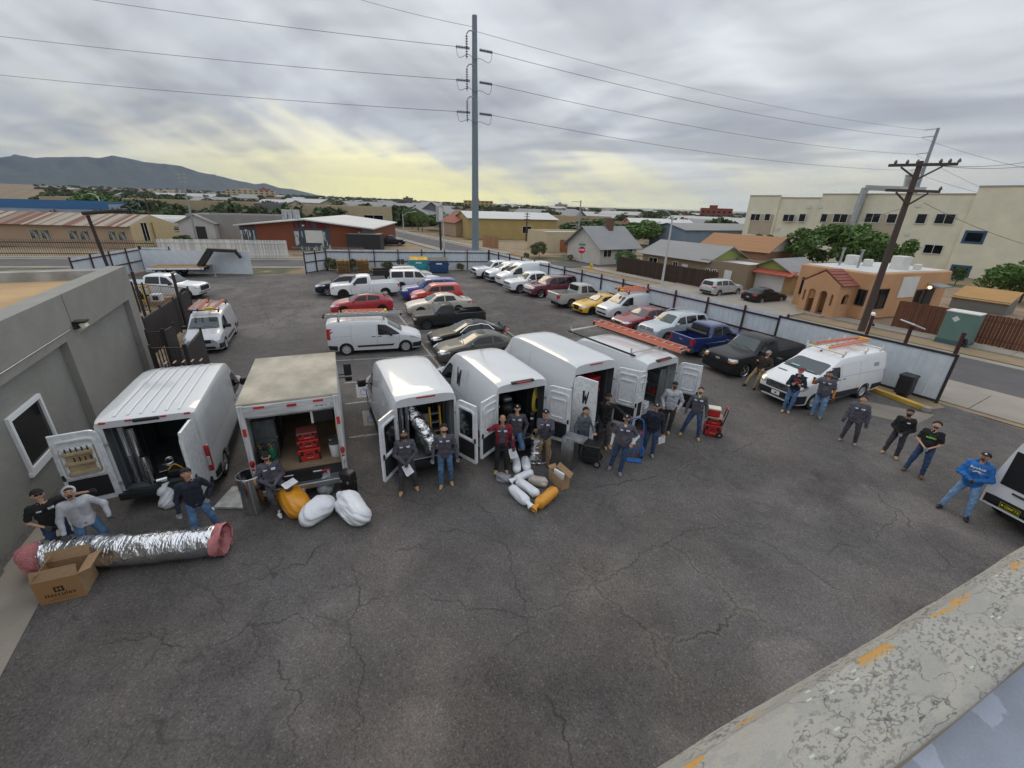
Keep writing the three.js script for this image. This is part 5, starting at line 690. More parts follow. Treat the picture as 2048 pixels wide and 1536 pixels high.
const CL={uni:fab(0.116,0.111,0.136),uniPant:fab(0.069,0.066,0.076),navy:fab(0.021,0.026,0.046),black:fab(0.021,0.021,0.022),jean:fab(0.100,0.194,0.356),jeanDk:fab(0.043,0.081,0.181),jeanLt:fab(0.194,0.331,0.531),khaki:fab(0.306,0.206,0.106),grey:fab(0.581,0.593,0.643),greyDk:fab(0.131,0.150,0.181),maroon:fab(0.256,0.021,0.041),brown:fab(0.050,0.036,0.028),blue:fab(0.031,0.181,0.531),orange:fab(0.800,0.256,0.031),white:fab(0.800,0.800,0.800),sand:fab(0.431,0.319,0.181)};
const SH={tan:std(lin(0.46,0.30,0.15),0.85),brown:std(lin(0.14,0.065,0.035),0.8),black:std(lin(0.014,0.014,0.015),0.7),grey:std(lin(0.22,0.22,0.22),0.8),white:std(lin(0.6,0.58,0.54),0.8)};
const gloveM=std(lin(0.06,0.06,0.065),0.85),gloveG=withMap(std(lin(0.24,0.25,0.26),0.85),tMot),hairM=std(lin(0.009,0.007,0.006),0.75),eyeW=std(lin(0.6,0.58,0.55),0.3),lipM=std(lin(0.22,0.08,0.065),0.6);
const tPatch=cvs(64,32,c=>{c.fillStyle='#e9ebf7';c.fillRect(0,0,64,32);c.strokeStyle='#5560a0';c.lineWidth=2;c.strokeRect(2,2,60,28);c.fillStyle='#8a90b8';c.fillRect(12,12,40,3);c.fillRect(16,18,32,3);}),mBadge=std(0xffffff,0.8,{map:tPatch});
const printM=(w,h,draw)=>std(0xffffff,0.9,{map:cvs(w,h,draw),transparent:true,alphaTest:0.4});
function person(label,at,o={}){
const Hh=o.H||1.74,S=Hh,g0=at.isVector3?at:V(...at),toCam=Math.atan2(-g0.x,-g0.z);
const t=thing('person',label,'person',[g0.x,o.y||0,g0.z],toCam + R(o.face||0)),wd=o.wide||1;
const sit=o.sit,hipY=sit?sit:0.515*S -(o.crouch||0),leanX=(o.lean||[0,0])[0],leanZ=(o.lean||[0,0])[1],hz=o.hipZ||0;
const torso=0.30*S,up=nrm([leanX,1,leanZ]),hip=[o.hipX||0,hipY,hz],chest=add3(hip,mul3(up,torso)),neck=add3(hip,mul3(up,torso + 0.035*S)),hc=add3(neck,[leanX*0.05,0.098*S,leanZ*0.05 + 0.018]);
const sw=0.105*S*(o.sw||1),shl=s=>add3(chest,[s*sw,-0.005*S,0]);
const arms=[-1,1].map(s=>{let a=(s<0?o.la:o.ra)||'down';a=typeof a==='string'?ARMS[a]:a;const sh=shl(s),P=v=>add3(sh,[v[0]*s*S,v[1]*S,v[2]*S]);return{s,sh,el:P(a[0]),wr:P(a[1])};});
const feet=o.feet||[[-0.13,0.03],[0.13,0.03]],legs=[-1,1].map((s,i)=>{const an=o.ankles?o.ankles[i]:[feet[i][0],0.075,feet[i][1]],hp=add3(hip,[s*0.055*S,0,0]),kn=o.knees?o.knees[i]:add3(mix3(hp,an,0.5),[s*0.012,0.01,0.045]);return{s,hp,kn,an};});
const f=o.calm?0.35:1,fold=(m,x,y,z)=>m + f*0.005*(fbm(x*9 + z*6,y*12,3)- 0.5)*2 + f*0.005*Math.sin(y*46 + x*23 + Math.sin(z*31 + x*17)*2)+ f*0.004*Math.sin(x*61 - y*33 + z*40);
const sk=skinM[o.skin||'a']??=std(SK[o.skin||'a'],0.55);
const sleeve=o.sleeve||'long';

const inner=[cap3(hip,chest,0.08,0.085),cap3(chest,neck,0.05,0.048),cap3(neck,add3(neck,[0,0.06*S,0.008]),0.05,0.047)];
for(const a of arms)inner.push(cap3(chest,a.sh,0.05,0.035),cap3(a.sh,a.el,0.038,0.032),cap3(a.el,a.wr,0.033,0.024));
for(const l of legs)inner.push(cap3(hip,l.hp,0.07,0.06),cap3(l.hp,l.kn,0.06,0.045),cap3(l.kn,l.an,0.042,0.03));
const bodyG=[meshField(inner,sleeve==='short'?0.02:0.026,0.025)];
const pit=R(-(o.up??18)),yaw=R(o.turn||0),tilt=R(o.tilt||0),hm=new THREE.Matrix4().makeRotationFromEuler(new THREE.Euler(pit,yaw,tilt,'YXZ')),hp=(x,y,z)=>{const v=V(x,y + 0.03,z).applyMatrix4(hm);return[hc[0]+ v.x,hc[1]+ v.y - 0.03,hc[2]+ v.z];};
const hs=1.0,skull=[cap3(hp(0,0.025,-0.022),hp(0,0.02,0.006),0.084,0.080),cap3(hp(0,-0.03,0.018),hp(0,-0.078,0.038),0.068,0.042)];
const headP=[...skull,cap3(hp(0,0.006,0.085),hp(0,-0.03,0.104),0.011,0.015),cap3(hp(-0.034,0.022,0.074),hp(0.034,0.022,0.074),0.016),cap3(hp(-0.084,-0.01,-0.01),hp(-0.082,-0.035,-0.002),0.016,0.011),cap3(hp(0.084,-0.01,-0.01),hp(0.082,-0.035,-0.002),0.016,0.011),cap3(hp(-0.02,-0.062,0.082),hp(0.02,-0.062,0.082),0.011),cap3(hp(0,-0.10,0.05),hp(0,-0.10,0.06),0.024),cap3(hp(-0.04,-0.025,0.055),hp(-0.045,-0.03,0.045),0.03),cap3(hp(0.04,-0.025,0.055),hp(0.045,-0.03,0.045),0.03)];
bodyG.push(meshField(headP,0.0095,0.014));
const handP=a=>{const d=nrm(sub3(a.wr,a.el)),w0=a.wr,side=nrm(cross3(d,Math.abs(d[2])>0.8?[0,1,0]:[0,0,1])),nor=nrm(cross3(side,d)),k=add3(w0,mul3(d,0.075)),out=[cap3(add3(w0,mul3(side,0.015)),add3(k,mul3(side,0.024)),0.02,0.018),cap3(add3(w0,mul3(side,-0.015)),add3(k,mul3(side,-0.024)),0.02,0.018)];const cu=o.curl??0.55;
for(let i=0;i<4;i++){const off=(i - 1.5)*0.021,L=[0.036,0.042,0.04,0.031][i],b=add3(k,mul3(side,off)),m=add3(b,add3(mul3(d,L*(1 - cu*0.35)),mul3(nor,L*cu*0.8))),e=add3(m,add3(mul3(d,L*(0.9 - cu)),mul3(nor,L*cu*1.1)));out.push(cap3(b,m,0.0095,0.009),cap3(m,e,0.009,0.0075));}
const th0=add3(w0,add3(mul3(d,0.025),mul3(side,-a.s*0.028))),th1=add3(th0,add3(mul3(d,0.032),add3(mul3(side,-a.s*0.024),mul3(nor,0.012))));out.push(cap3(th0,th1,0.013,0.011),cap3(th1,add3(th1,add3(mul3(d,0.03),mul3(nor,0.014))),0.011,0.0085));return out;};
const gl=o.gloves,gloves=[];for(const a of arms){const hg=meshField(handP(a),0.0075,0.008);if(gl&&gl !==(a.s<0?'right':'left'))gloves.push(hg);else bodyG.push(hg);}
const body=mesh('body',bodyG,sk,t);for(const hg of gloves)mesh('glove',hg,o.gloveM||gloveM,t);

for(const s of[-1,1]){const e=hp(s*0.033,0.004,0.0865),w=mesh('eye',new THREE.SphereGeometry(0.0115,8,6).scale(1.3,0.75,0.6).translate(...e),eyeW,t);mesh('iris',new THREE.SphereGeometry(0.006,7,5).translate(...hp(s*0.033,0.004,0.092)),hairM,w);mesh('eyebrow',bar(hp(s*0.018,0.026,0.092),hp(s*0.052,0.027,0.08),0.0055,5),hairM,t);}
mesh('mouth',bar(hp(-0.022,-0.063,0.0925),hp(0.022,-0.063,0.0925),0.006,5),lipM,t);
const loc=(x,y,z)=>{const v=V(x - hc[0],y - hc[1]+ 0.03,z - hc[2]).applyMatrix4(hm.clone().invert());return[v.x,v.y - 0.03,v.z];};
const grow=(e,cut)=>{const[lo,hi]=bounds(skull,e + 0.03),ff0=field(skull,0.02);return surfaceNet((x,y,z)=>{const l=loc(x,y,z);return Math.max(ff0(x,y,z)- e,cut(...l));},lo,hi,0.0105);};
const hair=o.hair??'short';
if(hair !=='bald'){const hg=mesh('hair',grow(hair==='thick'?0.024:0.011,(x,y,z)=>-(y -(0.012 + 0.62*z))),o.hairM||hairM,t);if(hair==='long')mesh('hair',meshField([cap3(hp(0,0.0,-0.09),hp(0.03,-0.12,-0.1),0.05,0.035)],0.014,0.02),hairM,t);}
else mesh('hair',grow(0.006,(x,y,z)=>Math.max(-(y -(-0.05 + 0.1*z)),z - 0.03,y - 0.075)),o.hairM||hairM,t);
if(o.beard)mesh('beard',grow(o.beard==='full'?0.014:0.008,(x,y,z)=>Math.max(y + 0.032 + Math.max(0,0.045 - Math.abs(x))*0.5,-z + 0.012 -(o.beard==='goatee'?-0.02 + 0.9*Math.abs(x)*-1:0))),o.beardM||hairM,t);
if(o.beard||o.moustache)mesh('moustache',bar(hp(-0.024,-0.052,0.095),hp(0.024,-0.052,0.095),0.0075,6),hairM,t);
if(o.glasses)mesh('glasses',[rbox(0.052,0.03,0.012,-0.034,0,0,0.01),rbox(0.052,0.03,0.012,0.034,0,0,0.01),box(0.03,0.006,0.006)].map(q=>q.translate(0,0.034,0.098).applyMatrix4(hm).translate(hc[0],hc[1]- 0.03,hc[2])),M.glass,t);
if(o.cap){const m=o.capM||CL.black,cp=mesh('cap',grow(0.019,(x,y,z)=>-(y - 0.038 - 0.12*z)),m,t);if(o.cap !=='beanie'){const bz=o.cap==='back'?-1:1;const bg=new THREE.SphereGeometry(1,14,8).scale(0.078,0.011,0.075).rotateX(bz*0.22).translate(0,0.072,bz*0.105);bg.applyMatrix4(hm).translate(hc[0],hc[1]- 0.03,hc[2]);mesh('brim',bg,m,cp);}if(o.capLogo)mesh('cap_logo',box(0.04,0.035,0.006).translate(0,0.112,0.102).applyMatrix4(hm).translate(hc[0],hc[1]- 0.03,hc[2]),M.paper,cp);}
if(o.mask)mesh('face_mask',grow(0.012,(x,y,z)=>Math.max(y + 0.012,-z + 0.01)),o.mask,t);
if(o.hood)mesh('hood',grow(0.026,(x,y,z)=>Math.max(z - 0.055 +(y<0?-0.3*y:0.1*y)- 0.4*Math.max(0,Math.abs(x)- 0.05)*0,-(y + 0.13))),o.top,t);
else if(o.hoodDown)mesh('hood',meshField([cap3(add3(neck,[-0.09,0.015,-0.03]),add3(neck,[0,0.0,-0.11]),0.045),cap3(add3(neck,[0,0,-0.11]),add3(neck,[0.09,0.015,-0.03]),0.045)],0.016,0.02),o.top,t);

const top=o.top||CL.uni,bulk=o.bulk||0,waist=add3(hip,mul3(up,0.04)),shirtP=[];
for(const s of[-1,1])shirtP.push(cap3(add3(hip,[s*0.065*wd,-0.03,0]),add3(waist,[s*0.06*wd,0.05,0.01]),0.108 + bulk,0.106 + bulk),cap3(add3(waist,[s*0.06*wd,0.05,0.012]),add3(chest,[s*0.075*wd,-0.08,0.012]),0.106 + bulk,0.112 + bulk),cap3(add3(chest,[s*0.07,-0.06,0.01]),add3(chest,[s*0.12*(o.sw||1),-0.015,0]),0.105 + bulk,0.068 + bulk));
shirtP.push(cap3(add3(chest,[0,-0.02,0]),add3(neck,[0,-0.015,0]),0.09,0.064));if(o.belly)shirtP.push(cap3(add3(waist,[0,0.0,0.05]),add3(waist,[0,0.12,0.06]),0.12 + o.belly,0.11 + o.belly));
const armP=(a,e,r=0)=>{const out=[cap3(a.sh,e<1?mix3(a.sh,a.el,e):a.el,0.066 + bulk + r,(e<1?0.060:0.052)+ bulk + r)];if(e>=1)out.push(cap3(a.el,mix3(a.el,a.wr,e>=2?0.97:0.4),0.052 + bulk + r,0.041 + bulk*0.6 + r));return out;};
const sl={long:2,short:0.72,none:0.1}[sleeve];for(const a of arms)shirtP.push(...armP(a,sl));
const hem=hipY -(o.hem??0.09),shirtF=(m,x,y,z)=>Math.max(fold(m,x,y,z),hem - y);
const open=o.openJacket;mesh(o.topName||'shirt',meshField(shirtP,0.0165,0.035,open?((m,x,y,z)=>Math.max(fold(m,x,y,z),hem - y,(0.075 - Math.abs(x - hip[0]-(y - hipY)*leanX))*(z>0.03?1:-1)-(z>0.03?0:0.2))):shirtF),top,t);
if(open)mesh('shirt',meshField(shirtP.slice(0,7).map(p=>({...p,ra:p.ra - 0.012,rb:p.rb - 0.012})),0.0175,0.035,(m,x,y,z)=>Math.max(fold(m,x,y,z),hipY - 0.12 - y)),o.under||CL.uni,t);
if(o.underSleeve)for(const a of arms)mesh('sleeve',meshField([cap3(mix3(a.sh,a.el,0.6),a.el,0.05,0.046),cap3(a.el,mix3(a.el,a.wr,0.97),0.046,0.036)],0.016,0.02),o.underSleeve,t);
mesh('collar',meshField([cap3(add3(neck,[-0.05,0.0,0.02]),add3(neck,[0,-0.03,0.065]),0.018),cap3(add3(neck,[0.05,0,0.02]),add3(neck,[0,-0.03,0.065]),0.018),cap3(add3(neck,[-0.05,0.005,0.02]),add3(neck,[0,0.012,-0.055]),0.02),cap3(add3(neck,[0.05,0.005,0.02]),add3(neck,[0,0.012,-0.055]),0.02)],0.0125,0.012),o.collarM||top,t);
if(o.tee)mesh('undershirt',meshField([cap3(add3(neck,[-0.02,-0.01,0.05]),add3(neck,[0,-0.05,0.075]),0.022),cap3(add3(neck,[0.02,-0.01,0.05]),add3(neck,[0,-0.05,0.075]),0.022)],0.0125,0.01),o.tee,t);
const tr=[cap3(add3(hip,[-0.05,0.02,0]),add3(hip,[0.05,0.02,0]),0.108 + bulk*0.5 +(o.belly?0.02:0))],lr=(o.legBulk||0);
for(const l of legs)tr.push(cap3(l.hp,l.kn,0.098 + lr,0.07 + lr),cap3(l.kn,add3(l.an,[0,-0.01,0]),0.07 + lr,0.056 + lr));
mesh('trousers',meshField(tr,0.0175,0.035,(m,x,y,z)=>Math.max(fold(m,x,y,z),y - hipY - 0.09,sit||o.ankles?-9:0.045 - y)),o.pants||CL.jean,t);
legs.forEach((l,i)=>{const ty=R(o.toes?o.toes[i]:l.s*12),dx=Math.sin(ty),dz=Math.cos(ty),b=[l.an[0],l.an[1]- 0.03,l.an[2]],lift=l.an[1]- 0.075;const up2=o.toeUp?o.toeUp[i]:0;mesh('shoe',meshField([cap3(add3(b,[-dx*0.045,-0.004,-dz*0.045]),add3(b,[dx*0.06,-0.004,dz*0.06]),0.046,0.047),cap3(add3(b,[dx*0.06,-0.004,dz*0.06]),add3(b,[dx*0.15,-0.012 + up2,dz*0.15]),0.047,0.036),cap3(add3(b,[0,0.0,0]),add3(l.an,[0,0.06,0]),0.046,0.044)],0.013,0.02,(m,x,y,z)=>Math.max(m,0.008 + lift - y)),o.shoes||SH.tan,t);});

const sf=field(shirtP,0.035,shirtF),onChest=(cx,cy,w,h,m,nm,ny=4,tiltA=0)=>{const pos=[],uv=[],idx=[],nx=8;for(let j=0;j<=ny;j++)for(let i=0;i<=nx;i++){const u0=(i / nx - 0.5)*w,v0=(j / ny - 0.5)*h,x=cx + u0*Math.cos(tiltA)- v0*Math.sin(tiltA),y=cy + u0*Math.sin(tiltA)+ v0*Math.cos(tiltA);let z=0.6;while(z>-0.3&&sf(x,y,z)>0.003)z -=Math.max(0.002,sf(x,y,z)*0.6);pos.push(x,y,z + 0.006);uv.push(i / nx,j / ny);if(i&&j){const A=(j - 1)*(nx + 1)+ i - 1,B=A + nx + 1;idx.push(A,A + 1,B,A + 1,B + 1,B);}}const g=new THREE.BufferGeometry();g.setAttribute('position',new THREE.Float32BufferAttribute(pos,3));g.setAttribute('uv',new THREE.Float32BufferAttribute(uv,2));g.setIndex(idx);g.computeVertexNormals();return mesh(nm,g,m,t);};
if(o.badges){onChest(chest[0]- 0.085,chest[1]- 0.07,0.075,0.036,mBadge,'name_patch',2,o.bt||0);onChest(chest[0]+ 0.085,chest[1]- 0.07,0.095,0.055,mBadge,'name_patch',2,o.bt||0);}
if(o.print)onChest(chest[0]+(o.print[3]||0),chest[1]-(o.print[4]??0.10),o.print[0],o.print[1],o.print[2],'shirt_print',8);
t._j={hip,chest,neck,hc,arms,legs};return t;
}
const headAt=(px,py,h)=>gp(px,py,h);
const uni={top:CL.uni,badges:1,topName:'work_shirt'};
const W2=(p,l)=>{const c=Math.cos(p.rotation.y),s=Math.sin(p.rotation.y);return V(p.position.x + l[0]*c + l[2]*s,p.position.y + l[1],p.position.z - l[0]*s + l[2]*c);};
const paperG=(w,h)=>{const g=new THREE.PlaneGeometry(w,h,4,4),p=g.attributes.position;for(let i=0;i<p.count;i++)p.setZ(i,0.02*Math.sin(p.getX(i)*9)+ 0.015*Math.cos(p.getY(i)*7));g.computeVertexNormals();return g;};
const tPaperT=cvs(64,96,c=>{c.fillStyle='#e8e9ee';c.fillRect(0,0,64,96);c.fillStyle='#b9bbc4';for(let i=0;i<12;i++)c.fillRect(8,10 + i*6.5,20 + rnd()*28,2);}),mSheet=std(0xffffff,0.85,{map:tPaperT});
function sheet(p,hand,label,rx=-0.5,rz=0.1,dy=-0.1,ry=0){const a=p._j.arms[hand],w=W2(p,add3(a.wr,[0,dy,0.04])),t=thing('paper_sheet',label,'paper',w,p.rotation.y + ry);mesh('sheet',paperG(0.215,0.28).rotateX(rx).rotateZ(rz),mSheet,t);mesh('second_sheet',paperG(0.215,0.28).rotateX(rx).rotateZ(rz + 0.12).translate(0.01,-0.006,-0.008),mSheet,t);return t;}

const p1=person('man in black cap with one arm round the man in the grey hood',headAt(76,982,1.58),{H:1.72,crouch:0.12,...uni,top:CL.black,sleeve:'short',la:'belly',ra:'shoulder',cap:1,glasses:1,skin:'c',gloves:'both',lean:[-0.05,0],pants:CL.jeanDk,turn:8,tilt:-5});
const p2=person('man in light grey hooded sweatshirt with the hood up, behind the foil duct',headAt(133,976,1.60),{H:1.74,crouch:0.13,top:CL.grey,topName:'hooded_sweatshirt',calm:1,hood:1,wide:1.1,bulk:0.006,la:'down',ra:'lean',gloves:'both',beard:'goatee',skin:'b',lean:[-0.08,0.06],hipX:0.05,feet:[[-0.1,0.0],[0.3,0.02]],pants:CL.jean,tilt:-6});
person('man in dark navy pullover and black cap at the right door of the leftmost van',headAt(371,938,1.74),{H:1.74,top:CL.navy,topName:'pullover',la:'down',ra:'hip',cap:'beanie',gloves:'both',gloveM:gloveG,skin:'b',feet:[[-0.14,0.05],[0.26,-0.02]],pants:CL.jean,tilt:-6,lean:[-0.03,0.03]});
const p4=person('man in dark work clothes and sunglasses sitting on the large orange bag',gp(556,1010),{H:1.72,...uni,sit:0.66,cap:1,glasses:1,beard:'goatee',pants:CL.uniPant,skin:'a',la:'clasp',ra:'clasp',gloves:'both',lean:[-0.04,0.0],hipZ:-0.02,hipX:0.0,knees:[[-0.1,0.50,0.38],[0.30,0.66,0.40]],ankles:[[-0.02,0.10,0.46],[0.22,0.42,0.30]],toes:[10,-60],shoes:SH.white,hem:0.12,turn:-6});
const p5=person('bearded man in dark work clothes and knit cap holding papers, left of young man',gp(816,980),{H:1.78,...uni,cap:'beanie',capLogo:1,beard:'full',skin:'d',la:'clasp',ra:'clasp',gloves:'both',pants:CL.uniPant,feet:[[-0.17,0.1],[0.22,-0.04]]});
sheet(p5,1,'white papers held by the bearded man in the knit cap',-0.7,0.5,-0.16);
person('young bare-headed man in dark work shirt and jeans by the van with foil duct',gp(892,968),{H:1.80,...uni,hair:'thick',beard:'stubble',skin:'c',la:'down',ra:'down',gloves:'both',gloveM:gloveG,pants:CL.jean,tee:CL.grey,feet:[[-0.12,0.1],[0.14,-0.02]]});
const p7=person('balding man in open maroon jacket reaching for the van door and holding papers',gp(1003,942),{H:1.76,top:CL.maroon,topName:'jacket',openJacket:1,badges:1,hair:'bald',skin:'b',bulk:0.008,la:[[0.15,-0.06,0.02],[0.29,-0.11,0.03]],ra:'down',gloves:'both',pants:CL.black,belly:0.005,feet:[[-0.15,0.05],[0.13,0.02]],turn:4});
sheet(p7,1,'white papers in the lowered hand of the man in maroon jacket',-0.3,0.3,-0.18);
person('smiling man in cap and dark work shirt with one foot raised against the van bumper',gp(1030,918),{H:1.76,...uni,cap:1,capLogo:1,skin:'c',la:'down',ra:'pocket',gloves:'both',pants:CL.jean,lean:[0.02,-0.06],knees:[[-0.09,0.48,0.06],[0.2,0.58,0.30]],ankles:[[-0.09,0.075,0.06],[0.12,0.42,-0.06]],toes:[-5,0]});
const p9=person('man in cap and tan trousers leaning on the small foil duct',gp(1086,925),{H:1.74,...uni,underSleeve:CL.navy,sleeve:'short',cap:1,capLogo:1,skin:'a',glasses:0,la:[[-0.02,-0.15,0.10],[0.05,-0.19,0.24]],ra:[[0.03,-0.16,0.09],[-0.12,-0.25,0.20]],gloves:'both',gloveM:gloveG,pants:CL.khaki,shoes:SH.brown,lean:[-0.02,0.08],feet:[[-0.12,0.02],[0.13,0.12]]});
person('woman in grey zip sweatshirt holding something red, by the tallest van',headAt(1172,816,1.60),{H:1.60,top:CL.greyDk,topName:'sweatshirt',hoodDown:1,hair:'long',skin:'a',la:'down',ra:'fwd',sw:0.9,pants:CL.jeanDk,face:20,up:10,gloves:'left',gloveM:M.red,shoes:SH.grey});
person('man in black long-sleeved shirt and cap behind the galvanised sheet',gp(1204,892),{H:1.80,top:CL.black,topName:'shirt',cap:1,beard:'goatee',skin:'b',la:'down',ra:'out',pants:fab(0.085,0.08,0.085),feet:[[-0.14,-0.02],[0.1,0.1]],lean:[0.02,0]});
person('older man in grey work shirt over white sleeves with moustache, beside the blue hand truck',gp(1238,942),{H:1.80,...uni,sleeve:'short',underSleeve:CL.white,tee:CL.white,cap:1,capLogo:1,moustache:1,skin:'b',wide:1.15,belly:0.02,la:'down',ra:'hip',pants:CL.jeanDk,shoes:SH.grey,feet:[[-0.26,-0.08],[0.02,0.14]]});
const p13=person('man in dark navy jacket and cap with papers, right of the blue hand truck',gp(1297,907),{H:1.70,top:CL.navy,topName:'jacket',bulk:0.012,cap:1,capLogo:1,skin:'b',la:'down',ra:'down',pants:CL.jeanDk,shoes:SH.grey,feet:[[-0.16,-0.05],[0.1,0.1]],gloves:'left',gloveM:M.red,turn:6});
sheet(p13,1,'white papers by the leg of the man in navy jacket',0.1,0.2,-0.2,0.8);
person('man in grey sweatshirt with blue letters and black face covering behind the navy jacket',gp(1333,862),{H:1.80,top:CL.grey,topName:'sweatshirt',print:[0.22,0.1,printM(256,128,c=>{c.clearRect(0,0,256,128);c.fillStyle='#3b6fb0';c.font='bold 78px serif';c.fillText('LBK',44,74);c.fillRect(70,92,116,8);}),0,0.13],cap:1,mask:CL.black,skin:'b',bulk:0.01,la:'pocket',ra:'pocket',pants:fab(0.045,0.04,0.036),feet:[[-0.12,-0.05],[0.05,0.12]]});
person('young man in dark work shirt over bright green tee beside the stacked red tool boxes',gp(1383,873),{H:1.78,...uni,hair:'short',tee:std(lin(0.35,0.75,0.08),0.8),skin:'c',la:'down',ra:'down',gloves:'both',gloveM:gloveG,pants:CL.jeanDk,feet:[[-0.34,0.0],[0.2,0.1]],lean:[-0.03,0],beard:'stubble'});
person('man in brown jacket and pale cap leaning back on the black pickup',gp(1505,775),{H:1.72,top:CL.brown,topName:'jacket',cap:1,capM:fab(0.4,0.36,0.36),glasses:1,beard:'goatee',skin:'a',la:'raise',ra:'belly',pants:CL.sand,shoes:SH.black,lean:[0.22,-0.08],hipX:0.12,feet:[[-0.3,0.05],[0.12,0.12]],face:-20,up:10});
person('man in dark hooded top with red print, red cap and pale face mask, arms folded',gp(1572,822),{H:1.74,top:CL.navy,topName:'hooded_top',hoodDown:1,print:[0.3,0.2,printM(128,96,c=>{c.clearRect(0,0,128,96);c.strokeStyle='#b05048';c.lineWidth=7;c.font='bold 40px serif';c.fillStyle='#b85a50';c.fillText('OHIO',8,42);c.fillRect(20,56,90,8);c.fillRect(34,70,60,6);}),0,0.12],cap:1,capM:fab(0.32,0.02,0.025),mask:fab(0.40,0.32,0.52),skin:'a',la:'crossed',ra:'crossed',pants:CL.jean,lean:[0.05,-0.04],hipX:0.05,feet:[[-0.10,0.12],[0.06,0.1]]});
person('heavy man in dark work shirt over bright orange sleeves leaning on the white van',gp(1632,832),{H:1.78,...uni,sleeve:'short',underSleeve:CL.orange,tee:CL.orange,wide:1.35,belly:0.05,bulk:0.02,legBulk:0.018,cap:'beanie',beard:'goatee',skin:'b',la:[[0.12,-0.1,0.05],[0.12,0.02,0.14]],ra:'down',gloves:'both',pants:CL.jeanLt,shoes:SH.grey,feet:[[-0.14,-0.04],[0.10,0.12]]});
person('smiling bare-headed man in dark jacket with white patches standing alone near the yellow kerb',gp(1695,884),{H:1.66,...uni,topName:'jacket',bulk:0.02,hair:'short',skin:'a',la:'down',ra:'down',gloves:'both',pants:CL.uniPant,shoes:SH.grey,feet:[[-0.20,0.0],[0.18,0.06]],wide:1.1});
person('man in black tee over black sleeves with backward cap, hands clasped',gp(1782,910),{H:1.64,top:CL.black,topName:'tee_shirt',print:[0.08,0.035,M.paper,0.07,0.08],cap:'back',beard:'full',skin:'d',la:'clasp',ra:'clasp',gloves:'both',gloveM:gloveG,pants:CL.uniPant,lean:[0.03,0.0],hipX:0.0,feet:[[-0.2,-0.02],[0.12,0.14]],crouch:0.04});
person('man in black tee with bright green print, hands clasped in gloves',gp(1830,946),{H:1.70,top:CL.black,topName:'tee_shirt',sleeve:'short',wide:1.2,belly:0.01,print:[0.26,0.17,printM(256,160,c=>{c.clearRect(0,0,256,160);c.fillStyle='#2f9a55';c.font='bold 52px sans-serif';c.fillText('zoned',58,52);for(let i=0;i<7;i++){c.fillStyle=['#9be04a','#5fd06a','#8fe08a','#c9e24a','#5fcf7a','#7fd052','#e06a5a'][i];c.fillRect(20 + i*31,84 +(i % 2)*6,27,44);}}),0,0.12],hair:'thick',beard:'stubble',skin:'c',la:'clasp',ra:'clasp',gloves:'both',gloveM:gloveG,pants:CL.jeanDk,shoes:SH.brown,lean:[0.0,0],hipX:0.0,feet:[[-0.24,0.02],[0.14,0.16]]});
person('man in blue hooded sweatshirt with white lettering, nearest the van at the right edge',gp(1912,1024),{H:1.76,top:CL.blue,topName:'hooded_sweatshirt',hoodDown:1,wide:1.12,bulk:0.012,print:[0.34,0.22,printM(512,330,c=>{c.clearRect(0,0,512,330);c.fillStyle='#e6e9ee';c.font='bold 120px sans-serif';c.fillText('Reebok',28,120);c.beginPath();c.moveTo(20,210);c.lineTo(300,170);c.lineTo(500,220);c.lineTo(300,200);c.lineTo(420,290);c.lineTo(250,215);c.lineTo(120,260);c.lineTo(190,205);c.closePath();c.fill();}),0,0.12],cap:1,capLogo:1,beard:'goatee',skin:'b',la:'claspHigh',ra:'claspHigh',gloves:'both',pants:CL.jeanLt,shoes:SH.black,lean:[0.0,0],hipX:0.0,feet:[[-0.30,0.06],[0.2,0.2]],turn:-10});
// ---------------------------------------------------------------- grey building on the left, parapet of our roof
const tStuc=tex(512,512,(i,j)=>{const n=tn(i / 512,j / 512,5,6),g=HT[(i*131 + j*733)&65535],v=0.575 + 0.06*(n - 0.5)+ 0.09*(g - 0.5);return[v,v*0.995,v*0.955];}),mStuc=std(0xffffff,0.95,{map:tStuc,bumpMap:tBumpN,bumpScale:0.01});
const WA=[-6.9,-0.4],WB=[-15.75,-17.6],WL=Math.hypot(WB[0]- WA[0],WB[1]- WA[1]),WD=[(WB[0]- WA[0])/ WL,(WB[1]- WA[1])/ WL],WN=[-WD[1],WD[0]];
const wq=(t,o)=>[WA[0]+ WD[0]*t + WN[0]*o,WA[1]+ WD[1]*t + WN[1]*o];
const wallTurn=Math.atan2(-WD[1],WD[0]);
const wslab=(t0,t1,o0,o1,y0,y1,s=2)=>uvBox(poly([wq(t0,o0),wq(t1,o0),wq(t1,o1),wq(t0,o1)],y0,y1),s);
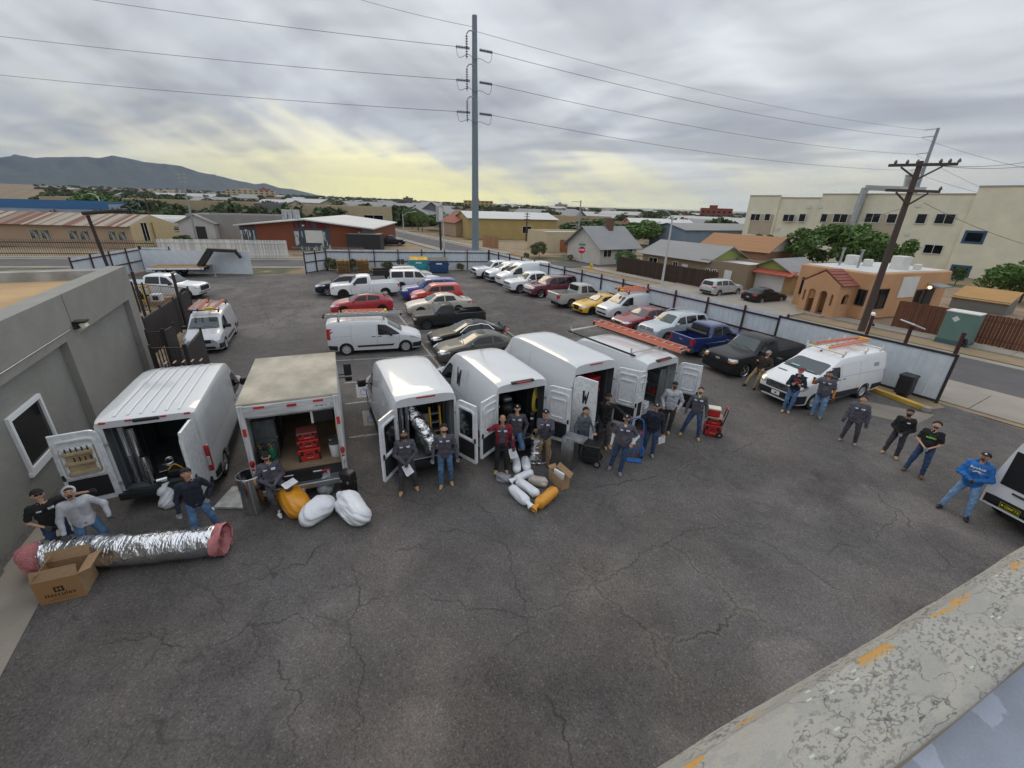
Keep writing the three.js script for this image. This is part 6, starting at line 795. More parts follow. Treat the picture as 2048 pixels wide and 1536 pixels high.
{
const t=thing('stucco_building','grey stucco building with sunken wall panels and tan flat roof at left','building'),e=0.2;
mesh('wall',[wslab(0,WL - 0.02,-0.35 - e,-e,0,3.08)],mStuc,t);
mesh('end_wall',wslab(WL - 0.35,WL,-9,-e - 0.352,0,4.2),mStuc,t);
mesh('upper_wall',wslab(0,WL,-0.35 - e,0,3.08,4.28),mStuc,t);mesh('pier',wslab(WL - 0.85,WL,-e + 0.001,0,0,3.078),mStuc,t);mesh('pier',wslab(12.45,13.4,-e + 0.001,0,0,3.078),mStuc,t);mesh('pier',wslab(5.2,6.6,-e + 0.001,0,0,3.078),mStuc,t);mesh('pier',wslab(0,1.5,-e + 0.001,0,0,3.078),mStuc,t);
const tFoam=tex(256,256,(i,j)=>{const n=tn(i / 256,j / 256,4,6),v=0.66 + 0.16*(n - 0.5);return[v*1.08,v*0.9,v*0.67];});
mesh('flat_roof',uvBox(poly([wq(0,-12.5),wq(WL - 0.4,-12.5),wq(WL - 0.4,-0.5),wq(0,-0.5)],3.7,3.86),5),std(0xffffff,0.95,{map:tFoam}),t);
mesh('roof_edge',[wslab(WL - 0.6,WL - 0.36,-12.5,-0.5,3.4,4.2),wslab(0,WL - 0.6,-12.9,-12.5,3.0,4.2)],withMap(std(lin(0.42,0.42,0.40),0.9),tMot),t);
mesh('seam',wslab(13.1,13.12,-0.0005,0.004,3.45,4.27),M.dark,t);
const cx=wq(13.2,0.03);mesh('conduit',bar([cx[0]- WD[0]*0.1,3.32,cx[1]- WD[1]*0.1],[wq(0.5,0.03)[0],3.32,wq(0.5,0.03)[1]],0.014),M.galv,t);
const wl=sub('wall_lamp',t,...[wq(13.25,0.16)].flatMap(p=>[p[0],3.36,p[1]]),wallTurn);const pr=new THREE.Shape([[-0.16,-0.1],[0.16,-0.1],[0.16,0.1],[-0.16,0.1]].map(p=>new THREE.Vector2(...p)));
mesh('lamp_hood',[box(0.32,0.05,0.3,0,0.09,0),box(0.32,0.2,0.1,0,0.0,-0.1)],M.dark,wl);mesh('lamp_lens',box(0.26,0.14,0.1,0,-0.02,0.05,0,-0.5),std(lin(0.75,0.75,0.55),0.4),wl);

const w0=8.95,w1=10.5,f=sub('window',t);mesh('pane',wslab(w0 + 0.08,w1 - 0.08,-e + 0.01,-e + 0.02,0.98,2.2),M.glass,f);
for(const q of[[w0,w1,2.2,2.3],[w0,w1,0.9,0.98],[w0,w0 + 0.09,0.98,2.2],[w1 - 0.09,w1,0.98,2.2],[w0 - 0.05,w1 + 0.05,0.80,0.898]])mesh('frame',wslab(q[0],q[1],-e + 0.001,-e + 0.07,q[2],q[3]),M.paper,f);
}
{
const o0=[0.42,-0.72],d=[0.91,-0.4145],n=[0.4145,0.91],q=(s,o)=>[o0[0]+ d[0]*s + n[0]*o,o0[1]+ d[1]*s + n[1]*o];
const t=thing('roof_parapet','weathered parapet with flaking grey and ochre coating at lower right','parapet');
const W=1024,Hh=256,tPar=tex(W,Hh,(i,j)=>{const x=i / 90,y=j / 90,n=fbm(x,y,5),m=fbm(x*2.4 + 9,y*2.4,5),g=HT[(i*131 + j*733)&65535],st=fbm(x*7,y*7 + 30,3),v=j / Hh;let c=[0.66,0.65,0.625];c=c.map(k=>k + 0.10*(n - 0.5)+ 0.05*(g - 0.5));const pt=sstep(0.52,0.57,m*0.7 + fbm(x*0.7,y*0.7 + 3,3)*0.3);c=[lerp(c[0],0.74,pt*0.4),lerp(c[1],0.715,pt*0.4),lerp(c[2],0.66,pt*0.4)];const sp=sstep(0.56,0.66,fbm(x*18,y*18 + 30,3))*sstep(0.42,0.6,n);c=c.map(k=>k*(1 - 0.22*sp));const ck=Math.abs(fbm(x*1.1 + 90,y*1.6,5)- 0.5);if(ck<0.006)c=c.map(k=>k*0.72);const oc=sstep(0.635,0.65,fbm(x*1.3 + 50,y*2.2 + 7,6))*sstep(0.40,0.30,v)*sstep(0.08,0.14,v);c=[lerp(c[0],0.79,oc),lerp(c[1],0.60,oc),lerp(c[2],0.33,oc)];if(HT[((i>>3)*37 +(j>>2)*911)&65535]>0.996)c=[0.78,0.8,0.78];return c;});

const nu=160,nv=14,pos=[],uv=[],idx=[],prof=v=>v<0.3?[-0.02 + 0.06*Math.sin(v / 0.3*Math.PI / 2),5.5 - 0.10*Math.pow(1 - v / 0.3,2)]:v>0.92?[0.285,5.5 -(v - 0.92)*0.3]:[0.04 +(v - 0.3)/ 0.62*0.24,5.5];
for(let i=0;i<=nu;i++)for(let j=0;j<=nv;j++){const s=lerp(-3,5,i / nu),p=prof(j / nv),b=(fbm(s*3,j*0.3,4)- 0.5)*0.018,[x,z]=q(s,p[0]+(fbm(s*2.5,7,3)- 0.5)*0.014);pos.push(x,p[1]+ b,z);uv.push(s / 3.2,j / nv);if(i&&j){const A=(i - 1)*(nv + 1)+ j - 1,B=A + nv + 1;idx.push(A,A + 1,B,B,A + 1,B + 1);}}
const g=new THREE.BufferGeometry();g.setAttribute('position',new THREE.Float32BufferAttribute(pos,3));g.setAttribute('uv',new THREE.Float32BufferAttribute(uv,2));g.setIndex(idx);g.computeVertexNormals();mesh('coping',g,std(0xffffff,0.95,{map:tPar,bumpMap:(()=>{const b=tBumpN.clone();b.repeat.set(14,1.6);b.needsUpdate=true;return b;})(),bumpScale:0.006}),t);
mesh('outer_face',uvBox(poly([q(-3,-0.015),q(5,-0.015),q(5,0.06),q(-3,0.06)],0,5.39)),mStuc,t);mesh('inner_face',uvBox(poly([q(-3,0.2),q(5,0.2),q(5,0.283),q(-3,0.283)],5.1,5.475)),std(0xffffff,0.95,{map:tConc,color:lin(0.95,0.88,0.76)}),t);
const tSil=tex(512,256,(i,j)=>{const n=tn(i / 512,j / 256,5,6),m=sstep(0.5,0.53,tn(i / 512 + .2,j / 256,7,5)),g=HT[(i*131 + j*733)&65535],v=0.60 + 0.10*(n - 0.5)+ 0.09*m + 0.04*(g - 0.5);return[v*0.96,v,v*1.08];});
const pos2=[],uv2=[],id2=[];for(let i=0;i<=120;i++)for(let j=0;j<=10;j++){const s=lerp(-3,5,i / 120),v=j / 10,[x,z]=q(s,0.283 + v*0.38),y=5.40 - 0.09*Math.pow(v,0.7)+(fbm(s*4,v*3,4)- 0.5)*0.03;pos2.push(x,y,z);uv2.push(s / 1.4,v*0.4);if(i&&j){const A=(i - 1)*11 + j - 1,B=A + 11;id2.push(A,A + 1,B,B,A + 1,B + 1);}}const g2=new THREE.BufferGeometry();g2.setAttribute('position',new THREE.Float32BufferAttribute(pos2,3));g2.setAttribute('uv',new THREE.Float32BufferAttribute(uv2,2));g2.setIndex(id2);g2.computeVertexNormals();
mesh('silver_coating',g2,std(0xffffff,0.7,{map:tSil}),t);mesh('roof_deck',uvBox(poly([q(-3,0.6),q(5,0.6),q(5,6),q(-3,6)],5.1,5.305),1.2),std(0xffffff,0.95,{map:tDirt,color:lin(0.8,0.78,0.76)}),t);
}
// ---------------------------------------------------------------- corrugated fences
const mSheetM=withMap(std(lin(0.66,0.71,0.76),0.5),tSoft),panelG={};
function sheetPanel(w,h){const k=w.toFixed(2)+ h;if(panelG[k])return panelG[k];const s=new THREE.Shape(),n=3,d=0.022;s.moveTo(0,0);for(let i=0;i<n;i++){const a=w*(i + 0.82)/ n;s.lineTo(a - 0.02,0);s.lineTo(a,d);s.lineTo(a + 0.03,d);s.lineTo(a + 0.05,0);}s.lineTo(w - 0.004,0);s.lineTo(w - 0.004,-0.008);s.lineTo(0,-0.008);const g=new THREE.ExtrudeGeometry(s,{depth:h,bevelEnabled:false});g.rotateX(-Math.PI / 2);return panelG[k]=uvBox(g);}
function metalFence(label,a,b,h,o={}){
const L=Math.hypot(b[0]- a[0],b[1]- a[1]),t=thing('metal_fence',label,'fence',[a[0],0,a[1]],Math.atan2(-(b[1]- a[1]),b[0]- a[0])),n=Math.max(1,Math.round(L / 0.92)),w=L / n,sd=o.side||1,tilt=o.y0||0.05;
for(let i=0;i<n;i++){const m=mesh('sheet_panel',sheetPanel(w,h),mSheetM,t);m.position.set(i*w,tilt +(HT[i*7]- 0.5)*0.03,0);if(sd<0)m.rotation.y=0;}
if(o.rails !==false){const np=Math.max(1,Math.round(L /(o.gap||2.7)));for(let i=0;i<=np;i++){mesh('post',box(0.085,h + 0.15,0.085,Math.min(L - 0.04,Math.max(0.04,i*L / np)),(h + 0.2)/ 2,sd*0.11),o.mat||M.maroon,t);}for(const y of o.ys||[h - 0.18,h*0.45])for(let i=0;i<np;i++)mesh('rail',box(L / np - 0.115,0.09,0.05,(i + 0.5)*L / np,y,sd*0.065),o.mat||M.maroon,t);}
if(o.cap){mesh('cap_rail',box(L,0.09,0.08,L / 2,h + 0.04,0),M.post,t);for(const x of[0.03,L - 0.03])mesh('end_post',box(0.09,h + 0.1,0.1,x,(h + 0.1)/ 2,0.01),M.post,t);mesh('bottom_rail',box(L,0.1,0.08,L / 2,0.1,-0.03),M.post,t);}
return t;
}
metalFence('long corrugated grey fence with dark red posts behind the right row of vehicles',fp(6.6,0),fp(FL,0),2.05,{side:-1,gap:2.45});
metalFence('sliding corrugated gate panel with black frame by the yellow kerb',fp(0,-0.22),fp(7.0,-0.22),2.0,{rails:false,cap:1});
metalFence('corrugated grey fence with dark red posts across the back by the pallets',C0,bp(BL,0),2.05,{side:-1,gap:2.45});
{const a=gp(655,541),b=gp(611,548);metalFence('short angled corrugated gate leaf left of the pallets',[a.x,a.z],[b.x,b.z],2.0,{side:-1,gap:1.6,ys:[1.92,1.1,0.1]});}
{const a=gp(292,545),b=gp(507,549);metalFence('plain corrugated gate panel behind the flatbed trailer',[a.x,a.z],[b.x,b.z],2.05,{rails:false});}
{const h=2.1,c=gp(278,495.5,h),l=gp(135,519,h),r=gp(340,497,h);metalFence('corrugated fence with dark red posts behind the grey building roof',[l.x,l.z],[c.x,c.z],2.1,{side:1,gap:2.6});metalFence('corner piece of corrugated fence behind the flatbed trailer',[c.x,c.z],[r.x,r.z],2.1,{side:1,gap:2.6});}
{
for(const[px,py,lab]of[[1712,664,'dark red post with a small camera by the fence'],[1787,690,'dark red post with a tilted solar panel behind the fence'],[1893,704,'short dark red post with a black lamp near the fence end']]){const g=gp(px,py,2.1),t=thing('fence_post',lab,'post',[g.x + NF[0]*1.2,0,g.z + NF[1]*1.2],1);mesh('post',box(0.12,2.75,0.12,0,1.375,0),M.maroon,t);if(px===1787){mesh('solar_panel',rbox(0.9,0.05,0.5,0,2.85,0,0.01,0.4,0.35),std(lin(0.55,0.58,0.6),0.3),t);}else if(px===1712){mesh('camera',rbox(0.4,0.12,0.14,0.1,2.8,0,0.03),M.paper,t);mesh('bracket',rbox(0.5,0.1,0.1,0,2.35,0.1,0.03),M.black,t);}else mesh('lamp',[new THREE.TorusGeometry(0.14,0.05,6,14).translate(0,2.35,0.14),rbox(0.4,0.1,0.1,0,2.25,0.12,0.03)],M.black,t);}
const a=gp(1738,780),b=gp(1843,820),L=Math.hypot(b.x - a.x,b.z - a.z),n=1;const kb=thing('kerb_beam','yellow painted timber kerb beam along the gravel','kerb',[a.x,0,a.z],Math.atan2(-(b.z - a.z),b.x - a.x));mesh('beam',rbox(L,0.2,0.22,L / 2,0.1,0,0.03),std(lin(0.62,0.40,0.08),0.85,{map:tMot}),kb);mesh('end_stone',rbox(0.25,0.22,0.26,L + 0.13,0.1,0,0.05),mConc,kb);
const m=gp(1802,794),mo=thing('gate_motor','black gate motor box standing before the corrugated gate','gate motor',[m.x,0,m.z],0.5);mesh('housing',rbox(0.52,0.75,0.5,0,0.55,0,0.06),M.plastic,mo);mesh('lid',rbox(0.56,0.12,0.54,0,0.96,0,0.05),M.plastic,mo);mesh('base',box(0.3,0.2,0.3,0,0.1,0),M.dark,mo);mesh('label',box(0.16,0.03,0.005,0,0.8,0.253),M.maroon,mo);
}

function pickets(label,a,b,h,o={}){const L=Math.hypot(b[0]- a[0],b[1]- a[1]),t=thing('steel_fence',label,'fence',[a[0],0,a[1]],Math.atan2(-(b[1]- a[1]),b[0]- a[0])),n=Math.round(L /(o.step||0.115)),m=M.post;for(const x of[0.03,L - 0.03])mesh('post',box(0.07,h + 0.1,0.07,x,(h + 0.1)/ 2,0),m,t);for(const y of[h - 0.03,0.2])mesh('rail',box(L - 0.1,0.04,0.04,L / 2,y,0),m,t);if(o.solid)mesh('backing_sheet',box(L - 0.12,h - 0.2,0.012,L / 2,h / 2 + 0.05,0.03),m,t);else for(let i=1;i<n;i++)mesh('picket',box(0.018,h - 0.24,0.018,i*L / n,h / 2 + 0.08,0),m,t);if(o.mid)for(const x of o.mid)mesh('post',box(0.07,h + 0.1,0.07,x*L,(h + 0.1)/ 2,0.001),m,t);return t;}
const g2=(x,y,h=0)=>{const p=gp(x,y,h);return[p.x,p.z];};
const hF=1.85;
pickets('black solid steel gate leaf closest to the silver van nose',g2(371,694,hF),g2(401,659,hF),hF,{solid:1});pickets('black picket panel between the grey building and the gate leaf',g2(298,695,hF),g2(369,694,hF),hF);pickets('black picket panel behind the first one at the grey building',g2(290,664,hF),g2(325,662,hF),hF);
pickets('black mesh-backed fence running away from the grey building',g2(284,637,hF),g2(374,580,hF),hF,{solid:1,mid:[0.33,0.62,0.8]});pickets('black picket fence in front of the white pickup',g2(262,566,hF),g2(376,576,hF),hF,{mid:[0.2]});pickets('black solid door panel leaning inside the fenced yard',g2(326,662,hF),g2(346,650,hF),hF,{solid:1});
for(const[x,y]of[[264,545],[345,548]]){const p=gp(x,y,3.1),t=thing('steel_post',x<300?'tall black post at the corner of the grey building':'tall black post beside the scrap boxes','post',[p.x,0,p.z]);mesh('post',box(0.1,3.1,0.1,0,1.55,0),M.post,t);mesh('cap',box(0.13,0.04,0.13,0,3.12,0),M.post,t);}
struct(mesh('dirt_bed',flat([g2(300,735),g2(372,700),g2(385,640),g2(372,590),g2(300,610),g2(262,640)],0.008,3),mDirt));
{const bx=(px,py,w,h,d,m,lab,ry=0.3)=>{const p=gp(px,py),t=thing('carton',lab,'box',p,ry);mesh('box',rbox(w,h,d,0,h / 2,0,0.01),m,t);mesh('flap',box(w*0.9,0.01,d*0.5,0,h + 0.01,d*0.1,0,0.2),m,t);return t;};const kraft=withMap(std(lin(0.42,0.28,0.16),0.85),tMot);
bx(318,612,0.8,0.7,0.7,kraft,'brown carton with a white unit on top inside the steel fence');bx(337,612,1.0,0.65,0.8,kraft,'brown carton of metal offcuts behind the black mesh fence',0.1);const w=thing('appliance','white box-shaped unit on the brown carton in the fenced yard','appliance',gp(316,602,0.72),0.3);mesh('casing',rbox(0.55,0.45,0.5,0,0.23,0,0.03),M.paper,w);mesh('opening',box(0.3,0.25,0.01,0,0.23,0.253),M.dark,w);
const p=thing('yellow_frame','yellow steel frame standing behind the black picket fence','frame',gp(284,610),0.2);for(const x of[-0.7,-0.2,0.3,0.7])mesh('upright',box(0.09,1.3,0.09,x,0.65,0),M.yellow,p);for(const y of[0.3,1.2])mesh('beam',box(1.5,0.09,0.07,0,y,0.001),M.yellow,p);const bin=thing('black_bin','round black bin inside the steel fence','bin',gp(345,590));mesh('tub',lathe([[0,0],[0.32,0],[0.4,0.9],[0.37,0.9],[0.3,0.05]],18),M.dark,bin);mesh('rim',new THREE.TorusGeometry(0.4,0.025,6,20).rotateX(Math.PI / 2).translate(0,0.9,0),M.paper,bin);}

{const a=gp(300,554),b=gp(412,553),L=Math.hypot(b.x - a.x,b.z - a.z),t=thing('flatbed_trailer','long flatbed trailer with black gooseneck in front of the gate panel','trailer',[a.x,0,a.z - 0.6],Math.atan2(-(b.z - a.z),b.x - a.x));for(let i=0;i<6;i++)mesh('deck_plank',box(L,0.05,0.33,L / 2,0.86,-0.9 + i*0.36),M.wood,t);for(const s of[1,-1])mesh('side_rail',box(L,0.14,0.08,L / 2,0.78,s*1.12),M.paper,t);mesh('frame',box(L - 0.3,0.2,1.2,L / 2,0.66,0),M.black,t);mesh('gooseneck',[beam([L - 0.6,0.9,0],[L + 0.5,2.3,0],0.9,0.4),beam([L + 0.3,2.35,0],[L + 2.6,2.25,0],0.7,0.28),beam([L + 2.5,2.3,0],[L + 2.9,1.6,0],0.3,0.24)],M.post,t);mesh('landing_leg',[bar([L + 0.6,0.9,0.5],[L + 0.6,0,0.5],0.05),box(0.4,0.03,0.3,L + 0.6,0.015,0.5)],M.alu,t);for(const x of[0.9,2.0])for(const s of[1,-1]){const w=sub('wheel',t,x,0.38,s*0.95,s>0?0:Math.PI),g=wheelGeo(0.38,0.24,'steel');mesh('tyre',g.tyre,M.rubber,w);mesh('rim',g.rim,rimMats.silver,w);}for(const x of[1.5,3.2,4.9])mesh('reflector',box(0.15,0.05,0.01,Math.min(x,L - 0.2),0.78,1.165),M.red,t);}

function pallet(t,y,ry,dx){const g=sub('pallet',t,dx,y,dx*0.7,ry);for(let i=0;i<6;i++)mesh('slat',palletG.s,palletG.ms[(i*3 +(y*50|0))% 3],g).position.set(0,0.12,-0.5 + i*0.2);for(const z of[-0.5,0,0.5]){mesh('runner',palletG.r,palletG.m,g).position.set(z,0.06,0);}mesh('bottom_slat',palletG.s,palletG.m,g).position.set(0,0.0,0.48);return g;}
const palletG={s:uvBox(box(1.2,0.025,0.13),1),r:uvBox(box(0.05,0.09,1.15),1),m:withMap(std(lin(0.30,0.18,0.07),0.9),tMot),ms:[[0.62,0.40,0.16],[0.52,0.33,0.14],[0.44,0.29,0.14]].map(c=>withMap(std(lin(...c),0.9),tMot))};
for(const[px,py,n,lab]of[[688,545,9,'neat stack of wooden pallets left of the taller stack'],[727,544,9,'front stack of wooden pallets beside the tall one'],[722,538,14,'tallest stack of wooden pallets by the back fence'],[755,544,3,'low slumped heap of wooden pallets']]){const t=thing('pallet_stack',lab,'pallets',gp(px,py),0.3);for(let i=0;i<n;i++)pallet(t,i*0.14,rr(-0.08,0.08),rr(-0.05,0.05));}
function dumpster(label,px,py,m,lidM,col){const t=thing('dumpster',label,'dumpster',gp(px,py),0.24),s=new THREE.Shape([[-0.6,0.1],[0.6,0.1],[0.72,1.25],[-0.62,1.45]].map(p=>new THREE.Vector2(...p))),g=new THREE.ExtrudeGeometry(s,{depth:1.9,bevelEnabled:true,bevelSize:0.02,bevelThickness:0.02,bevelSegments:1});g.rotateY(-Math.PI / 2).translate(0.95,0,0);mesh('bin',g,m,t);for(const x of[-0.475,0.475])mesh('lid',box(0.93,0.05,1.4,x,1.39,0.04,0,0.15),lidM,t);for(const x of[-0.7,0,0.7])mesh('rib',box(0.1,1.0,0.05,x,0.7,0.68),m,t);for(const x of[-1.02,1.02])mesh('fork_pocket',box(0.12,0.2,0.9,x,0.9,0),m,t);mesh('lettering',box(0.6,0.12,0.01,0,1.0,0.72),col,t);return t;}
dumpster('turquoise dumpster with yellow lid by the back fence',838,543,withMap(std(lin(0.05,0.42,0.48),0.6),tMot),withMap(std(lin(0.72,0.42,0.03),0.6),tMot),M.paper);dumpster('blue dumpster with dark lid by the back fence',878,545,withMap(std(lin(0.03,0.08,0.22),0.6),tMot),M.dark,M.paper);
{const t=thing('debris_pile','pile of scrap board and grey seat between pallets and dumpsters','debris',gp(797,546),0.3);for(let i=0;i<7;i++)mesh('board',box(rr(.6,1.4),0.05,rr(.3,.6),rr(-1.2,.6),0.06 + i*0.05,rr(-.3,.3),rr(0,3),rr(-.1,.1)),i % 2?M.wood:M.steel,t);mesh('crate',rbox(0.9,0.6,0.7,0.3,0.55,-0.2,0.03),M.steel,t);mesh('seat_back',[rbox(0.35,0.6,0.1,0.1,1.1,-0.2,0.05,0,-0.3),rbox(0.35,0.6,0.1,0.5,1.1,-0.2,0.05,0,-0.3)],M.dark,t);}
// ---------------------------------------------------------------- things lying about the vans
const foil=std(lin(0.82,0.83,0.85),0.22,{metalness:1,bumpMap:tex(256,256,(i,j)=>{const v=0.5*tn(i / 256,j / 256,10,5)+ 0.5*Math.abs(2*tn(i / 256 + .3,j / 256,16,4)- 1);return[v,v,v];},false),bumpScale:0.03}),pink=withMap(std(lin(0.74,0.29,0.30),0.98),tMot,tBumpN,0.03),kraftM=withMap(std(lin(0.43,0.28,0.155),0.85),tFine);
function crumpleTube(pts,r,nu,nv,amp,freq,flat0=1){const c=new THREE.CatmullRomCurve3(pts.map(p=>V(...p))),fr=c.computeFrenetFrames(nu),pos=[],uv=[],idx=[];for(let i=0;i<=nu;i++){const p=c.getPointAt(i / nu),u0=i / nu*c.getLength();for(let k=0;k<=nv;k++){const a=k / nv*2*Math.PI,ca=Math.cos(a),sa=Math.sin(a),w=typeof r==='function'?r(i / nu):r;let d=w + amp*(fbm(u0*freq,ca*2.2 + 5,3)+ fbm(u0*freq*0.7 + 9,sa*2.2 + 5,3)- 1);const q=V(0,0,0).addScaledVector(fr.normals[i],ca*d).addScaledVector(fr.binormals[i],sa*d);if(q.y<0)q.y*=flat0;pos.push(p.x + q.x,p.y + q.y,p.z + q.z);uv.push(u0,k / nv);if(i&&k){const A=(i - 1)*(nv + 1)+ k - 1,B=A + nv + 1;idx.push(A,B,A + 1,B,B + 1,A + 1);}}}const g=new THREE.BufferGeometry();g.setAttribute('position',new THREE.Float32BufferAttribute(pos,3));g.setAttribute('uv',new THREE.Float32BufferAttribute(uv,2));g.setIndex(idx);g.computeVertexNormals();return g;}
{const r=0.315,up=p=>[p.x,r*0.98,p.z],ax=(x,y)=>up(gp(x,y,r)),a9=ax(92,1108),t=thing('insulated_duct','large silver foil duct with pink wool ends lying across the ground','duct');const P=[[a9[0],r,a9[2]+ 0.05],ax(120,1103),ax(160,1100),ax(235,1100),ax(330,1091),ax(434,1079)];mesh('foil_jacket',crumpleTube(P,r,240,48,0.032,9),foil,t);
const e=P[5],dr=nrm(sub3(P[5],P[4])),s0=P[0],ds=nrm(sub3(P[0],P[1]));mesh('wool_end',crumpleTube([add3(e,mul3(dr,-0.03)),add3(e,mul3(dr,0.09)),add3(e,mul3(dr,0.17))],r + 0.005,12,40,0.10,16),pink,t);mesh('wool_lining',crumpleTube([add3(e,mul3(dr,0.165)),add3(e,mul3(dr,0.02)),add3(e,mul3(dr,-0.5))],u=>r*(0.99 - 0.36*Math.min(1,u*6)),18,34,0.11,12),pink,t);mesh('wool_end',crumpleTube([add3(s0,mul3(ds,-0.03)),add3(s0,mul3(ds,0.1)),add3(s0,[ds[0]*0.2,-0.05,ds[2]*0.2])],r + 0.0,12,40,0.10,16),pink,t);mesh('wool_lining',crumpleTube([add3(s0,mul3(ds,0.19)),add3(s0,mul3(ds,-0.3))],r*0.7,8,24,0.05,12),pink,t);}
function carton(label,A,B,C,h,o){
const ux=nrm([B.x - A.x,0,B.z - A.z]),w=Math.hypot(B.x - A.x,B.z - A.z),d=Math.hypot(C.x - B.x,C.z - B.z),t=thing('cardboard_box',label,'box',[A.x,0,A.z],Math.atan2(-ux[2],ux[0])),q=0.008;
mesh('front_side',box(w,h,q,w / 2,h / 2,0),o.front||kraftM,t);mesh('back_side',box(w,h,q,w / 2,h / 2,-d),kraftM,t);for(const x of[q,w - q])mesh('end_side',box(q,h,d - q,x,h / 2,-d / 2),kraftM,t);mesh('base',box(w - q*3,q,d - q*3,w / 2,0.006,-d / 2),kraftM,t);
for(const[fw,ax,x,z,a]of o.flaps){const f=mesh('flap',ax==='x'?box(w,q,fw,0,0,fw / 2):box(fw,q,d*0.96,fw / 2,0,0),kraftM,t);f.position.set(ax==='x'?w / 2:x*w,h,ax==='x'?-z*d:-d / 2);if(ax==='x')f.rotation.x=a;else f.rotation.z=a;}return t;}
{const tH=cvs(512,400,(c,w,h)=>{c.fillStyle='#a87f55';c.fillRect(0,0,w,h);for(let i=0;i<500;i++){c.fillStyle=`rgba(${rnd() > .5 ? '190,150,105' : '140,102,66'},.12)`;c.fillRect(rnd()*w,rnd()*h,30*rnd(),2);}c.fillStyle='#2a221e';c.fillRect(205,130,110,92);c.fillStyle='#a87f55';c.fillRect(230,146,18,60);c.fillRect(272,146,18,60);c.fillRect(222,168,76,12);c.fillStyle='#2a221e';c.font='bold 82px sans-serif';c.fillText('Hercules',80,294);c.font='20px sans-serif';c.fillText('I N D U S T R I E S',165,318);c.fillRect(110,345,300,5);});
carton('large open brown carton with black printing in front of the foil duct',gp(82,1212),gp(174,1190),gp(199,1148),0.52,{front:std(0xffffff,0.85,{map:tH}),flaps:[[0.2,'x',0,0,1.15 - Math.PI / 1.0],[0.2,'x',0,1,-2.0],[0.2,'z',0,0,0.9],[0.22,'z',1,0,0.35 + Math.PI*0]]});}
{const t=carton('open brown carton with a white coil inside beside the small foil duct',gp(1097,957),gp(1123,981.5),gp(1137.5,976),0.32,{flaps:[[0.16,'x',0,1,-2.3],[0.1,'z',0,0,2.2],[0.12,'z',1,0,0.8]]});mesh('packed_part',[rbox(0.36,0.3,0.06,0.3,0.24,-0.12,0.02,0.2)],M.paper,t);}
const steelDuct=std(lin(0.62,0.64,0.66),0.2,{metalness:1});
{const t=thing('steel_duct','tall shiny round steel duct standing left of the seated man','duct',gp(513,1018));mesh('shell',lathe([[0.205,0],[0.208,0.02],[0.205,0.05],[0.205,0.93],[0.212,0.95],[0.205,0.98],[0.195,0.98],[0.195,0.01]],40).scale(1.25,1.02,1.25),steelDuct,t);mesh('seam',box(0.02,0.95,0.01,0.13,0.49,0.225,0.5),M.steel,t);}
{const t=thing('insulation_board','flat grey foil-faced board lying beside the round steel duct','board'),q=[[428,1018],[466,976],[500,976],[500,1019]].map(p=>gp(...p)).map(p=>[p.x,p.z]);mesh('board',uvBox(poly(q,0.01,0.06),0.6),withMap(std(lin(0.52,0.54,0.55),0.6),tMot),t);const c=thing('paper_cut_out','small pale paper lying at the corner of the flat board','paper',gp(419,1019));mesh('sheet',poly([[-0.11,0],[-0.05,-0.08],[0.07,-0.08],[0.13,0],[0.06,0.07],[-0.06,0.07]],0.004,0.008),M.paper,c);}
function bag(label,a,b,r,m,o={}){
const r2=o.r2||r,k=o.sq||0.9,A=[a.x,r*k,a.z],B=[b.x,r2*k,b.z],t=thing('bag',label,'bag'),d=nrm(sub3(B,A)),pr=[cap3(A,B,r,r2)];if(o.bulge)pr.push(cap3(add3(mix3(A,B,0.3),o.bulge),add3(mix3(A,B,0.7),o.bulge),r*0.9));const s=o.seed||1,g=meshField(pr,o.cell||0.02,0.08,(v,x,y,z)=>{const al=(x - A[0])*d[0]+(z - A[2])*d[2],ac=(x - A[0])*d[2]-(z - A[2])*d[0];return Math.max(v +(o.amp??0.018)*(fbm(al*3 + s,y*9 + ac*7,3)- 0.5)*2 + 0.005*Math.sin((ac*34 + y*26)+ al*9 + s + 3*fbm(al*6,ac*6 + y*5,2))+(o.amp??0.018)*0.5*(Math.abs(fbm(al*5 + 7,y*12 + ac*12 + s,3)- 0.5)- 0.12),0.004 - y);});const mm=mesh('sack',g,m,t);if(o.tie){const e=o.tie<0?A:B,dd=mul3(d,o.tie<0?-1:1),rr0=o.tie<0?r:r2,c=add3(e,mul3(dd,rr0*0.9));mesh('tied_end',crumpleTube([add3(c,[0,0,0]),add3(c,mul3(dd,0.07)),add3(add3(c,mul3(dd,0.17)),[0,-0.04,0])],u=>0.05 + Math.abs(u - 0.25)*0.07,8,16,0.03,14),m,t);}return t;}
const bagW=new THREE.MeshPhysicalMaterial({color:lin(0.80,0.82,0.86),roughness:0.42,side:THREE.DoubleSide,bumpMap:tBumpN,bumpScale:0.004}),bagO=new THREE.MeshPhysicalMaterial({color:lin(0.70,0.30,0.02),roughness:0.35,clearcoat:0.3,side:THREE.DoubleSide,bumpMap:tBumpN,bumpScale:0.004}),bagG=new THREE.MeshPhysicalMaterial({color:lin(0.42,0.44,0.46),roughness:0.3,side:THREE.DoubleSide,map:tMot}),bagB=withMap(std(lin(0.58,0.52,0.47),0.5),tMot);
bag('large bulging orange bag under the seated man',gp(581,1005),gp(600,1030),0.29,bagO,{seed:3,bulge:[0,0.06,0]});bag('large white bag, left of the two beside the orange one',gp(650,1028),gp(620,1048),0.26,bagW,{r2:0.22,seed:9,amp:0.05,bulge:[0,0.07,0]});bag('large white bag, rightmost of the big bags before the truck',gp(700,1026),gp(720,1046),0.31,bagW,{r2:0.26,seed:17,amp:0.05,tie:-1});
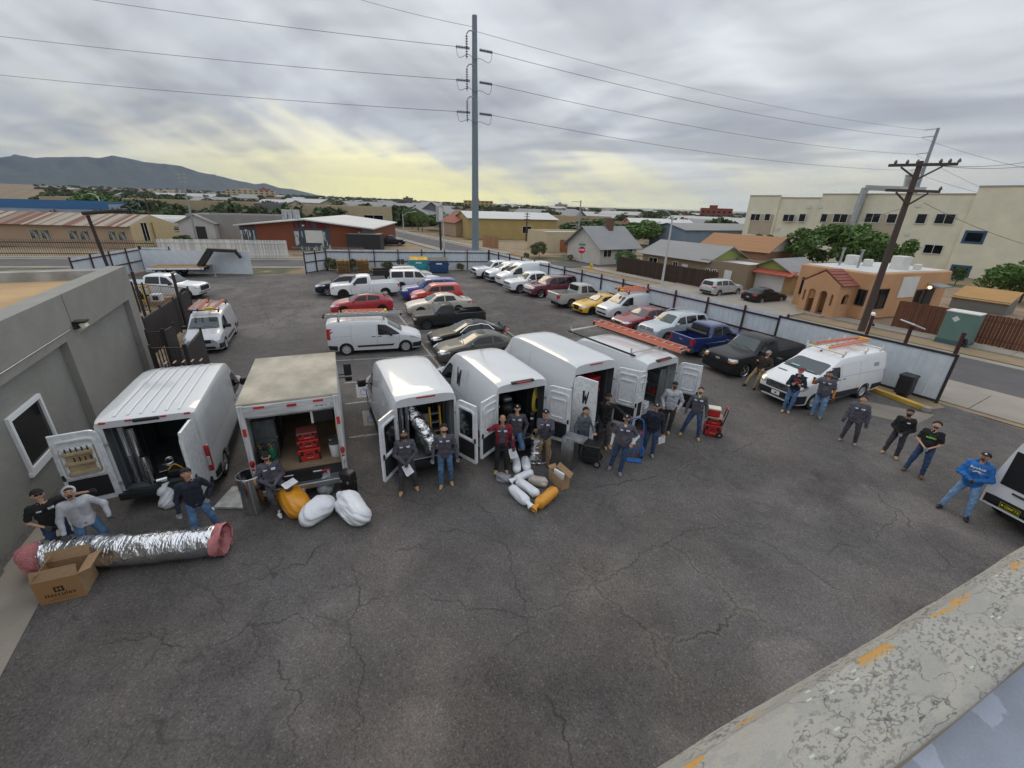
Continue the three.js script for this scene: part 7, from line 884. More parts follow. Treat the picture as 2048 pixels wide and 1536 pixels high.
bag('grey semi-clear bag with an orange label behind the white bags',gp(652,988),gp(656,978),0.2,bagG,{seed:5,amp:0.06,bulge:[0,0.2,0]});
bag('slim white roll bag lying left of another, nearest the maroon jacket',gp(1034,945),gp(1032,928),0.12,bagW,{seed:21});bag('slim white roll bag pointing away, next to the small foil duct',gp(1053,942),gp(1050,926),0.12,bagW,{seed:27});bag('white roll bag lying crosswise above the two long ones',gp(1036,962),gp(1060,953),0.11,bagW,{seed:31,tie:-1});bag('long white roll bag between another white one and the beige bag',gp(1041,972),gp(1069,993),0.13,bagW,{seed:37});bag('front white roll bag with its tied end by the orange bag',gp(1027,988),gp(1049,1008),0.14,bagW,{seed:41,tie:1});bag('beige mottled bag behind the small orange bag',gp(1066,968),gp(1086,972),0.14,bagB,{seed:47,amp:0.03});bag('small orange bag with tied end in front of the white rolls',gp(1105,992),gp(1080,1014),0.15,bagO,{seed:51,tie:1});
bag('crumpled clear plastic wrap beside the maroon-jacketed man',gp(1003,958),gp(1015,962),0.13,new THREE.MeshPhysicalMaterial({color:lin(0.5,0.52,0.54),roughness:0.15,transmission:0.55,thickness:0,side:THREE.DoubleSide}),{seed:61,amp:0.12,sq:0.5});
bag('white and green plastic bag at the corner of the leftmost van',gp(340,1012),gp(344,1006),0.2,bagW,{seed:71,amp:0.06,bulge:[0,0.24,0]});
{const t=thing('tool_case','black hard case standing at the truck bumper','case',gp(700,986),-0.35);mesh('case',rbox(0.36,0.66,0.26,0,0.34,0,0.05),M.plastic,t);mesh('lid_band',rbox(0.375,0.03,0.275,0,0.42,0,0.01),M.dark,t);for(const x of[-0.1,0.1])mesh('latch',rbox(0.05,0.08,0.02,x,0.42,0.14,0.01),M.steel,t);mesh('handle',tube([[0.19,0.2,0.03],[0.25,0.22,0.03],[0.25,0.42,0.03],[0.19,0.44,0.03]],0.013,12),M.black,t);}
{const b=gp(1071,922),t=thing('small_foil_duct','upright foil duct with tan wool top in front of the man in tan trousers','duct',b);mesh('foil_jacket',crumpleTube([[0,0.0,0],[0.0,0.45,0],[0.0,0.86,0]],u=>0.215 - 0.07*u,70,30,0.05,9),foil,t);mesh('wool_top',[crumpleTube([[0,0.84,0],[-0.01,0.92,0.01],[-0.02,0.98,0.02]],u=>0.17 - 0.03*u,12,24,0.06,14),crumpleTube([[-0.06,0.98,0],[0.04,1.02,0]],0.08,8,16,0.05,12)],withMap(std(lin(0.52,0.37,0.19),0.95),tMot,tBumpN,0.02),t);mesh('draw_strap',tube([[0.12,0.78,0.08],[0.3,0.7,0.1],[0.42,0.4,0.1],[0.38,0.12,0.12],[0.2,0.01,0.15]],0.012,24),M.paper,t);mesh('foil_skirt',crumpleTube([[0,0.03,0],[0,0.0,0.01]],0.27,3,30,0.1,20),foil,t);}
{const t=thing('sheet_metal_plenum','tall galvanised sheet metal duct with flanged top right of the foil duct','duct',gp(1138,933),-0.55),galv=std(lin(0.56,0.58,0.60),0.33,{metalness:0.95,map:tMot});mesh('body',[box(0.36,1.0,0.012,-0.02,0.5,0.2),box(0.012,1.0,0.4,0.16,0.5,0),box(0.012,1.0,0.4,-0.2,0.5,0),box(0.36,1.0,0.012,-0.02,0.5,-0.2)],galv,t);mesh('flange_top',[rbox(0.62,0.015,0.36,0.12,1.03,0,0.005,0,0,0.04),box(0.62,0.05,0.012,0.12,1.0,0.18),box(0.012,0.05,0.36,0.43,1.02,0)],galv,t);}
{const t=thing('tool_chest','black wheeled plastic tool chest beside the galvanised duct','tool chest',gp(1180,924),-0.3);mesh('body',rbox(0.5,0.5,0.4,0,0.32,0,0.04),M.plastic,t);mesh('lid',rbox(0.54,0.1,0.44,0,0.61,0,0.04),M.plastic,t);for(const y of[0.25,0.45])mesh('ridge',rbox(0.52,0.03,0.42,0,y,0,0.01),M.dark,t);for(const s of[1,-1]){const w=sub('wheel',t,0.22,0.11,s*0.24);mesh('tyre',new THREE.TorusGeometry(0.085,0.028,8,18),M.rubber,w);mesh('hub',cyl(0.06,0.06,0.04,0,0,0,12,Math.PI / 2),M.steel,w);}for(const x of[-0.15,0.15])mesh('latch',rbox(0.06,0.1,0.02,x,0.56,0.225,0.01),M.dark,t);}
{const t=thing('hand_truck','blue hand truck between the grey-shirted man and the navy jacket','hand truck',gp(1266,917),-0.1);mesh('frame',tube([[-0.2,0.1,0.02],[-0.2,0.9,-0.12],[-0.17,1.2,-0.2],[0,1.26,-0.22],[0.17,1.2,-0.2],[0.2,0.9,-0.12],[0.2,0.1,0.02]],0.018,40),M.blue,t);for(const y of[0.3,0.55,0.8])mesh('cross_bar',box(0.4,0.03,0.02,0,y,-0.0 - y*0.14),M.blue,t);mesh('centre_bar',beam([0,0.1,0.02],[0,0.85,-0.11],0.03,0.02),M.blue,t);mesh('toe_plate',rbox(0.42,0.02,0.22,0,0.03,0.14,0.005),M.blue,t);for(const s of[1,-1]){const w=sub('wheel',t,s*0.25,0.13,-0.1,Math.PI / 2);mesh('tyre',new THREE.TorusGeometry(0.095,0.035,8,18),M.rubber,w);mesh('rim',cyl(0.07,0.07,0.05,0,0,0,12,Math.PI / 2),M.blue,w);mesh('fender',rbox(0.07,0.3,0.2,s*0.25,0.24,-0.07,0.04),M.blue,t);}mesh('paper_tag',box(0.1,0.2,0.005,-0.05,0.6,0.0,0,-0.1),M.paper,t);}
const redBox=std(lin(0.46,0.022,0.018),0.42),tMil=cvs(128,64,c=>{c.fillStyle='#a81f1a';c.fillRect(0,0,128,64);c.fillStyle='#f1e9e6';c.font='italic bold 22px serif';c.fillText('Milwaukee',12,40);}),mMil=std(0xffffff,0.5,{map:tMil});
function toolBox(label,pos,ry,w,h,d,o={}){const t=thing('tool_box',label,'tool box',pos,ry,o.group);mesh('body',rbox(w,h*0.72,d,0,h*0.36,0,0.025),redBox,t);mesh('lid',rbox(w + 0.02,h*0.26,d + 0.02,0,h*0.86,0,0.025),o.lid||redBox,t);for(const x of[-0.32,0.32]){mesh('latch',rbox(0.07,h*0.3,0.025,x*w,h*0.7,d / 2 + 0.012,0.008),M.black,t);mesh('corner_guard',rbox(0.05,h*0.6,0.03,x*w*1.4,h*0.34,d / 2 + 0.002,0.01),M.dark,t);}mesh('handle',rbox(w*0.3,0.03,0.03,0,h*0.62,d / 2 + 0.02,0.01),M.black,t);mesh('lettering',new THREE.PlaneGeometry(w*0.34,w*0.15).translate(0,h*0.28,d / 2 + 0.006),mMil,t);return t;}
{const p=gp(1421,868),a=-0.35;const b=toolBox('lowest red wheeled tool box beside the man with green tee',[p.x,0.04,p.z],a,0.52,0.4,0.42);for(const s of[1,-1]){const w=sub('wheel',b,0.24,0.07,s*0.2);mesh('tyre',cyl(0.1,0.1,0.06,0,0,0,18,Math.PI / 2),M.rubber,w);mesh('hub',cyl(0.04,0.04,0.07,0,0,0,10,Math.PI / 2),M.steel,w);}mesh('pull_handle',tube([[0.26,0.4,0.16],[0.34,0.95,0.16],[0.33,1.0,0.1],[0.33,1.0,-0.1],[0.34,0.95,-0.16],[0.26,0.4,-0.16]],0.016,40),M.black,b);mesh('grip',rbox(0.05,0.05,0.34,0.335,1.0,0,0.02),redBox,b);toolBox('middle red tool box of the wheeled stack under the cooler',[p.x,0.45,p.z],a,0.5,0.26,0.38,{lid:withMap(std(lin(0.45,0.30,0.2),0.7),tMot)});const c=thing('cooler','small red cooler with cream lid on top of the tool boxes','cooler',[p.x - 0.06,0.715,p.z],a);mesh('body',rbox(0.38,0.24,0.28,0,0.12,0,0.04),redBox,c);mesh('lid',rbox(0.4,0.06,0.3,0,0.265,0,0.025),std(lin(0.68,0.62,0.52),0.6),c);}

const inV=(v,x,y,z)=>{const a=v.rotation.y,c=Math.cos(a),s=Math.sin(a),lx=-(v._c?v._c.L / 2:0)+ x;return[v.position.x + lx*c + z*s,y,v.position.z - lx*s + z*c];},vt=(v,d=0)=>v.rotation.y - Math.PI / 2 + d;
{const t=boxTruck;for(const[i,y,h]of[[0,0.815,0.34],[1,1.165,0.22],[2,1.395,0.2]])toolBox(['large bottom red tool box in the box truck','middle red tool box in the box truck','top red organiser case in the box truck'][i],inV(t,0.45 + i*0.03,y,0.2),vt(t,0.05),0.52 - i*0.03,h,0.4,{lid:i===2?std(lin(0.25,0.08,0.07),0.3):redBox});
const ca=thing('cabinet','dark grey metal cabinet against the left wall of the box truck','cabinet',inV(t,1.3,0.82,-0.75),vt(t));mesh('carcass',rbox(0.5,1.1,1.3,0,0.55,0,0.02),withMap(std(lin(0.13,0.15,0.16),0.6),tMot),ca);mesh('shelf',box(0.5,0.03,1.3,0.02,0.6,0),M.steel,ca);mesh('door',box(0.02,0.9,0.6,0.26,0.55,0.3),M.dark,ca);
for(const[k,z]of[[0,-0.85],[1,-0.62]]){const g=thing('gas_cylinder',k?'green gas bottle at the left tail of the box truck':'black gas bottle at the left tail of the box truck','gas bottle',inV(t,0.35,0.81,z));mesh('cylinder',lathe([[0,0],[0.09,0],[0.095,0.03],[0.095,0.42],[0.06,0.5],[0.03,0.52],[0,0.52]],16),k?std(lin(0.02,0.16,0.08),0.4):M.dark,g);mesh('valve',[cyl(0.02,0.02,0.08,0,0.55,0,8),bar([-0.05,0.58,0],[0.05,0.58,0],0.012)],M.yellow,g);mesh('hose',tube([[0,0.56,0.02],[0.15,0.7,0.05],[0.2,0.4,0.1],[0.05,0.2,0.14]],0.012,20),M.black,g);}
for(const[k,x]of[[0,0.35],[1,0.65]]){const g=thing('bucket',k?'white bucket farther in along the truck right wall':'white bucket at the right tail of the truck','bucket',inV(t,x,0.81,0.82));mesh('pail',lathe([[0,0],[0.12,0],[0.145,0.34],[0.15,0.36],[0.14,0.36]],18),M.paper,g);mesh('lid',cyl(0.15,0.15,0.02,0,0.37,0,18),M.galv,g);}
const yb=thing('level_tool','yellow tall tool leaning at the right wall of the truck','tool',inV(t,0.8,0.82,0.92));mesh('blade',rbox(0.05,0.8,0.1,0,0.4,0,0.02),M.yellow,yb);const ch=thing('equipment_case','pale box at the front right of the truck load bay','case',inV(t,2.6,0.82,0.5),vt(t));mesh('case',rbox(0.6,0.5,0.4,0,0.25,0,0.03),M.steel,ch);mesh('lid',rbox(0.62,0.08,0.42,0,0.53,0,0.02),M.dark,ch);}
const ductUp=(v,x,z,y,h,r,lab)=>{const t=thing('round_duct',lab,'duct',inV(v,x,y,z));mesh('pipe',lathe([[r,0],[r,h*0.48],[r + 0.006,h*0.49],[r + 0.006,h*0.51],[r,h*0.52],[r,h],[r - 0.006,h],[r - 0.006,0.01]],24),steelDuct,t);mesh('seam',box(0.012,h,0.006,r*0.7,h / 2,r*0.72,0.75),M.steel,t);return t;};
ductUp(vanP,0.35,-0.66,0.57,1.5,0.1,'outer upright steel duct at the left of the leftmost van bay');ductUp(vanP,0.3,-0.46,0.57,1.45,0.09,'inner upright steel duct at the left of the leftmost van bay');ductUp(vanP,0.16,-0.33,0.57,0.75,0.085,'short upright steel duct standing before the taller ones');ductUp(vanA,0.3,-0.62,0.61,1.5,0.07,'pale upright duct at the left of the foil duct van bay');ductUp(vanA,0.35,-0.46,0.61,1.45,0.06,'second pale upright duct in the foil duct van bay');
{const t=thing('duct_fitting','square galvanised sheet with round hole in the leftmost van','duct fitting',inV(vanP,0.5,0.78,0.0),vt(vanP));mesh('plate',rbox(0.5,0.012,0.5,0,0.12,0,0.005,0.3,0.5),steelDuct,t);mesh('collar',new THREE.TorusGeometry(0.1,0.02,8,20).rotateX(Math.PI / 2 + 0.5).translate(0,0.15,0.02),M.chrome,t);mesh('drop',box(0.3,0.14,0.3,0,0.04,-0.05),steelDuct,t);
const b=thing('tool_bag','black and yellow tool bag in the leftmost van','tool bag',inV(vanP,0.3,0.57,0.15),vt(vanP));mesh('bag',rbox(0.4,0.24,0.24,0,0.12,0,0.08),M.black,b);mesh('strap',tube([[-0.15,0.22,0.05],[0,0.36,0.05],[0.15,0.22,0.05]],0.018,14),M.yellow,b);const r=thing('foil_roll','small silver roll on the sill of the leftmost van','foil roll',inV(vanP,0.1,0.64,-0.12),vt(vanP,0.3));mesh('roll',cyl(0.07,0.07,0.2,0,0,0,16,0,Math.PI / 2),steelDuct,r);mesh('core',cyl(0.03,0.03,0.21,0,0,0,10,0,Math.PI / 2),M.paper,r);const bd=thing('board','tall brown board deep inside the leftmost van','board',inV(vanP,1.5,0.58,0.35),vt(vanP));mesh('panel',box(0.2,1.4,0.05,0,0.7,0),kraftM,bd);mesh('edge_batten',box(0.04,1.4,0.03,0.1,0.7,0.04),M.wood,bd);}
{const t=thing('foil_duct_bundle','long foil duct leaning diagonally in the open van bay','duct',inV(vanA,0,0.6,0),vt(vanA));mesh('foil_jacket',crumpleTube([[-0.32,1.25,-0.7],[-0.05,0.7,-0.25],[0.16,0.2,0.0]],u=>0.19 + 0.05*u,80,28,0.05,9),foil,t);const yl=thing('caution_ladder','short yellow step ladder standing in the foil duct van','ladder',inV(vanA,0.5,0.61,0.35),vt(vanA));for(const s of[1,-1])mesh('rail',box(0.04,1.2,0.09,s*0.14,0.6,0,0,-0.15),M.yellow,yl);for(const y of[0.25,0.5,0.75,1.0])mesh('tread',box(0.26,0.03,0.1,0,y,-0.15*(y - 0.6)),M.alu,yl);const rb=thing('tool_bag','red and black tool bag at the tail of the foil duct van','tool bag',inV(vanA,0.22,0.61,0.35),vt(vanA));mesh('bag',rbox(0.5,0.2,0.28,0,0.1,0,0.06),M.black,rb);mesh('flap',rbox(0.52,0.09,0.3,0,0.23,0,0.04),redBox,rb);const pn=thing('panel','pale grey panel leaning inside the foil duct van','panel',inV(vanA,0.9,0.61,0.1),vt(vanA));mesh('sheet',box(0.5,0.8,0.02,0,0.4,0,0,-0.2),M.galv,pn);mesh('edge',box(0.52,0.03,0.03,0,0.8,-0.08),M.steel,pn);}
{const t=thing('hose_coil','coil of yellow hose hanging on the right of the dark van bay','hose',inV(vanB,0.3,1.62,0.62),vt(vanB,0.5));for(let k=0;k<6;k++)mesh('loop',new THREE.TorusGeometry(1,0.06,6,30).scale(0.17 - 0.012*k,0.40 - 0.03*k,0.2).rotateZ(k*0.04).translate(0,-0.02*k,0.012*k),std(lin(0.45,0.35,0.04),0.6),t);mesh('hook',tube([[0,0.3,0],[0,0.45,0.02],[0.06,0.5,0.0]],0.012,8),M.steel,t);const v=thing('vacuum_unit','black drum vacuum inside the dark van bay','vacuum',inV(vanB,0.9,0.61,-0.05),vt(vanB));mesh('drum',lathe([[0,0],[0.26,0],[0.28,0.05],[0.28,0.6],[0.3,0.64],[0.26,0.8],[0.1,0.9],[0,0.9]],22),M.plastic,v);mesh('motor_lid',[rbox(0.3,0.14,0.3,0,0.95,0,0.06)],M.steel,v);mesh('label',box(0.16,0.05,0.01,0,0.45,0.285),M.paper,v);const c=thing('canister','tall black canister at the right tail of the dark van bay','canister',inV(vanB,0.25,0.61,0.5));mesh('body',cyl(0.1,0.1,0.62,0,0.31,0,18),M.plastic,c);mesh('cap',cyl(0.1,0.06,0.06,0,0.65,0,18),M.dark,c);mesh('label',box(0.09,0.06,0.008,0,0.5,0.1),M.paper,c);}
for(const[i,h]of[0.3,0.28,0.22,0.22,0.2,0.18].entries())toolBox(['lowest red tool box of the pile in the tallest van','second red tool box from the floor in the tallest van','third red tool box from the floor in the tallest van','fourth red tool box from the floor in the tallest van','red tool box just under the topmost in the tallest van','topmost red tool box of the pile in the tallest van'][i],inV(vanC,0.45,0.61 +[0,0.31,0.6,0.83,1.06,1.27][i],0.2 + 0.03*(i % 2)),vt(vanC,0.1*(i % 3)- 0.1),0.52,h,0.38);
{const b=thing('board','brown board on the left wall of the rightmost open van','board',inV(vanD,0.7,0.61,-0.68),vt(vanD));mesh('panel',box(0.03,1.3,0.8,0,0.65,0),kraftM,b);mesh('batten',box(0.04,0.06,0.8,0.03,1.2,0),M.wood,b);const w=thing('white_carton','white carton on the floor of the rightmost open van','box',inV(vanD,0.3,0.61,-0.25),vt(vanD,0.3));mesh('box',rbox(0.3,0.2,0.22,0,0.1,0,0.01),M.paper,w);mesh('lid',rbox(0.31,0.04,0.23,0,0.21,0,0.01),M.paper,w);const s=thing('shelf_rack','pale metal shelf with tools along the right of the rightmost open van','shelf',inV(vanD,1.0,0.61,0.5),vt(vanD));for(const y of[0.3,0.7,1.1])mesh('shelf',box(0.35,0.03,1.4,0,y,0),M.galv,s);for(const z of[-0.7,0.7])mesh('upright',box(0.35,1.3,0.03,0,0.65,z),M.galv,s);mesh('drill',[rbox(0.08,0.1,0.25,-0.05,0.4,0.4,0.03),rbox(0.05,0.2,0.07,-0.05,0.42,0.5,0.02)],M.red,s);}
{const q=p4._j,k=W2(p4,[0.32,0.70,0.36]),t=thing('paper_sheet','white papers on the knee of the seated man','paper',k,p4.rotation.y + 0.3);mesh('sheet',paperG(0.3,0.215).rotateX(-1.45).translate(0,0.035,0),mSheet,t);mesh('second_sheet',paperG(0.3,0.215).rotateX(-1.45).rotateY(0.15).translate(0.01,0.03,0),mSheet,t);}
// ---------------------------------------------------------------- beyond the fences
const zp=(px,py,z)=>{const d=rayDir(px,py),t=z / d.z;return V(d.x*t,CAMH + d.y*t,z);};
const hy=(b,px,py)=>{const d=rayDir(px,py);return CAMH + d.y*Math.hypot(b.x,b.z)/ Math.hypot(d.x,d.z);};
const mt=(r,g,b,ro=0.9)=>withMap(std(lin(r,g,b),ro),tSoft);
const roofG=mt(0.30,0.30,0.30),roofB=mt(0.38,0.20,0.10),roofW=mt(0.62,0.62,0.61,0.7),trimW=mt(0.7,0.69,0.66),tileR=mt(0.30,0.10,0.075),timb=mt(0.16,0.062,0.035),timbD=mt(0.055,0.035,0.025);

function leafCloud(seed0,rad,h,n,leaf){seed=seed0;const pos=[],nor=[],cl=[];for(let i=0;i<34;i++){const a=rnd()*6.28,e=Math.acos(1 - 1.75*rnd()),r=0.35 + 0.6*Math.sqrt(rnd());cl.push([Math.cos(a)*Math.sin(e)*r*rad,Math.cos(e)*r*h*0.5 + h*0.5,Math.sin(a)*Math.sin(e)*r*rad,(0.16 + 0.16*rnd())*rad]);}
for(let i=0;i<n;i++){const c=cl[(rnd()*cl.length)|0],u=rnd()*2 - 1,a=rnd()*6.28,q=Math.sqrt(1 - u*u),r=c[3]*Math.cbrt(0.25 + 0.75*rnd()),x=c[0]+ q*Math.cos(a)*r,y=c[1]+ u*r*0.8,z=c[2]+ q*Math.sin(a)*r,s=leaf*(0.6 + 0.8*rnd()),A=V(rnd()- .5,rnd()- .5,rnd()- .5).normalize().multiplyScalar(s),B=V(rnd()- .5,rnd()- .5,rnd()- .5).normalize().multiplyScalar(s*0.7);pos.push(x - A.x,y - A.y,z - A.z,x + B.x,y + B.y,z + B.z,x + A.x,y + A.y,z + A.z,x - A.x,y - A.y,z - A.z,x + A.x,y + A.y,z + A.z,x - B.x,y - B.y,z - B.z);}
const g=new THREE.BufferGeometry();g.setAttribute('position',new THREE.Float32BufferAttribute(pos,3));g.computeVertexNormals();return g;}
const crowns=[leafCloud(11,1,1.5,5200,0.055),leafCloud(23,1,1.2,5200,0.055),leafCloud(37,1,1.9,4200,0.055)],leafM=[lin(0.10,0.175,0.042),lin(0.07,0.125,0.036),lin(0.13,0.19,0.055),lin(0.15,0.16,0.075)].map(c=>new THREE.MeshPhysicalMaterial({color:c,roughness:0.8,side:THREE.DoubleSide,transmission:0})),bark=mt(0.10,0.075,0.055);
function tree(label,base,h,w,v=0,m=0,group,name='tree'){const t=thing(name,label,name==='bush'?'bush':'tree',[base.x,base.y||0,base.z],HT[Math.abs(base.x*77|0)&65535]*6,group),th0=name==='bush'?0.05:0.16;mesh('trunk',[cyl(0.045*h*0.5,0.025*h*0.5,h*0.5,0,h*0.25,0,8),...[0,1,2,3].map(k=>bar([0,h*0.3,0],[Math.cos(k*1.6)*w*0.3,h*0.68,Math.sin(k*1.6)*w*0.3],0.011*h,5))],bark,t);const c=mesh('crown',crowns[v],leafM[m],t);c.scale.set(w / 2,h*(1 - th0)/[1.5,1.2,1.9][v],w / 2);c.position.y=h*th0;return t;}

const winG=M.glass;
function windowPart(p,x,y,z,w,h,ry=0,o={}){const f=sub('window',p,x,y,z,ry),t=o.t||0.07;mesh('pane',box(w,h,0.02,0,0,0.015),o.pane||winG,f);const m=o.frame||trimW;for(const s of[1,-1]){mesh('frame',box(w + 2*t,t,0.07,0,s*(h / 2 + t / 2),0.03),m,f);mesh('frame',box(t,h,0.07,s*(w / 2 + t / 2),0,0.03),m,f);}if(o.split !==false)mesh('mullion',box(0.06,h,0.05,o.sx||0,0,0.03),m,f);return f;}
function gable(w,d,h,ov,m,p,y,o={}){
const L=Math.hypot(d / 2 + ov,h*(d / 2 + ov)/(d / 2)),a=Math.atan2(h,d / 2),r=sub('roof',p,0,y,0);for(const s of[1,-1]){const n=o.courses||1;for(let i=0;i<n;i++){const f=(i + 0.5)/ n,q=mesh(n>1?'roof_sheet':'roof_slope',box(w + 2*ov,0.08,L / n - 0.004),m,r);q.rotation.x=s*a;q.position.set(0,h - Math.sin(a)*L*f + 0.03 +(i % 2)*0.004,s*Math.cos(a)*L*f);}}
const sh=new THREE.Shape([[-d / 2,0],[d / 2,0],[0,h]].map(q=>new THREE.Vector2(...q)));for(const s of[1,-1])mesh('gable_wall',new THREE.ExtrudeGeometry(sh,{depth:0.12,bevelEnabled:false}).rotateY(Math.PI / 2).translate(s>0?w / 2 - 0.12:-w / 2,0,0),o.gm||m,r);return r;}
function house(label,pos,turn,w,d,h,wall,o={}){const t=thing(o.name||'house',label,o.cat||'house',[pos.x,o.y||0,pos.z],turn,o.group);mesh('wall',uvBox(box(w,h,d,0,h / 2,0),3),wall,t);if(o.rh)gable(o.rot?d:w,o.rot?w:d,o.rh,o.ov??0.4,o.roof||roofG,o.rot?sub('roof_frame',t,0,0,0,Math.PI / 2):t,h,{gm:o.gm||wall,courses:o.courses});else{const r=mesh('roof',box(w - 0.3,0.1,d - 0.3,0,h + 0.02,0),o.roof||roofW,t);for(const q of[[w,0.35,0.2,0,d / 2 - 0.099],[w,0.35,0.2,0,-d / 2 + 0.099],[0.2,0.35,d - 0.4,w / 2 - 0.1,0],[0.2,0.35,d - 0.4,-w / 2 + 0.1,0]])mesh('parapet',box(q[0],q[1],q[2],q[3],h + 0.18,q[4]),o.pm||wall,r);}for(const q of o.win||[])windowPart(t,q[0],q[1],d / 2,q[2],q[3]);for(const q of o.winS||[])windowPart(t,-w / 2,q[1],q[0],q[2],q[3],-Math.PI / 2);t.scale.setScalar(o.s||1);if(o.door)mesh('door',box(o.door[1]||0.95,o.door[2]||2.05,0.06,o.door[0],(o.door[2]||2.05)/ 2,d / 2 + 0.02),o.dm||trimW,t);if(o.chim)mesh('chimney',box(0.8,o.rh + 1.6,0.8,o.chim,h + o.rh / 2 + 0.3,0.5),mt(0.16,0.09,0.06),t);return t;}
const turnF=Math.atan2(-DF[1],DF[0]),faceSt=turnF + Math.PI;
{
const F1=gp(1580,609),F2=gp(1717,641),h=3.3,L=Math.hypot(F2.x - F1.x,F2.z - F1.z),tn0=Math.atan2(-(F2.z - F1.z),F2.x - F1.x),D=9.2,ad=mt(0.56,0.315,0.165),t=thing('adobe_house','orange adobe house with arched porch and red tile porch roof','house',[F1.x,0,F1.z],tn0);
mesh('wall',uvBox(rbox(L,h,D,L / 2,h / 2,-D / 2,0.12),3),ad,t);mesh('roof',box(L - 0.5,0.05,D - 0.5,L / 2,h + 0.01,-D / 2),roofW,t);
const px0=L*0.34,pw=L*0.5,pd=1.7,ph=2.35,arch=(w,hh,holes)=>{const s=new THREE.Shape([[0,0],[w,0],[w,hh],...(holes.g?[[w / 2,hh + holes.g]]:[]),[0,hh]].map(q=>new THREE.Vector2(...q)));for(const[x,aw,ah,y0]of holes){const p=new THREE.Path();p.moveTo(x - aw / 2,y0);p.lineTo(x + aw / 2,y0);p.lineTo(x + aw / 2,ah - aw / 2);p.absarc(x,ah - aw / 2,aw / 2,0,Math.PI,false);p.lineTo(x - aw / 2,y0);s.holes.push(p);}return new THREE.ExtrudeGeometry(s,{depth:0.25,bevelEnabled:false,curveSegments:10});};
const fr=[[pw*0.31,pw*0.2,1.85,0.12],[pw*0.63,pw*0.2,1.85,0.12],[pw*0.1,0.16,1.7,0.9],[pw*0.87,0.16,1.7,0.9]];fr.g=0.85;mesh('porch_front',uvBox(arch(pw,ph,fr).translate(px0,0,pd - 0.25),3),ad,t);for(const x of[px0 + 0.25,px0 + pw])mesh('porch_side',uvBox(arch(pd - 0.25,ph,[[pd*0.45,0.7,1.75,1.0]]).rotateY(-Math.PI / 2).translate(x,0,0),3),ad,t);mesh('porch_step',box(pw*0.7,0.14,0.6,px0 + pw / 2,0.07,pd + 0.3),mConc,t);mesh('porch_door',box(0.9,2,0.05,px0 + pw*0.63,1.1,0.03),M.dark,t);
for(const s of[1,-1])for(let i=0;i<6;i++)for(let j=0;j<3;j++){const f=(i + 0.5)/ 6,m=mesh('roof_tile',box(pw / 12 + 0.06,0.07,pd / 3 + 0.02),tileR,t);m.rotation.z=-s*0.47;m.position.set(px0 + pw / 2 + s*f*(pw / 2 + 0.2),ph + 0.98 - f*1.0 +(i % 2)*0.012,0.25 + j*pd / 3);}
windowPart(t,px0*0.5,1.65,0,0.8,1.2,0,{frame:M.post});windowPart(t,L - 0.35,1.6,0,0.5,1.0,0,{frame:M.post});
windowPart(t,L,1.5,-1.4,1.5,1.3,Math.PI / 2,{frame:M.post});windowPart(t,L,1.3,-6.1,1.1,1.3,Math.PI / 2,{frame:M.post});mesh('door',box(0.06,2.05,0.95,L + 0.02,1.03,-7.2),M.dark,t);mesh('awning',box(0.9,0.08,1.5,L + 0.45,2.35,-7.2,0,0,-0.2),roofG,t);mesh('lamp',new THREE.SphereGeometry(0.12,10,8).translate(L + 0.1,2.15,-6.8),std(lin(0.9,0.8,0.5),0.4,{emissive:lin(1,0.8,0.45),emissiveIntensity:2}),t);mesh('sign_board',box(0.04,1.5,1.9,L + 0.03,2.25,-4.3),trimW,t);
for(const[x,z,s]of[[1.2,-4,0.7],[2.2,-4.4,0.5],[L - 1.4,-5,0.9],[L - 0.9,-6.3,0.4]])mesh('roof_cooler',rbox(s,s*1.1,s,x,h + s*0.55,z,0.06),trimW,t);for(const x of[1.5,2.9])mesh('vent_pipe',[cyl(0.08,0.08,1.3,x,h + 0.65,-2.2,8),cyl(0.14,0.14,0.12,x,h + 1.3,-2.2,8)],M.galv,t);
}
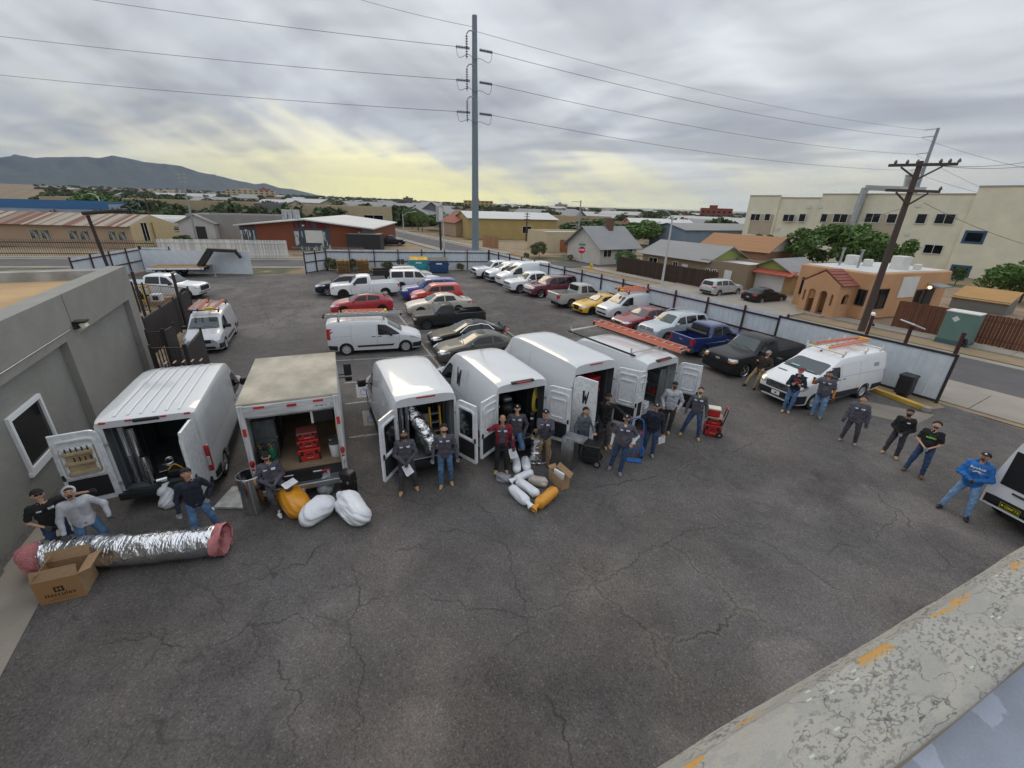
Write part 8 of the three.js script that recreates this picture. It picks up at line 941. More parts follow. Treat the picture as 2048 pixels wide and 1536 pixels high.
{
const A=zp(1480,484,-86),zB=-54,B0=zp(2160,420,zB),L=Math.hypot(B0.x - A.x,B0.z - A.z),tn0=Math.atan2(-(B0.z - A.z),B0.x - A.x),t=thing('apartment_building','long cream apartment block with stepped roofline behind the adobe house','building',[A.x,-1,A.z],tn0),ux=(B0.x - A.x)/ L,uz=(B0.z - A.z)/ L,nx=-uz,nz=ux;
const on=(px,py)=>{const d=rayDir(px,py),k=(A.x*nx + A.z*nz)/(d.x*nx + d.z*nz),x=d.x*k,z=d.z*k;return[(x - A.x)*ux +(z - A.z)*uz,CAMH + d.y*k + 1];};const cr=mt(0.80,0.755,0.58),tn2=mt(0.48,0.41,0.30);
const roofs=[[1480,392,0],[1562,396,-0.25],[1645,389,0],[1950,374,0.35]],xs=[1480,1562,1645,1953,2400].map((p,i)=>i===4?L + 12:i===0?0:on(p,392)[0]);roofs.forEach((r,i)=>{const hh=on(Math.max(1497,r[0]+ 10),r[1])[1];mesh('wall',uvBox(box(xs[i + 1]- xs[i]- 0.006,hh,16 + r[2]*0.5,(xs[i]+ xs[i + 1])/ 2,hh / 2,-8 + r[2]),4),cr,t);mesh('coping',box(xs[i + 1]- xs[i],0.15,0.4,(xs[i]+ xs[i + 1])/ 2,hh + 0.07,r[2]*1.25 - 0.1),tn2,t);});
for(const q of[[1504,428,1519,441],[1532,428,1539,441],[1569,429,1587,443],[1601,428,1609,443],[1645,428,1652,444],[1670,428,1692,445],[1734,427,1757,445],[1778,428,1790,446],[1837,428,1849,447],[1875,428,1905,448],[1495,472,1502,483],[1560,475,1575,487],[1590,476,1597,489],[1816,488,1828,505],[1852,489,1881,508]]){const a=on(q[0],q[1]),b=on(q[2],q[3]),w=Math.abs(b[0]- a[0]);windowPart(t,(a[0]+ b[0])/ 2,(a[1]+ b[1])/ 2,0.1,w,Math.abs(a[1]- b[1]),0,{split:w>1.3,t:0.09});}
for(const q of[[1504,428,1539,470],[1650,428,1690,475],[1734,428,1790,480]]){const a=on(q[0],q[1]),b=on(q[2],q[3]);mesh('wall_panel',box(b[0]- a[0],a[1]- b[1],0.06,(a[0]+ b[0])/ 2,(a[1]+ b[1])/ 2,0.035),tn2,t);}
for(const q of[[1932,461,1968,488],[1905,529,1938,555]]){const a=on(q[0],q[1]),b=on(q[2],q[3]),w=b[0]- a[0],f=windowPart(t,(a[0]+ b[0])/ 2,(a[1]+ b[1])/ 2,0.42,w*0.7,(a[1]- b[1])*0.7,0,{frame:mt(0.05,0.10,0.18),t:0.28,split:false});}
for(const[px,py]of[[1618,413],[1641,413],[1836,411],[1815,468],[1554,456]]){const a=on(px,py);mesh('wall_vent',box(0.6,0.45,0.08,a[0],a[1],0.05),trimW,t);}
const d0=on(1735,376),d1=on(1707,455);mesh('air_duct',[beam([d0[0],d0[1],0.7],[d1[0],d1[1],0.7],0.75,0.75),beam([d0[0],d0[1],0.9],[d0[0]+ 6,d0[1]- 0.2,-3],0.7,0.7)],M.galv,t);const d2=on(1808,360);mesh('roof_fan',[cyl(0.7,0.9,1.6,d2[0],d2[1],-3,16),cyl(0.9,0.5,0.4,d2[0],d2[1]+ 1,-3,16)],M.galv,t);
}

house('beige bungalow with grey gabled roof and green gables behind the dark fence',V(...[fp(28.5,20)].flatMap(p=>[p[0],0,p[1]])),faceSt,11,8,2.9,mt(0.30,0.22,0.14),{s:0.8,rh:1.6,ov:0.6,gm:mt(0.28,0.33,0.10),win:[[-3.4,1.6,1.5,1.3],[0.6,1.6,0.7,1.1]],winS:[[1.5,1.6,1,1.1]],door:[2.2]});
house('flat roofed beige extension with white downpipe beside the bungalow',V(...[fp(22.2,19.2)].flatMap(p=>[p[0],0,p[1]])),faceSt,6.5,6,2.6,mt(0.28,0.21,0.135),{s:0.82,roof:roofW,win:[[-2,1.5,0.5,0.7],[-1,1.5,0.5,0.7]],door:[0.8]});
house('small garage with red tile canopy and white door',V(...[fp(18.2,20.5)].flatMap(p=>[p[0],0,p[1]])),faceSt,4.8,5.5,2.4,mt(0.42,0.28,0.14),{s:0.85,rh:1.2,rot:1,gm:mt(0.28,0.33,0.10),door:[0,3.2,2.0]});
{const t=scene.children[scene.children.length - 1];for(let i=0;i<9;i++)mesh('canopy_tile',box(0.58,0.08,1.3,-2.5 + i*0.62,2.35 +(i % 2)*0.01,3.2,0,0.35),mt(0.42,0.10,0.06),t);}
house('house with brown shingle roof and white gable behind the bungalow',zp(1480,545,-62),faceSt + 0.1,11,8.5,2.9,mt(0.27,0.16,0.10),{s:0.85,rh:1.9,roof:roofB,gm:trimW,courses:5});
house('white cottage with steep grey roof and leaning brick chimney',zp(1200,522,-63),faceSt + Math.PI / 2,6.5,7,2.3,mt(0.62,0.58,0.52),{rh:2.3,ov:0.6,chim:0.6,win:[[-2,1.6,1.3,1.2],[2,1.6,0.8,0.6]],door:[0.2,0.9],dm:mt(0.05,0.35,0.36)});
house('low cream annex with flat roof left of the white cottage',zp(1118,505,-78),faceSt + 1.45,9,7,2.8,mt(0.56,0.47,0.32),{door:[2,0.9],dm:M.dark});
house('yellow warehouse with pale low-pitched roof',zp(1010,478,-105),faceSt + 1.35,20,13,4.2,mt(0.44,0.33,0.13),{rh:1.2,roof:roofW,win:[[3,2,2,1.4]],cat:'warehouse',name:'warehouse'});
house('flat cream block behind the yellow warehouse',zp(1085,480,-120),faceSt + 1.35,16,9,4.4,mt(0.46,0.37,0.22),{});
house('pink building with white roof beyond the trees',zp(1310,478,-125),faceSt + 1,16,10,3.6,mt(0.50,0.22,0.19),{rh:1.0,roof:roofW});
house('long blue-grey building with grey roof behind the bungalows',zp(1420,500,-95),faceSt + 1.5,26,9,3.6,mt(0.22,0.28,0.36),{rh:1.0});
house('dark grey house with steep gable along the far street',zp(855,462,-150),turnF,8,9,4,mt(0.16,0.16,0.17),{rh:3});house('tan house with red hip roof by the far street lamp',zp(930,480,-108),turnF,10,9,3,mt(0.42,0.31,0.2),{rh:2,roof:tileR});
{
const a=gp(487,498),b=gp(748,503),L=Math.hypot(b.x - a.x,b.z - a.z),t=thing('steel_building','low brown steel building with white roof and peeling mural panels','building',[a.x,0,a.z],Math.atan2(-(b.z - a.z),b.x - a.x)),h0=hy(a,480,451),hm=hy(V((a.x + b.x)/ 2,0,(a.z + b.z)/ 2),618,440),h1=hy(b,758,459),br=mt(0.22,0.07,0.035),mu=std(0xffffff,0.8,{map:tex(256,128,(i,j)=>{const n=fbm(i*0.07,j*0.03 + 3,4),r=j>92&&fbm(i*0.05,8,3)>0.4;return n>0.56&&j<80?[0.72,0.74,0.74]:r?[0.42,0.12,0.12]:[0.27,0.30,0.34];})});
const hAt=x=>x<L*0.5?lerp(h0,hm,x /(L*0.5)):lerp(hm,h1,(x - L*0.5)/(L*0.5));[[0,0.12,mu],[0.12,0.40,br],[0.40,0.67,mu],[0.67,0.92,br],[0.92,1,mt(0.2,0.22,0.24)]].forEach(([u,v,m])=>{const pts=[[u*L,0],[v*L - 0.01,0],[v*L - 0.01,hAt(v*L)],...(u<0.5&&v>0.5?[[L / 2,hm]]:[]),[u*L,hAt(u*L)]],s=new THREE.Shape(pts.map(q=>new THREE.Vector2(...q))),g=new THREE.ExtrudeGeometry(s,{depth:0.3,bevelEnabled:false}),U=g.attributes.uv;for(let i=0;i<U.count;i++)U.setXY(i,(U.getX(i)/ L - u)/(v - u),U.getY(i)/ hm);mesh('wall_panel',g.translate(0,0,-0.3),m,t);});
mesh('wall',box(0.3,h0 - 0.1,22,0.15,h0 / 2,-11.4),br,t);mesh('wall',box(0.3,h1 - 0.1,22,L - 0.15,h1 / 2,-11.4),br,t);for(const[x0,x1,y0,y1]of[[-0.4,L / 2,h0,hm],[L / 2,L + 0.4,hm,h1]])mesh('roof_slope',beam([x0,y0 + 0.08,-11],[x1,y1 + 0.08,-11],23.5,0.16),roofW,t);for(const x of[0.35,0.39,0.43])mesh('roof_unit',box(0.9,1.3,0.9,L*x - 2,hm + 0.5,-6),M.galv,t);mesh('porch',box(4.6,2.6,3,L*0.96,1.3,1.5),M.dark,t);mesh('white_board',box(2.4,1.7,0.06,L*0.55,1.9,0.05),trimW,t);for(const x of[0.05,0.48,0.9])mesh('flood_lamp',box(0.3,0.2,0.2,L*x,hAt(L*x)- 0.7,0.15),trimW,t);
}
{
const a=zp(-90,520,-58),b=gp(272,497),L=Math.hypot(b.x - a.x,b.z - a.z),t=thing('workshop','long tan workshop with rust-striped metal roof and broken windows','building',[a.x,0,a.z],Math.atan2(-(b.z - a.z),b.x - a.x)),h=hy(b,262,452),w=mt(0.42,0.30,0.21),y=mt(0.55,0.45,0.26),D=9;mesh('wall',uvBox(box(L,h,D,L / 2,h / 2,-D / 2),4),w,t);const sh=new THREE.Shape([[0,0],[D,0],[D,h],[D / 2,h + 1.25],[0,h]].map(q=>new THREE.Vector2(...q)));mesh('end_wall',new THREE.ExtrudeGeometry(sh,{depth:0.1,bevelEnabled:false}).rotateY(Math.PI / 2).translate(L + 0.005,0,0),y,t);
const n=46,sm2=[mt(0.40,0.36,0.30),mt(0.22,0.105,0.075),mt(0.30,0.22,0.17)];for(let i=0;i<n;i++){const m=mesh('roof_sheet',box(L / n - 0.01,0.05,5.2),sm2[HT[i*37]>0.55?1:HT[i*91]>0.7?2:0],t);m.rotation.x=0.272;m.position.set((i + 0.5)*L / n,h + 0.6 +(i % 2)*0.012,-2.05);}mesh('roof_slope',box(L,0.05,5.2,0,0,0).rotateX(-0.272).translate(L / 2,h + 0.6,-D + 2.05),sm2[0],t);
for(const[p0,p1]of[[60,103],[137,181],[215,254]])for(const k of[0,1]){const c=(p)=>{const dd=rayDir(p,470),ux=(b.x - a.x)/ L,uz=(b.z - a.z)/ L,s=(a.x*-uz + a.z*ux)/(dd.x*-uz + dd.z*ux);return(dd.x*s - a.x)*ux +(dd.z*s - a.z)*uz;},x0=c(p0),x1=c(p1),ww=(x1 - x0)/ 2 - 0.25,f=windowPart(t,x0 +(k + 0.5)*(x1 - x0)/ 2,h*0.55,0,ww,h*0.42,0,{frame:mt(0.5,0.42,0.25),pane:withMap(std(lin(0.30,0.31,0.32),0.3),mottle(0.05,1.6,5,2))});for(const q of[-0.3,0.3])mesh('glazing_bar',box(ww,0.04,0.04,0,q*h*0.42,0.03),M.dark,f);}windowPart(t,L + 0.12,2,-2.5,1.2,2.4,Math.PI / 2);mesh('post',box(0.12,h + 0.6,0.12,L + 0.3,h / 2,-4),M.wood,t);
}
{const c=zp(95,430,-98),t=house('long store with blue upper band and pale blue wall',V(c.x - 3,0,c.z),0.3,34,14,4.6,mt(0.34,0.41,0.52),{pm:mt(0.06,0.17,0.36),cat:'store',name:'store'});mesh('blue_band',box(34.1,1.6,0.12,0,4.4,7.06),mt(0.06,0.17,0.36),t);mesh('sign_board',box(2.8,1.2,0.12,-3.4,4.55,7.2),M.yellow,t);mesh('sign_stripe',box(2.8,0.22,0.13,-3.4,4.0,7.2),M.red,t);const hx=mesh('sign_emblem',new THREE.CylinderGeometry(0.85,0.85,0.14,6).rotateX(Math.PI / 2).translate(-6.2,4.6,7.2),M.yellow,t);mesh('emblem_letters',box(0.8,0.35,0.15,-6.2,4.6,7.21),M.blue,hx);}
house('grey concrete block building left of the brown steel building',zp(485,470,-84),0.28,14,8,3.6,mt(0.30,0.285,0.27),{});house('long tan flat building behind the semi trailers',zp(330,432,-125),0.3,46,12,5.2,mt(0.44,0.34,0.22),{win:[[-16,2.4,3,1]]});house('long grey warehouse with roof vents behind the grey block',zp(500,430,-135),0.28,40,14,5,mt(0.17,0.17,0.18),{win:[[-14,2.6,3,.7],[-6,2.6,4,.7]]});house('pale beige flat building beyond the brown steel building',zp(690,440,-130),0.28,26,12,5,mt(0.45,0.37,0.24),{win:[[8,2.2,5,2]]});house('white shed with dark doorway beside the trailers',zp(410,468,-80),0.2,5.5,5,2.6,mt(0.5,0.5,0.5),{rh:1.3,rot:1,door:[0.6,1.5,2],dm:M.dark});
for(const[px,py,z,lab]of[[345,462,-84,'white tank trailer nearest the workshop end'],[345,452,-92,'white tank trailer parked behind the other one']]){const c=zp(px,py,z),t=thing('tank_trailer',lab,'trailer',[c.x,0,c.z],0.15);mesh('tank',new THREE.CapsuleGeometry(0.95,8,6,16).rotateZ(Math.PI / 2).translate(0,2.1,0),trimW,t);mesh('frame',box(9,0.25,1,0,0.95,0),M.dark,t);for(const x of[-3.6,-2.4,3])mesh('wheel',cyl(0.48,0.48,2.2,x,0.48,0,14,Math.PI / 2),M.rubber,t);}

function boards(label,a,b,h,m,o={}){const L=Math.hypot(b[0]- a[0],b[1]- a[1]),t=thing(o.name||'board_fence',label,'fence',[a[0],0,a[1]],Math.atan2(-(b[1]- a[1]),b[0]- a[0])),w=o.w||0.15,n=Math.min(290,Math.round(L / w));const ms=[m,m.clone(),m.clone()];ms[1].color.multiplyScalar(0.82);ms[2].color.multiplyScalar(1.15);const g=uvBox(box(L / n -(o.gap||0.012),h,0.025));for(let i=0;i<n;i++){const q=mesh(o.part||'board',g,ms[(HT[i*53]*3)|0],t);q.position.set((i + 0.5)*L / n,h / 2 + 0.05 +(HT[i*17]- 0.5)*0.05,(HT[i*29]- 0.5)*0.012);}for(const y of[0.4,h - 0.3])mesh('rail',box(L,0.09,0.05,L / 2,y,-0.045),m,t);return t;}
boards('dark brown board fence in front of the beige bungalow',fp(34,13.9),fp(20.6,13.9),1.7,timbD);boards('rust brown board fence right of the orange adobe house',fp(6.8,13.9),fp(0.2,13.9),1.75,timb);boards('older brown fence behind the green cabinet',fp(0.1,14.6),fp(-9,14.6),1.8,mt(0.10,0.045,0.03));{const a=gp(1110,503),b=gp(1225,515),c=gp(1255,518);boards('orange brown board fence by the white cottage',[a.x,a.z],[c.x,c.z],1.9,mt(0.34,0.14,0.055));const d=gp(965,494),e=gp(997,498);boards('tan board fence by the dirt lot far left of the annex',[d.x,d.z],[e.x,e.z],1.9,mt(0.42,0.22,0.12));}
boards('white slatted fence behind the gate panel',bp(BL + 6,9.8),bp(BL + 20,9.8),2.1,trimW,{w:0.16,gap:0.03,part:'slat'});boards('dark iron and mesh fence before the tan workshop',bp(BL + 20.4,10.2),bp(BL + 52,10.2),1.9,M.post,{w:0.22,gap:0.19,part:'picket'});boards('wire fence of thin pickets before the brown steel building',bp(BL - 3,10),bp(BL + 5.6,10),1.6,mt(0.25,0.2,0.15),{w:0.3,gap:0.285,part:'picket'});boards('white metal gate at the right edge of the photo',fp(-2.6,13.2),fp(-8,13.2),1.9,trimW,{w:0.2,gap:0.17,part:'bar'});boards('low stone-coloured wall behind the adobe yard',fp(3,26),fp(-10,26),1.9,mt(0.2,0.13,0.09),{w:1.2});
{const p=gp(1905,688),t=thing('transformer_cabinet','green utility cabinet with white diamond by the brown fence','cabinet',p,faceSt);mesh('cabinet',rbox(1.45,1.75,1.0,0,1.05,0,0.04),mt(0.13,0.22,0.19,0.6),t);mesh('plinth',box(1.5,0.3,1.05,0,0.15,0),mt(0.07,0.13,0.14),t);mesh('roof_cap',rbox(1.5,0.08,1.06,0,1.95,0,0.03),trimW,t);mesh('warning_label',box(0.26,0.26,0.01,-0.2,1.55,0.505,0,0,Math.PI / 4),trimW,t);const s=zp(1955,630,-36),r=thing('yard_shed','low shed with plywood roof behind the brown fence','shed',[s.x,0,s.z],faceSt);mesh('wall',box(3.4,1.0,2.2,0,0.5,0),mt(0.2,0.2,0.19),r);mesh('roof',box(3.5,0.08,2.6,0,1.25,0,0,0.3),mt(0.45,0.26,0.1),r);}
{const p=gp(1160,541),t=thing('stop_sign','red octagonal stop sign with green street sign at the corner','sign',p,-0.15);mesh('post',bar([0,0,0],[0,3.1,0],0.035),M.galv,t);const tS=cvs(128,128,c=>{c.fillStyle='#b3202a';c.fillRect(0,0,128,128);c.fillStyle='#f4eeee';c.font='bold 42px sans-serif';c.fillText('STOP',10,78);});const f=new THREE.CircleGeometry(0.42,8,Math.PI / 8).translate(0,2.35,0.05);mesh('octagon',f,std(0xffffff,0.5,{map:tS}),t);mesh('street_sign',box(0.75,0.2,0.03,0,2.95,0.03),mt(0.02,0.28,0.22),t);mesh('street_sign',box(0.03,0.2,0.75,0,3.2,0),mt(0.02,0.28,0.22),t);const q=gp(1182,540),hd=thing('fire_hydrant','yellow fire hydrant at the corner','hydrant',q);mesh('barrel',lathe([[0,0],[0.2,0],[0.2,0.06],[0.14,0.08],[0.14,0.55],[0.18,0.57],[0.16,0.7],[0.05,0.8],[0,0.82]],14),M.yellow,hd);mesh('outlet',cyl(0.07,0.07,0.5,0,0.45,0,10,0,Math.PI / 2),M.yellow,hd);}

function lamp(label,p,h,arm,dirT){const t=thing('street_lamp',label,'street lamp',[p.x,0,p.z],dirT);mesh('pole',cyl(0.12,0.07,h,0,h / 2,0,10),mt(0.55,0.55,0.54,0.5),t);mesh('arm',tube([[0,h - 0.4,0],[arm*0.4,h + 0.25,0],[arm,h + 0.5,0]],0.05,12),M.galv,t);mesh('lamp_head',rbox(0.75,0.14,0.3,arm + 0.2,h + 0.5,0,0.05),M.steel,t);}
{const p=gp(1323,572);lamp('white street lamp in front of the dark board fence',p,hy(p,1343,432),1.9,faceSt - Math.PI / 2 + 0.2);const q=gp(888,499);lamp('street lamp along the far street near the red roofed house',q,hy(q,888,428),2.2,0.4);const r=gp(808,470);lamp('smaller street lamp farther along the far street',r,hy(r,808,428),2.4,0.2);const s=zp(208,432,-100);lamp('street lamp beside the blue banded store',s,s.y + 4,2.2,Math.PI - 0.3);}
const wood2=mt(0.085,0.06,0.05),wireM=std(lin(0.05,0.05,0.055),0.7),insM=std(lin(0.09,0.10,0.13),0.4);
function wire(label,a,b,sag,r=0.022,group='overhead power wires'){const c=V((a.x + b.x)/ 2,(a.y + b.y)/ 2 - sag,(a.z + b.z)/ 2),g=new THREE.TubeGeometry(new THREE.QuadraticBezierCurve3(a,c.add(V(0,-sag*0,0)),b),40,r,5);const m=mesh('power_wire',g,wireM);m.userData={label,category:'wire',group};return m;}
{const p=gp(951,537),h=hy(p,952,31),t=thing('steel_pole','very tall grey steel power pole rising at the back fence','power pole',[p.x,0,p.z]);mesh('pole',cyl(0.42,0.24,h,0,h / 2,0,18),mt(0.20,0.25,0.29,0.55),t);const ys=[98,163,226].map(y=>hy(p,950,y)),P2=zp(1845,440,-92),top2=zp(1877,256,-92),tB=thing('steel_pole','grey steel power pole behind the brown wooden pole','power pole',[top2.x,0,top2.z]);mesh('pole',cyl(0.42,0.24,top2.y,0,top2.y / 2,0,14),mt(0.26,0.30,0.34,0.55),tB);const y2=[272,305,337].map(y=>hy(top2,1868,y));for(const y of[...y2,top2.y - 0.1])mesh('davit_arm',beam([0,y,0],[-2.6,y - 0.35,0.3],0.14,0.14),M.steel,tB);
ys.forEach((y,i)=>{const L0=V(p.x - 1.5,y,p.z + 0.2),Rr=V(p.x + 1.55,y - 0.1,p.z + 0.6),far=[zp(60,-20,-58),zp(-40,68,-58),zp(-40,146,-58)][i];const dirs=[[far.clone().sub(V(p.x,y,p.z)).normalize(),-1],[V(top2.x - 2.6,y2[i]- 0.4,top2.z).sub(V(p.x,y,p.z)).normalize(),1]];for(const[d,s]of dirs){const a=V(0,y,0).addScaledVector(d,0.5),b=V(0,y,0).addScaledVector(d,1.9);const ins=[bar(a.toArray(),b.toArray(),0.035)];for(let k=0;k<9;k++){const c=a.clone().lerp(b,(k + 0.5)/ 9),g=new THREE.CylinderGeometry(0.13,0.13,0.05,10);g.applyQuaternion(new THREE.Quaternion().setFromUnitVectors(V(0,1,0),d));ins.push(g.translate(c.x,c.y,c.z));}mesh('insulator_string',ins,insM,t);mesh('jumper_wire',tube([b.toArray(),[b.x*0.85,b.y - 0.85,b.z],[b.x*0.3,b.y - 0.75,b.z*0.5 + 0.4],[0,y - 1.0,0.45]],0.02,16),wireM,t);wire(['topmost','middle','lowest'][i]+(s<0?' thick power wire running left from the tall grey pole':' thick power wire from the tall grey pole to the right-hand pole'),V(p.x,0,p.z).add(b),s<0?far:V(top2.x - 2.6,y2[i]- 0.35,top2.z),s<0?0.5:2.2,0.02);}const iv=[];for(let k=0;k<9;k++)iv.push(cyl(0.12,0.12,0.05,-0.75,y + 0.9 - k*0.2,0.3,10));iv.push(bar([-0.75,y + 1.1,0.3],[-0.75,y - 0.9,0.3],0.03));mesh('post_insulator',iv,insM,t);mesh('bracket',tube([[0,y + 1.3,0.2],[-0.5,y + 1.35,0.3],[-0.75,y + 1.1,0.3]],0.06,10),M.steel,t);});
wire('thin top wire running left from the tall grey pole',V(p.x,h - 0.9,p.z),zp(690,-10,-58),0.3,0.016);wire('thin top wire from the tall grey pole to the right-hand pole',V(p.x,h - 1.2,p.z),V(top2.x - 2,top2.y - 0.4,top2.z),2.2,0.016);
for(const[i,q]of[[0,[2090,345]],[1,[2090,430]],[2,[2000,395]]])wire(['upper','middle','lower'][i]+ ' wire leaving the grey right-hand pole out of frame',V(top2.x - 2.6,y2[i]- 0.35,top2.z),zp(q[0],q[1],-60),0.6,0.02);
const b=gp(1722,662),hb=hy(b,1840,322),w=thing('wooden_pole','leaning-looking brown wooden power pole with two crossarms beside the adobe house','power pole',[b.x,0,b.z]);mesh('pole',cyl(0.21,0.14,hb,0,hb / 2,0,12),wood2,w);const ya=hy(b,1838,330),yb=hy(b,1815,382);for(const[y,dx,dz,L]of[[ya,0.80,0.60,1.5],[yb,1,0.0,1.55]]){mesh('crossarm',beam([-dx*L,y,-dz*L + 0.15],[dx*L,y,dz*L + 0.15],0.12,0.15),wood2,w);for(const s of[1,-1])mesh('brace',beam([s*dx*L*0.6,y - 0.1,s*dz*L*0.6 + 0.15],[0,y - 0.75,0.15],0.05,0.09),wood2,w);for(const k of[-0.8,-0.45,-0.15,0.5,0.75,1])if(y===ya||k===1)mesh('insulator',lathe([[0,0],[0.06,0],[0.09,0.06],[0.05,0.16],[0.03,0.2],[0,0.2]],10).translate(k*dx*L,y + 0.08,k*dz*L + 0.15),insM,w);}for(const[i,q]of[[0,[2090,318]],[1,[2090,328]],[2,[2090,500]],[3,[1560,480]]])wire(['first thin wire leaving the top crossarm of the brown pole to the right','second thin wire leaving the brown pole top to the right','low thin wire from the brown pole down to the right','thin wire from the brown pole to the left houses'][i],V(b.x +(i<3?1:0),i<2?ya:yb - i*0.3,b.z),zp(q[0],q[1],i<3?-30:-80),0.4,0.012);
for(const[px,pb,pt,z,lab,k]of[[1152,520,400,-84,'grey power pole with three arms behind the stop sign',1],[398,497,345,-70,'grey leaning-looking pole behind the white fence',0],[310,470,385,-85,'brown pole beside the workshop end',2],[1052,488,425,-95,'brown double pole by the dirt lot',2],[837,470,430,-120,'brown pole along the far street',2],[272,425,398,-120,'short brown pole behind the workshop roof',2],[420,440,388,-130,'brown pole near the grey warehouse',2]]){const c=zp(px,pb,z),H=hy(c,px +(px - 1000)*0.03,pt),u=thing('utility_pole',lab,'pole',[c.x,0,c.z]);mesh('pole',cyl(0.17,0.1,H,0,H / 2,0,8),k===2?wood2:mt(0.3,0.32,0.34),u);for(let q=0;q<3;q++)mesh('arm',box(k===1?1.8:1.2,0.1,0.1,k===1?-0.8:0,H - 0.3 - q*(k===1?1.9:0.5),0),k===2?wood2:M.steel,u);}
const lp=gp(215,527,4.2),lt=thing('roof_lamp_post','tilted flood lamp on a post at the back of the grey building roof','lamp',[lp.x,4.2,lp.z],0.2);mesh('post',bar([0,-0.6,0],[-0.15,1.9,0],0.06),M.post,lt);mesh('lamp_head',rbox(1.5,0.14,0.4,0.5,2.05,0,0.05,0,0,0.1),M.dark,lt);
const sg=gp(882,503),st=thing('sign_pylon','tall dark sign pylon beside the far street','sign',[sg.x,0,sg.z],0.9);mesh('post',bar([0,0,0],[0,4.6,0],0.16),M.dark,st);mesh('sign_box',box(1.2,2.2,0.35,0,5.4,0),M.steel,st);mesh('sign_face',box(0.8,1.8,0.02,0,5.4,0.19),trimW,st);
}

park(vehicle('suv','silver grey suv in the driveway across the street','car',suv(P0(0.5,0.5,0.5,{metalness:0.3}),{L:4.9,rim:'five'})),gp(1437,594),-28,'r',1,0.84);park(vehicle('sedan','black sedan with red tail lamps in the driveway by the adobe house','car',sedan(P0(0.012,0.012,0.014),{rim:'five'})),gp(1522,608),-24,'r',1,0.84);
const farCar=vehicle('sedan','white sedan parked at the far street kerb','car',sedan(P0(0.7,0.7,0.71)));park(farCar,zp(765,470,-120),-115,'r',1);const fc2=copyThing(farCar,'white sedan parked farther up the far street',zp(772,464,-133).setY(0),R(115)),bt=park(vehicle('pickup_truck','black pickup parked beside the brown steel building','pickup',pickup(P0(0.012,0.012,0.013),{rim:'five'})),gp(800,492),-15,'f',1);
for(const[i,px]of[232,258,285].entries()){const c=copyThing(farCar,['leftmost of three cars parked behind the tank trailers','middle of three cars parked behind the tank trailers','rightmost of three cars parked behind the tank trailers'][i],zp(px + 90,438,-108).setY(0),0.2);}

for(const[px,pb,z,h,w,v,m,lab,pt]of[[1638,548,-56,8.2,8.6,0,0,'large green tree before the apartment block, left of the brown pole',447],[1725,548,-54,7.6,8.4,1,0,'large green tree behind the adobe house roof',450],[1545,540,-64,6.6,7,1,1,'rounded tree behind the garage',484],[1515,525,-72,6,5,0,1,'dark tree at the left corner of the apartment block',468],[2045,592,-40,5.0,6.5,1,0,'bushy green tree at the right edge',515],[1905,580,-50,3.4,1.6,2,1,'small dark conifer on the adobe house roofline',530],[1250,535,-56,4.2,3.2,2,0,'small tree at the corner of the dark fence',500],[1180,478,-100,9,15,1,1,'broad tree clump behind the white cottage',438],[1265,490,-92,9,14,1,0,'broad tree right of the white cottage roof',440],[1120,470,-125,8,12,1,2,'tree behind the cream annex',441],[960,470,-130,7,9,0,2,'tree right of the tall pole on the far side',448],[885,470,-125,8.5,11,0,0,'large tree along the far street',428],[900,462,-140,9,9,1,0,'tree behind the far street tree',432],[215,432,-115,9.5,14,1,0,'broad tree right of the blue banded store',385],[370,492,-66,3.2,2.6,0,1,'small shrub tree before the white slatted fence',470],[825,462,-128,5,4,0,2,'thin street tree by the far kerb'],[845,468,-115,5,4,2,2,'second thin street tree nearer along the far street']]){const c=zp(px,pb,z);tree(lab,V(c.x,-0.1,c.z),pt?hy(c,px,pt)+ 0.1:h,w,v,m);}
for(const[px,py,s,lab]of[[1078,515,2.2,'grey green shrub on the dirt lot'],[1052,517,0.8,'small yellow green weed clump on the dirt lot'],[1140,521,0.8,'dark weed clump by the yellow kerb'],[662,541,1.3,'weed clump at the gate leaf'],[705,540,1.2,'weed clump between the pallets'],[775,541,1.0,'weed clump by the debris'],[920,541,0.8,'weed tuft left of the tall pole']]){const p=gp(px,py);tree(lab,p,s,s*1.2,0,3,undefined,'bush');}
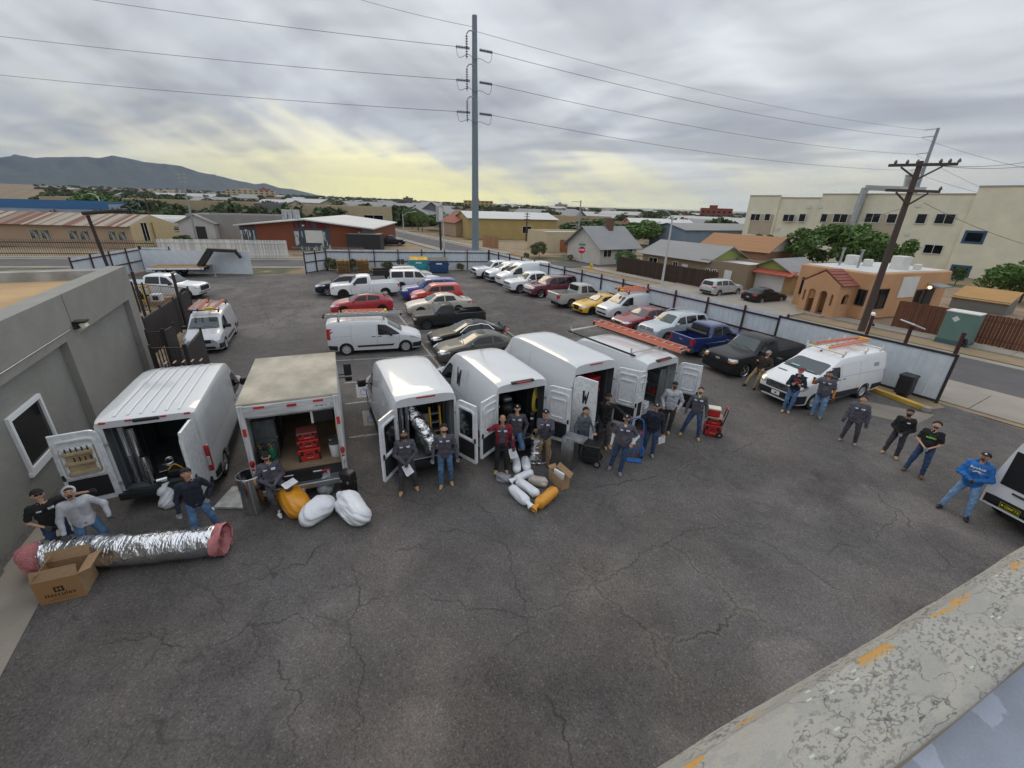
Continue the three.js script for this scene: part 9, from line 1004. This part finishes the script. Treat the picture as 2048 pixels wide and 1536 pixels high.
{
const hv=[],wm=[mt(0.42,0.34,0.24),mt(0.55,0.53,0.5),mt(0.36,0.26,0.18),mt(0.5,0.44,0.34)],rm=[mt(0.42,0.41,0.39),roofG,mt(0.3,0.18,0.13),mt(0.5,0.5,0.49)];for(let k=0;k<4;k++){hv.push(house(['small tan house among the scrub of the distant town','white walled house among the scrub of the distant town','brown house with grey roof in the distant town','long cream building with pale roof in the distant town'][k],V(0,0,0),0,9 + k*3,8,2.8,wm[k],{rh:k % 2?1.6:0,roof:rm[k],win:[[-2,1.5,1.4,1.2],[2,1.5,1.4,1.2]],group:'houses of the distant town'}));}
seed=777;let n=0;for(let i=0;i<230&&n<150;i++){const az=R(-44 + 84*rnd()),d=150 + 1100*Math.pow(rnd(),1.35),x=Math.sin(az)*d,z=-Math.cos(az)*d;const along=(x - C1[0])*NF[0]+(z - C1[1])*NF[1];if(along>0&&along<14)continue;if(az>0.42&&d<190)continue;const y=th(x,z),k=(rnd()*4)|0,o=n<4?hv[n]:copyThing(hv[k]);o.position.set(x,y - 0.1,z);o.rotation.y=turnF +(rnd()>.5?0:Math.PI / 2)+ 0.2*rnd();const s=1 + 0.5*rnd()+ 0;o.scale.set(s*(1 + rnd()),s*0.95,s);n++;}
for(const[px,py,z,w,h,m,lab,wn]of[[1426,452,-420,26,15,mt(0.24,0.07,0.05),'dark red brick tower block on the skyline',6],[1378,450,-430,30,8,mt(0.26,0.09,0.06),'lower red brick wing left of the brick tower',6],[1121,428,-760,20,15,mt(0.38,0.3,0.25),'striped pale tower block on the ridge',5],[957,428,-640,40,17,mt(0.45,0.33,0.14),'tan office building with green glass corner by the tall pole',7],[505,398,-760,70,13,mt(0.5,0.42,0.28),'long tan campus building on the left slope',9],[533,398,-770,16,15,mt(0.35,0.12,0.08),'small red brick block at the campus right end',3],[817,410,-900,18,13,mt(0.2,0.15,0.13),'small dark tower on the middle skyline',4],[495,408,-640,90,7,mt(0.48,0.36,0.18),'low yellow tan building below the campus',8]]){const c=zp(px,py,z),t=thing('tower_block',lab,'building',[c.x,Math.min(c.y,th(c.x,c.z)),c.z],-Math.atan2(c.x,-c.z)*0.8),y0=c.y - t.position.y;mesh('wall',box(w,h + y0,14,0,(h + y0)/ 2,0),m,t);mesh('roof_house',box(w*0.25,2.5,6,-w*0.1,h + y0 + 1.25,0),m,t);for(let i=0;i<wn;i++)for(let j=0;j<Math.round(h / 3.4);j++)mesh('window',box(w / wn*0.45,1.4,0.1,(i + 0.5 - wn / 2)*w / wn,y0 + 2 + j*3.3,7.02),M.glass,t);}
const far=new THREE.InstancedMesh(leafCloud(91,1,1.3,420,0.16),new THREE.MeshStandardMaterial({color:lin(0.085,0.11,0.05),roughness:0.95,side:THREE.DoubleSide}),2400),mm=new THREE.Matrix4(),q=new THREE.Quaternion();seed=4242;let c=0;for(let i=0;i<14000&&c<2400;i++){const az=R(-46 + 88*rnd()),d=130 + 2600*Math.pow(rnd(),1.5),x=Math.sin(az)*d,z=-Math.cos(az)*d,along=(x - C1[0])*NF[0]+(z - C1[1])*NF[1];if(along>2&&along<13)continue;if(az>0.45&&d<200)continue;if(fbm(x*0.008,z*0.008 + 3,3)<0.46&&rnd()>0.2)continue;const s=(2.2 + 3.2*rnd())*(d>700?1.15:1);q.setFromAxisAngle(V(0,1,0),rnd()*6);mm.compose(V(x,th(x,z)- 0.3,z),q,V(s,s*0.85,s));far.setMatrixAt(c++,mm);}far.count=c;far.name='scrub_trees';struct(far,'stuff');far.userData.label='scattered scrub and trees over the distant town';scene.add(far);
}
scene.traverse(o=>{if(o.isMesh){o.castShadow=o.receiveShadow=true;}});
for(const o of scene.children){delete o._b;delete o._c;delete o._j;}
renderer.render(scene,camera);
